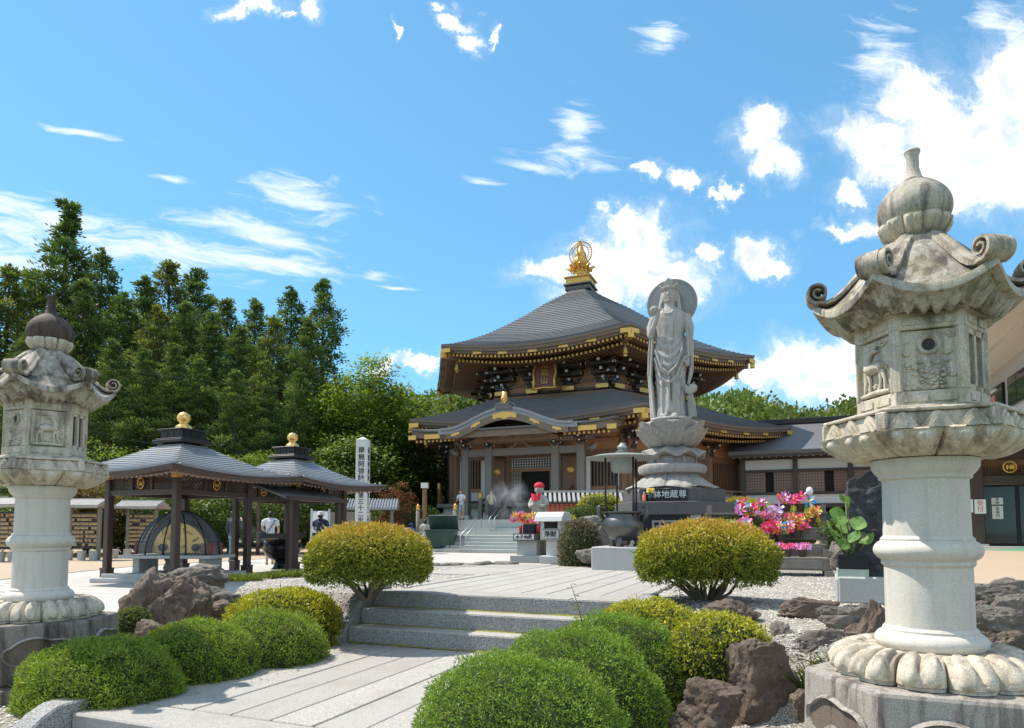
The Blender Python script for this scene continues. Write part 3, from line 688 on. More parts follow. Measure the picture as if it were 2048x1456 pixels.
        if kind == 'window':
            m = MB()
            for s in (-1, 0, 1): m.ext([(-.016, -hh), (.016, -hh), (.016, hh), (-.016, hh)], c+tx*s*(hw-.014)-n*.03, tx, (0, 0, 1), n*.022)
            for s in (-1, 1): m.ext([(-hw, -.014), (hw, -.014), (hw, .014), (-hw, .014)], c+Vector((0, 0, s*(hh-.012)))-n*.03, tx, (0, 0, 1), n*.022)
            m.build('window_grille', 'granite_lantern', fb)
            continue
        m = MB(); m.ext([(-hw, -hh), (hw, -hh), (hw, hh), (-hw, hh)], c-n*.04, tx, (0, 0, 1), n*.022)
        pn = m.build('panel', 'granite_lantern', fb, bevel=.006); o = c-n*.018; m = MB()
        if kind == 'hole':
            ring = [(.047, 0), (.050, .012), (.040, .018), (.033, .014), (.027, -.004)]; N = 28; vs = []
            for (r, d) in ring: vs += [o+Vector((0, 0, .075))+tx*(r*cos(2*PI*j/N))+Vector((0, 0, r*sin(2*PI*j/N)))+n*d for j in range(N)]
            m.add(vs, [(b*N+j, b*N+(j+1) % N, (b+1)*N+(j+1) % N, (b+1)*N+j) for b in range(4) for j in range(N)])
            m.add([o+Vector((0, 0, .075))+tx*(.029*cos(2*PI*j/N))+Vector((0, 0, .029*sin(2*PI*j/N)))+n*.002 for j in range(N)], [tuple(range(N))], 1)  # painted dark disc in place of the hole's shade
            for q in range(70):                                  # foliage carving
                x, z = rnd.uniform(-.1, .1), rnd.uniform(-.145, -.005)
                if abs(x) > .07 and rnd.random() < .4: z = rnd.uniform(0, .13)
                r = rnd.uniform(.008, .017); m.X = Matrix.Translation(o+tx*x+Vector((0, 0, z))); m.ball((0, 0, 0), (r*1.1, r*1.1, r*.7), 6, 4); m.X = None
        else:                                                    # a deer in relief, head turned back
            s = 1 if kind == 'deer' else -1
            def rel(pts, rad): m.tube([o+tx*(x*s)+Vector((0, 0, z))+n*.012 for x, z in pts], rad, 8)
            rel([(-.055, -.005), (-.02, .005), (.03, .0), (.062, .008)], [.026, .034, .031, .026]); rel([(.055, .02), (.05, .055), (.025, .085)], [.024, .015, .012])
            rel([(.03, .088), (.005, .092), (-.022, .084)], [.016, .014, .006])
            rel([(.02, .098), (-.02, .118), (-.06, .108), (-.085, .118)], [.007, .006, .005, .004]); rel([(-.03, .115), (-.05, .13)], [.005, .003])
            for x0, x1 in ((-.055, -.075), (-.04, -.03), (.05, .045), (.065, .085)): rel([(x0, -.02), ((x0+x1)/2-.008, -.07), (x1, -.125)], [.014, .008, .008])
            rel([(-.08, .0), (-.088, -.02)], [.008, .005])
            rel([(-.11, -.135), (0, -.13), (.11, -.137)], [.012, .015, .012])
            for q in range(12): x = rnd.uniform(-.1, .1); r = rnd.uniform(.006, .012); p = o+tx*x+Vector((0, 0, rnd.uniform(-.12, -.08))); m.ball(p, r, 6, 4)
        m.build('carving', ['granite_lantern', 'opening_dark'], pn, ang=60)
    # roof
    z0, ztop = 2.262, 2.70
    rh = lambda th, R_: R_*cos(R(30))/cos(((th % (PI/3))-PI/6))
    RE = .505
    def top(th, t):                                              # t: 0 crown .. 1 eave
        c6 = abs(((th % (PI/3))/(PI/3))-.5)*2; re = rh(th, RE); r = .12+(re-.12)*t
        z = ztop-.06*t-.285*(ss(t, -.12, 1.0)-.036)/.964 + .095*t**5*c6**2.2
        z += .028*sin(PI*min(1, t*1.1))*(1-c6**2); return r, z
    m = MB(); vs = []; NT_, NR = 240, 18
    rows = [[top(2*PI*j/NT_, i/NR) for j in range(NT_)] for i in range(NR+1)]
    edge = rows[-1]; rows.append([(r*1.012, z-.012) for r, z in edge]); rows.append([(r*1.012, z-.042) for r, z in edge]); rows.append([(r*.91, z-.048) for r, z in edge])
    for q in range(1, 9):                                        # fluted underside
        t = q/8; row = []
        for j in range(NT_):
            th = 2*PI*j/NT_; r0, ze = edge[j]; r1 = rh(th, .335); r = r0*.905+(r1-r0*.905)*t
            zz = (ze-.05)+(z0+.005-(ze-.05))*(t**.9) - .03*sin(PI*t); fl = .020*sin(PI*min(1, t*1.05))*(1-2*abs(sin(th*18))**1.4); row.append((r+fl*.5, zz+fl))
        rows.append(row)
    for row in rows: vs += [(r*cos(2*PI*j/NT_), r*sin(2*PI*j/NT_), z) for j, (r, z) in enumerate(row)]
    fs = [(a*NT_+j, (a+1)*NT_+j, (a+1)*NT_+(j+1) % NT_, a*NT_+(j+1) % NT_) for a in range(len(rows)-1) for j in range(NT_)]
    fs.append(tuple(j for j in range(NT_))); m.add(vs, fs); m.prism(hp(.33), z0-.004, z0+.02)
    rf = m.build('roof', 'granite_roof', L, ang=40)
    for i in range(6):                                           # six hip ridges that end in scrolls
        a = R(60*i); dr = Vector((cos(a), sin(a), 0)); tx = Vector((-sin(a), cos(a), 0)); pts = []
        for q in range(10):
            t = q/9*.93; r, z = top(a, t); pts.append((r, z+.012))
        r, z = pts[-1]; cx, cz = r+.002, z+.054
        for q in range(30):
            f = q/29; an = -PI/2+f*PI*3.3; rr = .060*(1-f*.78); pts.append((cx+rr*cos(an), cz+rr*sin(an)))
        m = MB(); K = len(pts)
        for wI, (w, th) in enumerate(((.058, .016), (.032, .025))):
            vs = []
            for q, (r, z) in enumerate(pts):
                p0, p1 = pts[max(q-1, 0)], pts[min(q+1, K-1)]; tx2, tz2 = p1[0]-p0[0], p1[1]-p0[1]; l = math.hypot(tx2, tz2) or 1
                nx, nz = -tz2/l, tx2/l; ww = w*(.75+.45*min(1, q/12)); tt = th*(1 if q < 10 else max(.55, 1-(q-10)/32))
                for sx, k in ((-1, -.5), (-1, .55), (-.55, 1), (.55, 1), (1, .55), (1, -.5)): vs.append(dr*(r+nx*tt*k)+tx*(sx*ww)+Vector((0, 0, z+nz*tt*k)))
            m.add(vs, [(b*6+j, b*6+(j+1) % 6, (b+1)*6+(j+1) % 6, (b+1)*6+j) for b in range(K-1) for j in range(6)]+[tuple(range(5, -1, -1)), tuple((K-1)*6+j for j in range(6))])
        m.build('ridge_scroll', 'granite_aged', rf, ang=45)
    # jewel finial on its lotus cup
    m = MB(); m.lathe([(.17, ztop-.04), (.165, ztop), (.11, ztop+.012), (.105, ztop+.03)], 48); m.build('neck_ring', 'granite_roof', L, ang=35)
    m = MB(); m.lathe([(.10+.075*sin(i/15*PI*.5)**.8, ztop+.02+.105*(i/15)) for i in range(16)], 160, mod=lotus_mod(10, .012, .2)); m.build('finial_lotus', 'granite_lantern', L, ang=50)
    m = MB(); zb = ztop+.065
    m.lathe([(.06, zb)]+[(.178*sin(PI*(.16+.80*i/20))**.62, zb+.01+.285*i/20) for i in range(21)]+[(.05, zb+.298), (.042, zb+.312), (.031, zb+.36), (.030, zb+.425), (.040, zb+.455), (.036, zb+.462)], 48)
    m.build('jewel', jewel, L, ang=40)
    return L
LR = make_lantern('tall granite lantern standing closest, beside the clipped yellow shrub and stone stele', (2.155, 3.52, .0), ['hole', 'window', 'window', 'deer', 'window', 'deer2'], 3)
LL = make_lantern('tall granite lantern in front of the cedar trees, dark stained jewel top', (-4.03, 5.80, .0), ['hole', 'deer', 'window', 'window', 'window', 'deer2'], 5, 'granite_jewel', 'granite_plinth')
# ---------------------------------------------------------------- rocks
def rock_mesh(name, sx, sy, sz, seed, mat, sub=5, cut=13, rough=.13):
    rn = random.Random(seed); bm = bmesh.new(); bmesh.ops.create_icosphere(bm, subdivisions=sub, radius=1)
    pl = []
    for _ in range(cut):
        n = Vector((rn.gauss(0, 1), rn.gauss(0, 1), rn.gauss(0, .8))).normalized(); pl.append((n, rn.uniform(.55, .92)))
    pl.append((Vector((rn.uniform(-.2, .2), rn.uniform(-.2, .2), 1)).normalized(), rn.uniform(.6, .85)))
    for v in bm.verts:
        d = v.co.normalized(); r = 1.0
        for n, k in pl:
            c = d.dot(n)
            if c > .05: r = min(r, k/c)
        p = d*r
        q = Vector((p.x+seed*3.7, p.y, p.z)); r += rough*mn.fractal(q*1.7, .75, 2.1, 4)-.55*rough*max(0, .22-abs(mn.noise(q*2.3)))*4+.045*mn.fractal(q*7, .7, 2, 3)
        v.co = Vector((d.x*r*sx, d.y*r*sy, d.z*r*sz))
    me = bpy.data.meshes.new(name); bm.to_mesh(me); bm.free(); me.materials.append(MAT[mat])
    me.polygons.foreach_set('use_smooth', [True]*len(me.polygons)); me.set_sharp_from_angle(angle=R(24)); return me
rock_n = [0]
def rock(label, p, s, rz=0, tilt=(0, 0), mat='rock_brown', group='garden rocks', cat='rock', **k):
    rock_n[0] += 1
    o = link('rock', rock_mesh('rock', s[0], s[1], s[2], 40+rock_n[0]*7, mat, **k), None, p)
    o.rotation_euler = (tilt[0], tilt[1], rz); return tag(o, label, cat, group)
def rk(label, px, py, Y, w, h, d=None, rz=0, tilt=(0, 0), **k):
    """rock centred on a pixel at depth Y with picture size w x h (full pixels)"""
    k.setdefault('sub', 5 if w >= 110 and Y < 9 else 4); c = at(px, py, Y); q = Y/FPX; return rock(label, c, (w*q*.55, (d or w*.8)*q*.5, h*q*.66), rz, tilt, **k)
rk('tall grey-brown boulder with a rounded head, left end of the left rock group', 290, 1222, 7.9, 120, 140, 100, .2, (0, .2))
rk('brown slab rock leaning beside the tiny round shrub', 362, 1215, 7.75, 120, 130, 90, -.2, (0, .42))
rk('flat-topped grey boulder at the top of the left rock group', 390, 1158, 8.8, 125, 62, 110, .1, (.05, .06), mat='rock_grey')
rk('wide grey ledge rock under the flat-topped boulder', 378, 1188, 8.3, 150, 45, 90, .05, mat='rock_grey')
rk('small dark rock low behind the yellow hedge shrub', 425, 1230, 7.9, 90, 52, 60, .2)
rk('brown rock foot poking out beside the green domes', 300, 1265, 6.9, 70, 45, 60, .3)
rk('small round rock on the left gravel edge', 455, 1196, 8.2, 50, 24, 40, .3, mat='rock_grey')
for i, (px, w) in enumerate(((866, 34), (905, 55), (962, 66), (1012, 52))):
    rk(['short kerb stone at the far gravel edge, leftmost', 'second kerb stone along the far gravel edge', 'long kerb stone along the far gravel edge', 'kerb stone next to the sign pedestal of the small statue'][i], px, 1133-i*1.5, 13.6, w, 13, 26, .1, mat='rock_grey', group='kerb stones', sub=3, cut=5)
rk('large upright brown boulder between the small ball shrub and the lantern', 1525, 1370, 4.55, 150, 185, 130, .3, (0, -.12))
rk('brown boulder at the bottom edge below the small ball shrub', 1415, 1420, 4.15, 150, 110, 120, -.2, (0, .1))
rk('dark rock hidden behind the boulders at the bottom edge', 1480, 1440, 4.6, 150, 120, 120, -.2)
rk('flat brown rock behind the two yellow shrubs', 1455, 1236, 5.4, 150, 62, 110, .1)
rk('square brown rock above the upright boulder', 1558, 1276, 4.95, 60, 56, 60, .4, mat='rock_grey')
rk('long dark rock lying on the right gravel', 1616, 1222, 5.65, 150, 56, 60, -.12)
rk('pale pointed rock lying left of the lantern shaft', 1700, 1240, 5.15, 160, 60, 60, .12, mat='rock_grey')
rk('upright brown rock slab touching the lantern shaft', 1750, 1265, 4.55, 66, 120, 50, .2, (0, .3))
rk('low dark ledge rock beside the grass tuft', 1640, 1300, 4.75, 160, 66, 70, .05, mat='rock_grey')
rk('small dark rock above the ledge beside the grass', 1725, 1272, 4.8, 70, 44, 40)
rk('pink-brown knobbly rock at the corner of the lantern plinth', 1605, 1405, 4.2, 50, 55, 45)
rk('brown rock right of the lantern shaft', 1940, 1270, 4.6, 66, 90, 60)
rk('wide dark rock stack right of the lantern, lower stone', 1985, 1300, 4.4, 130, 84, 80, mat='rock_brown')
rk('wide grey rock stack right of the lantern, middle stone', 1990, 1248, 4.9, 150, 70, 80, mat='rock_grey')
rk('pale ridge rock at the edge of the tan forecourt', 2000, 1190, 6.2, 170, 62, 70, mat='rock_grey')
rk('second ridge rock at the edge of the tan forecourt', 1935, 1190, 6.3, 80, 50, 60, mat='rock_grey')
rk('rounded lichen rock below the forecourt edge', 2030, 1222, 5.5, 120, 70, 70, mat='rock_grey')
rk('small dark stone below the forecourt edge', 1955, 1220, 5.6, 56, 36, 40)
rk('dark fallen rock behind the flower stand', 1685, 1118, 12.2, 100, 70, 70, .4, (0, .5), mat='rock_grey')
# ---------------------------------------------------------------- main hall: a six-sided two-roofed temple
def text_mesh(s, size, mat, vertical=False, ext=.004, bold=0):
    """lettering as a mesh in the xz plane, centred, facing -y"""
    out = MB(); rows = list(s) if vertical else [s]
    for i, r in enumerate(rows):
        c = bpy.data.curves.new('lettering', 'FONT'); c.body = r; c.size = size; c.align_x = 'CENTER'; c.align_y = 'CENTER'; c.extrude = ext; c.offset = bold
        o = bpy.data.objects.new('lettering', c); COL.objects.link(o); dg = bpy.context.evaluated_depsgraph_get()
        me = bpy.data.meshes.new_from_object(o.evaluated_get(dg)); dz = -(i-(len(rows)-1)/2)*size*1.04
        out.add([(v.co.x, -v.co.z, v.co.y+dz) for v in me.vertices], [tuple(p.vertices) for p in me.polygons])
        bpy.data.objects.remove(o); bpy.data.curves.remove(c); bpy.data.meshes.remove(me)
    return out.mesh('lettering', mat)
TC = Vector((5.2, 50, 0))
TP = thing('temple_hall', 'six-sided two-roofed wooden temple hall with gold finial and carved gold trim', 'temple', TC, -T)
def rhx(th, R_): return R_*cos(R(30))/cos(((th % (PI/3))-PI/6))
def c6(th): return abs(((th % (PI/3))/(PI/3))-.5)*2
def hexroof(tab, Re, r_in, sag, fas, mats, soff_r, soff_dz, NT_=120, NR=36):
    """returns MB of a curved hexagonal roof with layered eave edge and soffit"""
    m = MB(); rows = []
    def zt(t, c): return interp(t, tab) - sag*(1-c**2)*ss(t, .35, 1)
    t0 = r_in/Re
    for i in range(NR+1):                                        # overlapping courses, each with a small lip
        t = t0+(1-t0)*i/NR
        if i: rows.append(([(rhx(2*PI*j/NT_, Re*t), zt(t, c6(2*PI*j/NT_))+.05) for j in range(NT_)], 0))
        rows.append(([(rhx(2*PI*j/NT_, Re*t), zt(t, c6(2*PI*j/NT_))) for j in range(NT_)], 0))
    edge = rows[-1][0]
    for ins, dz, mi in fas: rows.append(([(rhx(2*PI*j/NT_, Re-ins), edge[j][1]-dz) for j in range(NT_)], mi))
    for q in range(1, 5):
        f = q/4; li, ld = fas[-1][0], fas[-1][1]
        rows.append(([(rhx(2*PI*j/NT_, (Re-li)+(soff_r-(Re-li))*f), (edge[j][1]-ld)*(1-f)+(interp(1, tab)-sag*.6+soff_dz)*f) for j in range(NT_)], 2))
    vs = []
    for row, _ in rows: vs += [(r*cos(2*PI*j/NT_), r*sin(2*PI*j/NT_), z) for j, (r, z) in enumerate(row)]
    for a in range(len(rows)-1): m.add([], [], 0); m.f += [(a*NT_+j, (a+1)*NT_+j, (a+1)*NT_+(j+1) % NT_, a*NT_+(j+1) % NT_) for j in range(NT_)]; m.m += [rows[a+1][1]]*NT_
    m.v = vs; return m, (lambda th: zt(1, c6(th)))
FACES = [-150, -90, -30, 30]
def face_frame(deg, r):
    """origin at the middle of a hexagon side, outward normal and rightward tangent"""
    a = R(deg); n = Vector((cos(a), sin(a), 0)); tx = Vector((-sin(a), cos(a), 0)); return n*(r*cos(R(30))), n, tx
UT = [(.08, 18.95), (.13, 18.5), (.31, 17.2), (.45, 16.05), (.58, 15.1), (.71, 14.2), (.85, 13.45), (.955, 13.02), (1, 12.9)]
UR = 12.25
m, uz = hexroof(UT, UR, 1.0, .55, [(.0, .11, 1), (.06, .13, 1), (.10, .30, 1), (.28, .32, 3), (.32, .45, 3), (.6, .48, 3)], None, 7.4, -.25)
upper_roof = m.build('upper_roof', ['roof_copper', 'wood_fascia', 'wood_brown', 'wood_fascia'], TP, ang=35)
LT = [(.57, 9.80), (.66, 9.28), (.75, 8.80), (.85, 8.36), (.95, 8.0), (1, 7.86)]
LRd = 14.5
m, lz = hexroof(LT, LRd, 8.3, .50, [(.0, .11, 1), (.06, .13, 1), (.10, .28, 1), (.28, .30, 3), (.32, .43, 3), (.6, .46, 3)], None, 11.2, -.15)
lower_roof = m.build('lower_roof', ['roof_copper', 'wood_fascia', 'wood_brown', 'wood_fascia'], TP, ang=35)
# rafters with gold tips, two rows along every visible side
def rafters(Re, ins, dz0, zf, length, n, w, h, parent, row):
    m, tips = MB(), MB()
    for deg in FACES:
        o, nn, tx = face_frame(deg, Re-ins); half = (Re-ins)*.5
        for i in range(n):
            s = (-1+2*(i+.5)/n)*half*.985; th = math.atan2((o+tx*s).y, (o+tx*s).x); z = zf(th)-dz0
            p = o+tx*s+Vector((0, 0, z)); q = p-nn*min(length, 99)+Vector((0, 0, length*.10))
            m.bar(p, q, w, h); tips.bar(p+nn*.012, p-nn*.0, w*1.02, h*1.02)
    a = m.build('rafters', 'wood_brown', parent, kind='stuff'); tips.build('rafter_tips', 'gold_paint', a, kind='stuff')
rafters(UR, .42, .57, uz, 2.6, 44, .13, .15, upper_roof, 0); rafters(UR, 1.15, .84, uz, 2.8, 40, .13, .15, upper_roof, 1)
rafters(LRd, .42, .55, lz, 2.2, 54, .13, .15, lower_roof, 0); rafters(LRd, 1.10, .80, lz, 2.2, 50, .13, .15, lower_roof, 1)
# gilt fittings on the fascia and hanging bells at the corners
fit = MB(); fit.ext([(-.32, -.10), (.32, -.10), (.27, .0), (.32, .10), (-.32, .10), (-.27, 0)], (0, 0, 0), (1, 0, 0), (0, 0, 1), (0, -.05, 0)); fit_me = fit.mesh('gold_fitting', 'gold')
cor = MB(); cor.bar((-.55, -.10, 0), (0, -.42, 0), .06, .26); cor.bar((.55, -.10, 0), (0, -.42, 0), .06, .26); cor.box((0, -.25, -.28), (.34, .3, .3)); cor_me = cor.mesh('corner_fitting', 'gold')
bell = MB(); bell.lathe([(.17, -.42), (.15, -.36), (.12, -.15), (.09, -.04), (.02, 0)], 14); bell.box((0, 0, .12), (.03, .03, .25)); bell.box((0, 0, -.5), (.2, .02, .12)); bell_me = bell.mesh('corner_bell', 'gold_dull', ang=40)
for Re, zf, roof, dz in ((UR, uz, upper_roof, .37), (LRd, lz, lower_roof, .35)):
    for deg in FACES:
        o, nn, tx = face_frame(deg, Re-.31)
        for s in (-.62, -.33, 0, .33, .62):
            p = o+tx*(s*(Re-.3)*.5); th = math.atan2(p.y, p.x); link('gold_fitting', fit_me, roof, p+nn*.01+Vector((0, 0, zf(th)-dz)), R(deg+90))
    for a in (-120, -60, 0, 180):
        th = R(a); d = Vector((cos(th), sin(th), 0)); link('corner_fitting', cor_me, roof, d*(Re-.42)+Vector((0, 0, zf(th)-dz-.03)), R(a+90))
        link('corner_bell', bell_me, roof, d*(Re-1.2)+Vector((0, 0, zf(th)-1.08)), R(a+90))
        m = MB(); m.bar(d*(Re-.45)+Vector((0, 0, zf(th)-.62)), d*(Re-5.2)+Vector((0, 0, zf(th)-.5)), .34, .42); m.build('hip_rafter', 'wood_brown', roof)
        m = MB(); m.bar(d*(Re-.42)+Vector((0, 0, zf(th)-.62)), d*(Re-.45)+Vector((0, 0, zf(th)-.62)), .36, .44); m.build('hip_rafter_cap', 'gold', roof)
# bracket complexes
def bracket(parent, o, n, sc=1.0, tiers=3, name='bracket_set'):
    m, t = MB(), MB(); tx = Vector((-n.y, n.x, 0)); o = Vector(o)
    for k in range(tiers):
        z = .40*k*sc; out = .50*(k+1)*sc
        m.bar(o+Vector((0, 0, z+.16*sc)), o+n*out+Vector((0, 0, z+.16*sc)), .19*sc, .20*sc)
        t.bar(o+n*out+Vector((0, 0, z+.17*sc)), o+n*(out+.05)+Vector((0, 0, z+.13*sc)), .15*sc, .15*sc)
        for q in range(k+1):
            c = o+n*(.5*q*sc)+Vector((0, 0, z+.05*sc)); L_ = (.58+.14*k)*sc
            m.bar(c-tx*L_, c+tx*L_, .17*sc, .17*sc)
            for s in (-1, 1): m.box(c+tx*(s*L_*.86)+Vector((0, 0, .16*sc)), (.24*sc, .24*sc, .14*sc), math.atan2(n.y, n.x))
            if q == k:
                for s in (-1, 1): t.bar(c+tx*(s*L_), c+tx*(s*(L_+.03)), .14*sc, .13*sc)
    m.box(o+n*.1+Vector((0, 0, -.14*sc)), (.42*sc, .42*sc, .26*sc), math.atan2(n.y, n.x))
    b = m.build(name, 'wood_dark', parent); t.build('bracket_tips', 'white_paint', b, kind='stuff'); return b
uw_r = 7.35
m = MB(); m.prism(hexp(uw_r), 9.2, 12.9); m.build('upper_wall', 'wood_plank', TP)
for z, h, r, mt in ((9.78, .34, uw_r+.75, 'wood_brown'), (10.10, .16, uw_r+.62, 'wood_dark'), (10.75, .2, uw_r+.12, 'wood_brown'), (11.75, .22, uw_r+.14, 'wood_red'), (12.35, .3, uw_r+.3, 'wood_brown')):
    m = MB(); m.prism(hexp(r), z-h/2, z+h/2); m.build('upper_beam', mt, TP, bevel=.02)
pad = MB(); pts = [(.40*cos(2*PI*i/20)*(1 if abs(cos(2*PI*i/20)) > .5 else 1), .14*sin(2*PI*i/20)) for i in range(20)]; pad.ext([(max(-.40, min(.40, x*1.25)), max(-.13, min(.13, y*1.4))) for x, y in pts], (0, 0, 0), (1, 0, 0), (0, 0, 1), (0, -.08, 0))
for x in (-.24, -.08, .08, .24): pad.box((x, -.085, 0), (.11, .02, .17), mi=1)
pad_me = pad.mesh('gilt_pad', ['gold', 'gold_dull'])
def around(r, fr):
    for deg in FACES:
        o, n, tx = face_frame(deg, r)
        for s in fr: yield deg, o+tx*(s*r*.5), n, tx
for deg, p, n, tx in around(uw_r, (-.95, -.34, .34, .95)):
    link('gilt_pad', pad_me, TP, p+n*.78+Vector((0, 0, 10.16)), R(deg+90)); bracket(TP, p+n*.05+Vector((0, 0, 10.62)), n, 1.1)
m = MB()
for deg, p, n, tx in around(uw_r, (-.34, .34, 0)):
    m.box(p+n*.40+Vector((0, 0, 9.6)), (.36, .42, .36), R(deg+90))
m.build('rail_blocks', 'wood_red', TP, kind='stuff')
m = MB()                                                           # curved cove ribs under the eaves
for deg in FACES:
    o, n, tx = face_frame(deg, uw_r)
    for s0 in (-.64, 0, .64):
        for k in range(12):
            p = o+tx*(s0*uw_r*.5+(-1+2*k/11)*.85)+n*.15; q = p+n*.75+Vector((0, 0, .5)); m.tube([p+Vector((0, 0, 11.55)), p+n*.25+Vector((0, 0, 11.72)), q+Vector((0, 0, 11.55))], .05, 4)
m.build('cove_ribs', 'wood_red', TP, kind='stuff')
# name board with gold characters
nb = thing('name_board', None, None)
o, n, tx = face_frame(-90, uw_r); nb.parent = TP; nb.location = o+n*1.75+Vector((0, 0, 11.05))
nb.rotation_euler = (R(-9), 0, 0)
m = MB(); m.box((0, 0, 0), (1.25, .1, 1.9)); m.build('board', 'balcony_red', nb)
m = MB()
for x in (-.72, .72): m.tube([(x, -.05, -1.1), (x*.94, -.08, -.5), (x*1.05, -.08, 0), (x*.94, -.08, .5), (x, -.05, 1.05)], .085, 6)
for z in (-1.0, 1.0): m.tube([(-.85, -.05, z), (-.4, -.08, z*1.04), (0, -.08, z*.98), (.4, -.08, z*1.04), (.85, -.05, z)], .085, 6)
m.build('board_frame', 'gold', nb, smooth=True)
link('lettering', text_mesh('定義山', .52, 'gold', True), nb, (0, -.06, 0))
# gold finial
FN = MB(); FN.box((0, 0, 19.05), (1.9, 1.9, .28)); FN.box((0, 0, 19.32), (2.1, 2.1, .1)); f0 = FN.build('finial_plinth', 'roof_plain', TP, bevel=.02, rz=0)
m = MB(); m.box((0, 0, 19.62), (1.8, 1.8, .48)); m.box((0, 0, 19.9), (2.05, 2.05, .09)); m.box((0, 0, 19.4), (2.0, 2.0, .07))
for s in (-1, 1):
    for x in (-.6, 0, .6): m.box((x, s*.91, 19.62), (.45, .03, .32)); m.box((s*.91, x, 19.62), (.03, .45, .32))
m.build('finial_box', 'gold', TP, bevel=.012)
m = MB(); m.lathe([(.62, 19.94), (.66, 20.06), (.5, 20.16), (.42, 20.3), (.44, 20.5), (.55, 20.6), (.5, 20.68), (.40, 20.74), (.36, 20.9), (.52, 21.05), (.60, 21.3), (.5, 21.5), (.42, 21.6), (.46, 21.75), (.42, 21.95), (.22, 22.2), (.08, 22.45), (.03, 22.95), (.01, 23.3)], 24); fj = m.build('finial_jewel', 'gold', TP, smooth=True)
m = MB()
for i in range(8):
    a = 2*PI*i/8+.2; d = Vector((cos(a), sin(a), 0)); m.tube([d*.4+Vector((0, 0, 20.75)), d*.75+Vector((0, 0, 20.72)), d*1.0+Vector((0, 0, 20.9)), d*1.12+Vector((0, 0, 20.78))], [.12, .13, .07, .03], 6, sx=1.6)
m.build('finial_petals', 'gold', fj, smooth=True)
m = MB(); N = 40
for rr, tt in ((.88, .045), (.62, .03)): m.tube([Vector((rr*sin(2*PI*i/N), 0, 21.95+rr*1.05*-cos(2*PI*i/N))) for i in range(N+1)], tt, 5, cap=False); m.tube([Vector((0, rr*sin(2*PI*i/N), 21.95+rr*1.05*-cos(2*PI*i/N))) for i in range(N+1)], tt, 5, cap=False)
for i in range(28):
    a = 2*PI*i/28; b = a+.28
    for ax in (0, 1):
        p = Vector((.62*sin(a), 0, .65*cos(a))); q = Vector((.88*sin(b), 0, .92*cos(b)))
        if ax: p, q = Vector((0, p.x, p.z)), Vector((0, q.x, q.z))
        m.tube([p+Vector((0, 0, 21.95)), q+Vector((0, 0, 21.95))], .025, 4)
m.build('flame_ring', 'gold', fj)
# lower storey
lw_r = 11.3; PZ = 1.66; VZ = 2.7
m = MB(); m.prism(hexp(13.4), 0, PZ-.12); m.prism(hexp(13.6), PZ-.12, PZ); m.build('stone_podium', 'step_stone', TP)
m = MB(); m.prism(hexp(12.5), VZ-.22, VZ); m.build('veranda', 'wood_grey', TP); m = MB(); m.prism(hexp(12.0), PZ, VZ-.22); m.build('veranda_base', 'plaster', TP)
m = MB(); m.prism(hexp(lw_r-.15), VZ, 8.2); m.build('lower_wall', 'dark_inside', TP)  # painted near-black to stand for the unlit interior
for z, h, r, mt in ((VZ+.1, .2, lw_r+.12, 'wood_dark'), (5.62, .3, lw_r+.12, 'wood_brown'), (6.35, .24, lw_r+.14, 'wood_red'), (7.0, .3, lw_r+.3, 'wood_brown')):
    m = MB(); m.prism(hexp(r), z-h/2, z+h/2); m.build('lower_beam', mt, TP, bevel=.02)
m = MB(); m.prism(hexp(lw_r), 5.77, 7.2); m.build('frieze_wall', 'wood_plank', TP)
fr3 = (-.96, -.34, .34, .96)
for deg, p, n, tx in around(lw_r, fr3):
    m = MB(); m.lathe([(.27, VZ), (.27, 6.9)], 14, p); m.build('column', 'wood_brown', TP, smooth=True, ang=40)
    if deg != -90: bracket(TP, p+n*.05+Vector((0, 0, 6.0)), n, .8)
def lattice(m, o, tx, n, w, h, nx, nz, t=.045, d=.05):
    for i in range(nx+1): x = -w/2+w*i/nx; m.bar(o+tx*x+Vector((0, 0, -h/2)), o+tx*x+Vector((0, 0, h/2)), t, d, up=n)
    for k in range(nz+1): z = -h/2+h*k/nz; m.bar(o-tx*w/2+Vector((0, 0, z)), o+tx*w/2+Vector((0, 0, z)), t, d, up=n)
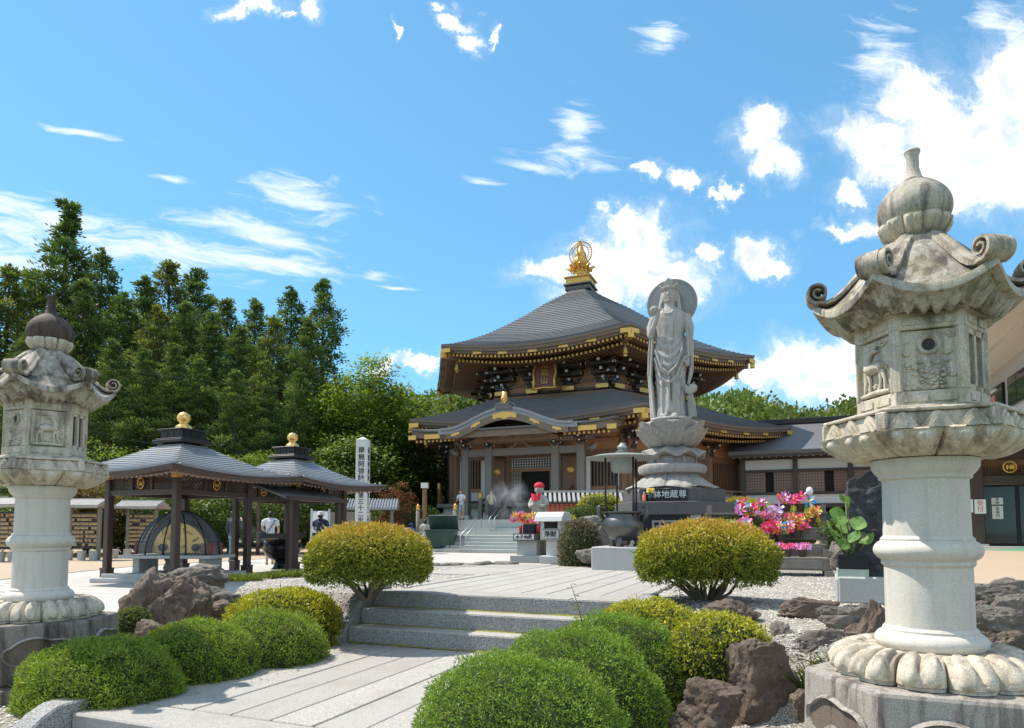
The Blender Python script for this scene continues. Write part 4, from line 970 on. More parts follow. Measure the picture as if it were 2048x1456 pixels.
def wall_bay(deg, s, kind):
    o, n, tx = face_frame(deg, lw_r); c = o+tx*(s*lw_r*.5); W = lw_r*.31
    if kind == 'window':
        m = MB(); m.ext([(-W/2, 0), (W/2, 0), (W/2, .55), (-W/2, .55)], c-n*.02+Vector((0, 0, VZ+.2)), tx, (0, 0, 1), n*.05); m.build('white_panel', 'plaster', TP)
        for q in (-1, 1):
            m = MB(); x = q*(W/2-.22); m.ext([(x-.14, .82), (x+.14, .82), (x+.14, 2.75), (x-.14, 2.75)], c-n*.02+Vector((0, 0, VZ)), tx, (0, 0, 1), n*.05); m.build('white_panel', 'plaster', TP)
        m = MB(); m.ext([(-W/2, 0), (W/2, 0), (W/2, .16), (-W/2, .16)], c-n*.02+Vector((0, 0, VZ+.76)), tx, (0, 0, 1), n*.16); m.build('window_sill', 'wood_red', TP)
        m = MB(); m.ext([(-W/2+.38, 0), (W/2-.38, 0), (W/2-.38, 1.82), (-W/2+.38, 1.82)], c-n*.06+Vector((0, 0, VZ+.92)), tx, (0, 0, 1), n*.03); wp = m.build('window_panel', 'wood_darker', TP)
        m = MB(); lattice(m, c+n*.03+Vector((0, 0, VZ+1.84)), tx, n, W-.76, 1.8, 14, 1, .07); m.build('window_bars', 'wood_brown', wp, kind='stuff')
    elif kind == 'door':
        for q in (-1, 1):
            m = MB(); m.ext([(q*W/4-W/4+.04, .22), (q*W/4+W/4-.04, .22), (q*W/4+W/4-.04, 2.75), (q*W/4-W/4+.04, 2.75)], c+Vector((0, 0, VZ)), tx, (0, 0, 1), n*.08); d_ = m.build('door_leaf', 'wood_brown', TP)
            m = MB(); m.X = Matrix.Translation(c+tx*(q*W/4)+n*.09+Vector((0, 0, VZ+2.0))); m.ball((0, 0, 0), (.26, .26, .26), 14, 8); m.X = None; m.build('gold_crest', 'gold', d_, smooth=True)
            m = MB(); lattice(m, c+tx*(q*W/4)+n*.1+Vector((0, 0, VZ+.95)), tx, n, W/2-.3, 1.0, 2, 2, .06); m.build('door_trim', 'gold_dull', d_)
for deg in (-150, -30, 30):
    for s, k in ((-.65, 'window'), (0, 'door'), (.65, 'window')): wall_bay(deg, s, k)
# front side: entrance hall with open doors, lattice transom and dark-painted interior
o, n, tx = face_frame(-90, lw_r)
wall_bay(-90, -.65, 'window'); wall_bay(-90, .65, 'window')
m = MB(); lattice(m, o+n*.05+Vector((0, 0, 5.15)), tx, n, 3.4, .6, 20, 4, .04); m.build('transom_lattice', 'plaster', TP, kind='stuff')
m = MB(); m.box(o+n*.02+Vector((0, 0, 4.74)), (3.6, .2, .2)); m.build('door_lintel', 'wood_red', TP)
for s, w in ((-1.35, .85), (1.35, .85)): m = MB(); m.box(o+tx*s+n*.02+Vector((0, 0, 3.7)), (w, .06, 1.9)); p_ = m.build('sliding_door', 'shoji', TP); m = MB(); lattice(m, o+tx*s+n*.08+Vector((0, 0, 3.7)), tx, n, w, 1.9, 5, 8, .035); m.build('door_lattice', 'wood_brown', p_, kind='stuff')
for q in (-1, 1):
    c = o+tx*(q*2.35)+n*.45; m = MB(); m.box(c+Vector((0, 0, 4.1)), (.95, .1, 2.7)); d_ = m.build('folding_door', 'wood_brown', TP)
    m = MB(); m.X = Matrix.Translation(c+n*.06+Vector((0, 0, 4.65))); m.ball((0, 0, 0), (.24, .08, .24), 14, 8); m.X = None; m.build('gold_crest', 'gold', d_, smooth=True)
    m = MB(); m.box(o+tx*(q*3.15)+n*.3+Vector((0, 0, 3.95)), (.72, .1, 2.9)); m.build('white_pier', 'plaster', TP)
# porch: square columns, rainbow beams, undulating gable
PA = 12.1; pc = Vector((0, -PA, 0))
for b in (-3.57, -2.05, 2.07, 3.57):
    m = MB(); m.box((b, -PA, (PZ+6.0)/2), (.44, .44, 6.0-PZ)); c_ = m.build('porch_column', 'wood_column', TP, bevel=.03); m = MB(); m.box((b, -PA, PZ+.14), (.6, .6, .28)); m.build('column_base', 'granite_plain', c_, bevel=.03)
    bracket(TP, (b, -PA-.1, 6.0), Vector((0, -1, 0)), .55, 2, 'porch_bracket')
for a, b in ((-3.57, -2.05), (-2.05, 2.07), (2.07, 3.57)):
    m = MB(); m.box(((a+b)/2, -PA, 5.62), (b-a-.44, .34, .42)); m.build('tie_beam', 'wood_column', TP, bevel=.03)
m = MB(); m.box((0, -PA, 6.25), (8.6, .36, .26)); m.build('porch_purlin', 'wood_fascia', TP, bevel=.03)
m = MB(); m.ext([(-.9, 0), (-.5, .1), (-.28, .42), (.28, .42), (.5, .1), (.9, 0), (.45, -.02), (.2, .22), (-.2, .22), (-.45, -.02)], (0, -PA-.22, 5.85), (1, 0, 0), (0, 0, 1), (0, .25, 0)); m.build('frog_leg_strut', 'wood_fascia', TP, bevel=.015)
for s in (-1, 1): m = MB(); m.tube([(s*4.1, -PA, 5.65), (s*4.35, -PA-.1, 5.72), (s*4.55, -PA-.2, 5.95)], [.2, .16, .08], 8); m.build('beam_nose', 'wood_column', TP, smooth=True)
def zporch(a):  return interp(a, [(9.0, 8.35), (11, 7.60), (12.6, 7.08), (14.5, 6.72)])
def kara(b): x = abs(b)/3.5; return 6.66+.98*(cos(min(1, x)*PI)*.5+.5)**.85 if x < 1 else 6.66
PF = 14.55
def pf_(i, j):
    b = -6.1+12.2*i; a = 9.6+(PF-9.6)*j; e = abs(b)/6.1; return (b, -a, zporch(a)+.22*e**5*(j**2))
m = MB(); m.shell(pf_, .10, 50, 14); pr_ = m.build('porch_roof', 'roof_copper', TP, ang=40)
def pfa(i, j): b = -5.95+11.9*i; a = 9.8+(PF-.12-9.8)*j; e = abs(b)/6.1; return (b, -a, zporch(a)+.22*e**5*(j**2)-.12)
m = MB(); m.shell(pfa, .36, 50, 6); m.build('porch_fascia', 'wood_fascia', pr_, ang=40)
def kf(i, j):
    b = -4.1+8.2*i; a = 9.2+(PF+.12-9.2)*j; return (b, -a, max(kara(b)+.06, 6.7)+.05*(1-j))
m = MB(); m.shell(kf, .24, 90, 4); kr = m.build('gable_roof', 'roof_grey', TP, ang=40)
m = MB()                                                           # standing seams that follow the curve
for q in range(40):
    a = 9.3+(PF+.08-9.3)*q/39; m.tube([(b_, -a, kara(b_)+.085+.05*(1-q/39)) for b_ in [-3.4+6.8*k/40 for k in range(41)]], .022, 4)
m.build('roof_seams', 'roof_grey', kr, kind='stuff')
def rim(off, dep, thick, mat, name, b1=3.6, a0=PF+.1):
    m = MB(); vs = []; K = 70
    for k in range(K+1):
        b = -b1+2*b1*k/K; z = kara(b)+off; vs += [(b, -a0, z), (b, -a0, z-thick), (b, -a0+dep, z-thick), (b, -a0+dep, z)]
    m.add(vs, [(k*4+j, (k+1)*4+j, (k+1)*4+(j+1) % 4, k*4+(j+1) % 4) for k in range(K) for j in range(4)]+[(0, 1, 2, 3), (K*4+3, K*4+2, K*4+1, K*4)]); return m.build(name, mat, kr, ang=40)
rim(.16, .35, .14, 'roof_grey', 'gable_edge', 3.9, PF+.22); rim(-.18, .2, .26, 'wood_fascia', 'bargeboard'); rim(-.44, .14, .10, 'wood_fascia', 'inner_board', 3.0)
for b, w, h in ((0, 1.4, .36), (-1.75, .55, .18), (1.75, .55, .18), (-3.0, .5, .16), (3.0, .5, .16)):
    m = MB(); sl = (kara(b+.1)-kara(b-.1))/.2; K = 12; pts = []
    for k in range(K+1): x = -w/2+w*k/K; pts.append((x, kara(b+x)-.28+h/2*(1-.3*abs(2*k/K-1))))
    for k in range(K, -1, -1): x = -w/2+w*k/K; pts.append((x, kara(b+x)-.30-h/2*(1-.5*abs(2*k/K-1))*(1+.25*cos(k*PI*4/K))))
    m.ext(pts, (b, -PF-.13, 0), (1, 0, 0), (0, 0, 1), (0, .04, 0)); m.build('gold_mount', 'gold', kr)
for b in (-4.6, 4.6, -5.9, 5.9): m = MB(); m.box((b, -PF+.1, 6.42), (1.0 if abs(b) < 5 else .5, .06, .26)); m.build('gold_mount', 'gold', pr_)
m = MB(); tp = MB()
for k in range(44):
    b = -5.7+11.4*k/43; z = 6.20
    if abs(b) < 3.05: continue
    m.bar((b, -PF+.28, z), (b, -PF+2.4, z+.35), .12, .14); tp.bar((b, -PF+.27, z), (b, -PF+.28, z), .12, .14)
r_ = m.build('porch_rafters', 'wood_brown', pr_, kind='stuff'); tp.build('rafter_tips', 'gold_paint', r_, kind='stuff')
m = MB()                                                           # carved gable infill: cloud scrolls
rr = random.Random(4)
for q in range(110):
    b = rr.uniform(-2.1, 2.1); zt_ = kara(b)-.62
    if zt_ < 6.18: continue
    z = rr.uniform(6.16, zt_); r0 = rr.uniform(.05, .11); m.tube([(b+r0*cos(t)*(1-t/9), -PF+1.1, z+r0*sin(t)*(1-t/9)) for t in [i*.8 for i in range(8)]], .03, 4)
m.build('gable_carving', 'wood_fascia', kr, kind='stuff')
m = MB(); m.ext([(b, kara(b)-.6) for b in [-2.6+5.2*k/30 for k in range(31)]]+[(2.6, 6.1), (-2.6, 6.1)], (0, -PF+1.3, 0), (1, 0, 0), (0, 0, 1), (0, .06, 0)); m.build('gable_panel', 'wood_brown', kr)
m = MB(); m.box((0, -PF-.05, 7.74), (.95, .45, .22)); m.box((0, -PF-.05, 7.91), (.7, .42, .16)); m.tube([(-.6, -PF-.05, 7.72), (-.5, -PF-.05, 7.92), (-.2, -PF-.05, 8.02), (.2, -PF-.05, 8.02), (.5, -PF-.05, 7.92), (.6, -PF-.05, 7.72)], .08, 6)
rg = m.build('ridge_end_tile', 'roof_plain', kr, bevel=.02); m = MB(); m.tube([(0, -PF-.1, 7.96), (0, -PF-.1, 8.61)], [.2, .14], 10); m.ball((0, -PF-.32, 8.21), (.14, .08, .14), 10, 6); m.build('gold_ornament', 'gold', rg, smooth=True)
m = MB()
for x in (-.16, 0, .16): m.tube([(x, -PF-.1, 7.82+(.1 if x == 0 else 0)), (x, -9.3, 7.86+(.1 if x == 0 else 0))], .09, 6)
m.build('gable_ridge', 'roof_grey', kr, smooth=True)
# porch floor, timber stair with railings, stone stair
m = MB(); m.box((0, -12.6, PZ/2), (11, 4.0, PZ)); m.build('porch_platform', 'step_stone', TP)
for k in range(6): m = MB(); m.box((0, -11.6+.32*k, PZ+.17*(k+.5)), (4.6, .34, .17)); m.build('timber_step', 'wood_grey', TP)
for b in (-2.5, 2.5):
    m = MB(); 
    for dz in (.35, .7, 1.0): m.bar((b, -12.3, PZ+dz), (b, -10.0, VZ+dz+.1), .09, .09)
    for k in range(4): y = -12.2+.7*k; zz = PZ+(VZ-PZ)*k/3; m.box((b, y, zz+.5), (.1, .1, 1.0))
    m.build('stair_rail', 'wood_dark', TP, kind='stuff'); m = MB(); m.tube([(b, -12.4, PZ), (b, -12.4, PZ+1.25)], .12, 10); p_ = m.build('newel_post', 'wood_column', TP); m = MB(); m.lathe([(.14, 0), (.14, .08), (.09, .12), (.15, .22), (.12, .32), (.02, .42)], 12, (b, -12.4, PZ+1.25)); m.build('post_cap', 'gold', p_, smooth=True)
for deg in (-150, -30, 30):                                        # veranda balustrades
    o, n, tx = face_frame(deg, 12.35); m = MB()
    for dz in (.25, .55, .85): m.bar(o-tx*6.1+Vector((0, 0, VZ+dz)), o+tx*6.1+Vector((0, 0, VZ+dz)), .08, .08)
    for k in range(9): m.box(o+tx*(-6+1.5*k)+Vector((0, 0, VZ+.45)), (.1, .1, .9), R(deg))
    m.build('balustrade', 'wood_grey', TP, kind='stuff')
    for s in (-1, 1): m = MB(); m.lathe([(.12, 0), (.12, .95), (.14, .96), (.14, 1.04), (.08, 1.08), (.14, 1.18), (.10, 1.28), (.02, 1.38)], 10, o+tx*s*6.12+Vector((0, 0, VZ)), ); m.build('railing_post', 'gold_dull', TP, smooth=True)
SS = thing('stone_stairs', 'wide pale stone stairs in two flights leading up to the temple porch', 'stairs', TC, -T)
z = 0; y = -18.3
for k in range(10):
    dep = .36 if k != 4 else 1.6; m = MB(); m.box((-.6, y+dep/2+.25, z+.083), (8.6, dep+.5, .166)); m.build('stair_tread', 'step_stone', SS, bevel=.01); z += .166; y += dep
for x in (-.75, -.45):
    for (y0, z0_, y1, z1) in ((-18.4, 0, -16.6, .83), (-15.0, .83, -13.5, 1.66)):
        m = MB(); m.tube([(x, y0, z0_), (x, y0, z0_+.85), (x, y1, z1+.85), (x, y1, z1)], .025, 6); m.build('handrail', 'rail_steel', SS, smooth=True)
# ---------------------------------------------------------------- tall robed statue on its lotus pedestal
SY = 14.6; SX = at(1345, 1000, SY).x; zp = lambda py, Y=SY: at(1345, py, Y).z
ST = thing('stone_statue', 'tall grey stone robed figure with round halo on a stacked lotus pedestal', 'statue', (SX, SY, 0), -T)
def petal_ring(parent, n, r0, r1, z0, z1, half, bulge, ph, curl, name='petal', mat='pedestal_stone'):
    K, J = 13, 12; mb = MB()
    def f(i, j, ins=0):
        s = -1+2*i; t = j; w = math.sin(PI*(.16+.62*t))**.55 if t < .93 else math.sin(PI*.7366)**.55*(1-(t-.93)/.07*.5)
        a = s*half*w; r = r0+(r1-r0)*t**.75+bulge*(1-s*s)*sin(PI*t*.9)+curl*ss(t, .75, 1)-ins; z = z0+(z1-z0)*t-.08*(z1-z0)*s*s*ss(t, .6, 1)
        return (r*sin(a), -r*cos(a), z)
    mb.grid(lambda i, j: f(i, j), K, J); mb.grid(lambda i, j: f(1-i, j, .035), K, J)
    rim = lambda i, j: None
    b = 0
    vs = [f(i/(K-1), 1) for i in range(K)]+[f(i/(K-1), 1, .035) for i in range(K)]; mb.add(vs, [(i, i+1, K+i+1, K+i) for i in range(K-1)])
    for e in (0, 1): vs = [f(e, j/(J-1)) for j in range(J)]+[f(e, j/(J-1), .035) for j in range(J)]; mb.add(vs, [(j, j+1, J+j+1, J+j) for j in range(J-1)])
    me = mb.mesh(name, mat, ang=40)
    for q in range(n): link(name, me, parent, (0, 0, 0), 2*PI*q/n+ph)
Z = dict(feet=zp(838), seat=zp(843), bowl=zp(896), wav=zp(916), neck=zp(930), ring=zp(950), lot=zp(981), blk=zp(1006), slab=zp(1031))
hx = lambda r: hexp(r, 0)
m = MB(); m.lathe([(.40, Z['bowl']), (.52, Z['bowl']+.06), (.64, Z['bowl']+.25), (.66, Z['seat']-.10), (.62, Z['seat']-.05), (.3, Z['seat']-.03)], 40); sb = m.build('lotus_seat', 'pedestal_stone', ST, smooth=True, ang=45)
petal_ring(sb, 8, .46, .74, Z['bowl']+.0, Z['seat']-.16, .40, .05, .2, .03); petal_ring(sb, 8, .50, .69, Z['bowl']+.10, Z['seat']-.03, .40, .03, .2+PI/8, .02)
m = MB(); zc = Z['wav']
def wv(th, t, r, z): return r*(1+.03*cos(8*th)), z+.055*cos(8*th+.6)*ss(r, .35, .7)
m.lathe([(.35, zc+.02), (.60, zc+.0), (.69, zc+.03), (.70, zc+.075), (.62, zc+.10), (.40, Z['bowl']+.01)], 96, mod=wv); m.build('wavy_collar', 'pedestal_stone', ST, ang=50)
m = MB(); m.lathe([(.50, Z['neck']-.02), (.49, zc+.03)], 40); 
for q in range(8): a = 2*PI*q/8; m.box((.49*cos(a), .49*sin(a), (Z['neck']+zc)/2), (.06, .2, (zc-Z['neck'])*.9), a)
m.build('pedestal_neck', 'pedestal_stone', ST, ang=40)
m = MB(); zr = Z['ring']; m.lathe([(.60, zr-.01), (.70, zr+.02), (.73, zr+.10), (.71, zr+.18), (.62, zr+.22), (.50, zr+.225)], 64, mod=lambda th, t, r, z: (r*(1+.012*cos(24*th)*(1 if .2 < t < .8 else 0)), z)); m.build('pedestal_ring', 'pedestal_stone', ST, ang=40)
m = MB(); zl = Z['lot']; pr = [(.58+.44*(i/23)**1.1, zr+.0-(zr-zl-.02)*(i/23)**.75+(.04 if i > 20 else 0)) for i in range(24)]
lm8 = lotus_mod(8, .030)
def lml(th, t, r, z):
    rr, zz = lm8(th, t, r, z); a = ((th)/(2*PI)*8) % 1; return rr, zz-.05*ss(t, .75, 1)*(1-abs(a-.5)*2)
m.lathe([(r, z) for r, z in pr]+[(.9, zl+.01)], 192, mod=lml); m.build('lower_lotus', 'pedestal_stone', ST, ang=50)
m = MB(); m.prism(hx(1.10), Z['blk'], Z['lot']+.005); pb = m.build('inscribed_block', 'granite_dark', ST, bevel=.015)
m = MB(); o, n, tx = face_frame(-90, 1.10); m.box(o+n*.012+Vector((.02, 0, (Z['blk']+Z['lot'])/2)), (.86, .03, .24)); pq = m.build('inscription_plate', 'granite_black', pb)
link('lettering', text_mesh('千躰地蔵尊', .17, 'white_paint'), pq, o+n*.03+Vector((.02, 0, (Z['blk']+Z['lot'])/2)))
m = MB(); m.prism(hx(1.28), Z['slab'], Z['blk']); m.build('base_slab', 'granite_dark', ST, bevel=.02)
m = MB(); m.prism(hx(.98), .3, Z['slab']); m.build('base_core', 'rock_grey', ST)
o, n, tx = face_frame(-90, 1.16)
for s in (-.60, .60): m = MB(); m.box(o+tx*s+Vector((0, .1, (.3+Z['slab'])/2)), (.20, .22, Z['slab']-.3)); m.build('base_pier', 'granite_plain', ST, bevel=.01)
m = MB(); m.box(o+Vector((0, .08, (.3+Z['slab'])/2)), (1.0, .16, Z['slab']-.3)); sl_ = m.build('black_slab', 'granite_black', ST)
link('lettering', text_mesh('願', .62, 'halo_stone', ext=.003), sl_, o+Vector((0, -.004, Z['slab']-.42)))
# figure
fz = Z['feet']; FH = zp(562)-fz; k_ = FH/2.98
sec = [(0, .30, .25), (.06, .30, .25), (.25, .275, .22), (.6, .285, .225), (.95, .315, .24), (1.25, .345, .25), (1.5, .345, .245), (1.75, .295, .215), (1.98, .325, .22), (2.14, .37, .205), (2.25, .33, .18), (2.33, .19, .14), (2.40, .115, .115), (2.55, .105, .105)]
def lut(z, c): return interp(z, [(s[0], s[c]) for s in sec])
m = MB(); NTh, NZ = 120, 130; vs = []
for j in range(NZ):
    z = 2.55*j/(NZ-1)
    for i in range(NTh):
        th = 2*PI*i/NTh; rx, ry = lut(z, 1), lut(z, 2); x, y = cos(th), sin(th); front = max(0, -y)
        d = 0
        if z < 1.0: d += .020*sin(th*14+.6*sin(z*5))*(1-ss(z, .7, 1.0))-.05*front*math.exp(-(x/.10)**2)*(1-ss(z, .85, 1.1))
        if .55 < z < 1.75:
            q = z+.55*(1-x*x)*1.0*front if True else z; wn = ss(z, .55, .75)*(1-ss(z, 1.55, 1.75)); d += .020*wn*front**.5*max(-.6, sin((z-.40*x*x)*36))
        if 1.7 < z < 2.3: ln = (x*.9+(z-2.0)*1.1); d += .022*math.exp(-(ln/.05)**2)*front+.012*math.exp(-((ln-.14)/.04)**2)*front
        vs.append(((rx+d)*x, (ry+d)*y, z))
m.add(vs, [(j*NTh+i, j*NTh+(i+1) % NTh, (j+1)*NTh+(i+1) % NTh, (j+1)*NTh+i) for j in range(NZ-1) for i in range(NTh)]+[tuple(range(NTh-1, -1, -1)), tuple((NZ-1)*NTh+i for i in range(NTh))])
# head, hair, crown
m.ball((0, -.01, 2.655), (.145, .165, .205), 28, 20); m.ball((0, -.03, 2.54), (.115, .125, .09), 20, 12)
m.tube([(0, -.168, 2.70), (0, -.186, 2.645), (0, -.178, 2.62)], [.014, .022, .02], 8); m.tube([(-.045, -.150, 2.573), (0, -.166, 2.570), (.045, -.150, 2.573)], [.008, .016, .008], 8); m.ball((0, -.135, 2.51), (.05, .035, .03), 10, 8)
for s in (-1, 1):
    m.tube([(s*.025, -.168, 2.715), (s*.065, -.160, 2.73), (s*.11, -.125, 2.71)], [.009, .011, .008], 6); m.ball((s*.06, -.145, 2.672), (.034, .022, .014), 10, 6)
    m.tube([(s*.145, .0, 2.72), (s*.158, -.01, 2.62), (s*.15, -.015, 2.50)], [.028, .024, .03], 8)
    m.tube([(s*.14, .03, 2.72), (s*.175, .02, 2.55), (s*.20, -.02, 2.38), (s*.22, -.07, 2.22)], [.05, .045, .045, .03], 8)
m.ball((0, .03, 2.74), (.165, .17, .17), 24, 14); m.tube([(0, .02, 2.86), (0, .02, 2.97), (0, .03, 3.04)], [.10, .085, .04], 12)
N = 26; m.tube([(.168*cos(2*PI*i/N), .0+.175*sin(2*PI*i/N), 2.79+.012*sin(6*2*PI*i/N)) for i in range(N+1)], .026, 8)
m.ext([(-.085, 0), (-.095, .10), (-.05, .17), (0, .21), (.05, .17), (.095, .10), (.085, 0)], (0, -.185, 2.78), (1, 0, 0), (0, 0, 1), (0, .05, 0)); m.tube([(.13, -.12, 2.80), (.18, -.13, 2.85), (.19, -.11, 2.90)], [.025, .02, .01], 6); m.tube([(-.13, -.12, 2.80), (-.18, -.12, 2.84), (-.185, -.11, 2.88)], [.025, .02, .01], 6)
# arm raised to the chest holding a jewel, the other hanging with a flask
m.tube([(-.32, .0, 2.20), (-.40, -.03, 1.98), (-.385, -.10, 1.78)], [.10, .095, .085], 12); m.tube([(-.385, -.10, 1.78), (-.33, -.22, 1.90), (-.22, -.29, 2.12)], [.082, .062, .045], 12)
m.ball((-.20, -.305, 2.17), (.05, .035, .065), 10, 8)
for q in range(4): m.tube([(-.23+.022*q, -.315, 2.20), (-.235+.03*q, -.33, 2.27), (-.25+.035*q, -.33, 2.315)], [.015, .013, .009], 6)
m.tube([(-.24, -.30, 2.15), (-.275, -.32, 2.19), (-.28, -.32, 2.22)], [.017, .014, .01], 6); m.ball((-.27, -.32, 2.285), (.095, .095, .085), 16, 10)
m.tube([(.33, .0, 2.20), (.41, .0, 1.92), (.40, -.03, 1.60), (.375, -.10, 1.30)], [.10, .09, .075, .05], 12); m.ball((.37, -.13, 1.23), (.045, .05, .075), 10, 8)
for q in range(4): m.tube([(.345+.02*q, -.15, 1.20), (.34+.022*q, -.165, 1.12), (.34+.022*q, -.15, 1.07)], [.015, .013, .010], 6)
m.tube([(.34, -.12, 1.24), (.315, -.16, 1.19), (.315, -.175, 1.15)], [.016, .013, .01], 6)
# scarves and sleeves
m.tube([(-.40, -.02, 1.80), (-.44, .0, 1.4), (-.46, .02, 1.0), (-.43, .03, .6), (-.40, .02, .3), (-.38, .0, .0)], [.06, .075, .07, .08, .10, .11], 10, sx=.55)
m.tube([(-.34, -.16, 1.72), (-.37, -.12, 1.3), (-.40, -.08, .9), (-.36, -.06, .4), (-.33, -.05, .02)], [.05, .06, .06, .07, .08], 10, sx=.5)
m.tube([(.40, .0, 1.9), (.44, .0, 1.5), (.43, .0, 1.0), (.36, .0, .7)], [.07, .085, .08, .05], 10, sx=.6); m.tube([(.36, -.14, 1.95), (.40, -.16, 1.6), (.40, -.16, 1.25)], [.03, .04, .03], 8)
m.ball((.46, -.10, .60), (.10, .07, .10), 14, 10); m.tube([(.30, -.12, .68), (.36, -.13, .56), (.44, -.12, .50)], [.04, .06, .05], 8)
m.tube([(.40, -.05, .52), (.42, -.02, .30), (.44, -.02, .1), (.44, -.02, .0)], [.06, .08, .09, .09], 10)
m.tube([(-.28, -.20, 1.45), (-.15, -.27, 1.05), (0, -.285, .92), (.15, -.27, 1.05), (.30, -.20, 1.5)], [.022, .028, .03, .028, .022], 8); m.tube([(-.30, -.17, 1.30), (-.16, -.255, .84), (0, -.27, .72), (.16, -.255, .84), (.32, -.17, 1.30)], [.02, .026, .028, .026, .02], 8)
m.tube([(0, -.262, .90), (.0, -.25, .5), (0, -.22, .1)], [.02, .03, .035], 8)
m.tube([(-.14, -.12, 2.36), (-.06, -.20, 2.22), (.06, -.20, 2.22), (.14, -.12, 2.36)], .016, 8)
for s in (-1, 1): m.ball((s*.12, -.25, .03), (.075, .13, .055), 12, 8); [m.ball((s*.12-.05+.025*q, -.365, .025), (.016, .03, .02), 6, 5) for q in range(5)]
m.lathe([(.42, -.06), (.44, -.03), (.42, .0), (.2, .01)], 40)
for i in range(len(m.v)): x, y, z = m.v[i]; m.v[i] = (x*k_, y*k_, fz+z*k_)
fg = remesh(m, 'figure', 'statue_stone', .0135, 1, ST)
m = MB(); hz_ = zp(599); m.X = Matrix.Translation((0, .30, hz_)) @ Matrix.Rotation(PI/2, 4, 'X'); m.lathe([(.02, -.05), (.50, -.05), (.545, -.045), (.56, -.02), (.56, .02), (.545, .045), (.50, .035), (.485, .02), (.30, .02), (.28, .03), (.26, .02), (.02, .02)], 72); m.X = None
m.bar((0, .28, hz_-.2), (0, .12, hz_-.25), .12, .12); m.build('halo', 'halo_stone', ST, ang=40)
rk('large mossy rock of the statue base, right of the black slab', 1400, 1062, SY-.5, 120, 50, 90, mat='rock_grey', cat='rock', group='statue base rocks')
rk('low dark rock of the statue base, under its right corner', 1440, 1085, SY-.7, 90, 50, 90, mat='rock_grey', group='statue base rocks')
rk('dark rock of the statue base behind the big cauldron', 1205, 1070, SY-.3, 110, 90, 90, mat='rock_grey', group='statue base rocks')
# offerings on the slab
zs = Z['blk']
def bottle(label, x, y, z, h, r, mat, cap):
    t = thing('offering_bottle', label, 'bottle', (0, 0, 0)); p = Vector((SX, SY, 0))+V*x+U*y; t.location = (p.x, p.y, z)
    m = MB(); m.lathe([(r*.9, 0), (r, .02), (r, h*.6), (r*.4, h*.8), (r*.35, h*.9)], 12); m.build('bottle_body', mat, t, smooth=True); m = MB(); m.lathe([(r*.42, h*.88), (r*.42, h), (.001, h)], 10); m.build('cap', cap, t, smooth=True)
bottle('clear plastic drink bottle offered on the statue slab', -.52, -1.03, zs, .24, .038, 'glass_clear', 'pw_white'); bottle('orange juice bottle offered on the statue slab', -.40, -1.06, zs, .19, .036, 'pw_orange', 'pw_white')
t = thing('offering_flowers', 'small bunch of yellow flowers on the statue slab', 'flowers', (SX, SY, 0)); p = V*-.28+U*-1.0; m = MB()
for q in range(14): a = q*2.4; m.ball(p+Vector((.06*cos(a), .04*sin(a), zs+.22+.03*sin(q*3))), .028, 6, 5)
m.build('blossoms', 'pw_yellow', t); m = MB(); m.lathe([(.03, 0), (.04, .1), (.03, .2)], 10, p+Vector((0, 0, zs))); m.build('vase', 'bronze', t, smooth=True)
# ---------------------------------------------------------------- bronze incense cauldron with canopy
bc = gr(1241, 1122, ZU); bc = site(11.95, -2.80, ZU); BZ = ZU+.40
G = thing('cauldron_plinth', 'square grey stone block carrying the round bronze cauldron', 'plinth', bc, -T); m = MB(); m.box((0, 0, .19), (.92, .92, .42)); m.build('block', 'granite_plain', G, bevel=.015)
CA = thing('incense_cauldron', 'round bronze incense cauldron on three feet under a disc canopy', 'incense burner', (bc.x, bc.y, BZ), -T)
m = MB(); m.lathe([(.02, .10), (.16, .105), (.28, .17), (.365, .30), (.375, .40), (.33, .49), (.30, .53), (.30, .57), (.345, .60), (.345, .625), (.27, .625), (.26, .56), (.02, .54)], 48); bw = m.build('bowl', 'bronze', CA, smooth=True, ang=45)
m = MB(); m.lathe([(.26, .55), (.14, .575), (.02, .58)], 24); m.build('ash', 'granite_white', bw, smooth=True)
for q in range(3): a = -PI/2+2*PI*q/3; d = Vector((cos(a), sin(a), 0)); m = MB(); m.tube([d*.22+Vector((0, 0, .2)), d*.27+Vector((0, 0, .08)), d*.25], [.07, .055, .075], 10); m.build('foot', 'bronze', CA, smooth=True)
for s in (-1, 1): m = MB(); m.tube([(s*.34, 0, .48), (s*.44, 0, .58), (s*.43, 0, .72), (s*.36, 0, .70)], [.05, .045, .04, .03], 8); m.build('ear_handle', 'bronze', CA, smooth=True)
ct = at(1245, 908, 11.9).z-BZ
for (x, y) in ((-.26, -.2), (-.16, .24), (.24, -.2), (.2, .22)): m = MB(); m.tube([(x, y, .55), (x, y, ct-.02)], .018, 8); m.build('canopy_post', 'wood_darker', CA, smooth=True)
m = MB(); m.lathe([(.64, ct-.06), (.65, ct-.045), (.5, ct-.01), (.3, ct+.015), (.12, ct+.03), (.10, ct+.05), (.12, ct+.07), (.05, ct+.09), (.085, ct+.12), (.09, ct+.15), (.05, ct+.19), (.03, ct+.22), (.005, ct+.23)], 48); m.lathe([(.6, ct-.058), (.3, ct-.02), (.02, ct-.01)], 40); cn = m.build('canopy', 'bronze_green', CA, smooth=True, ang=50)
m = MB(); m.lathe([(.15, ct-.32), (.20, ct-.28), (.22, ct-.05)], 8); m.build('canopy_lantern', 'bronze_green', cn)
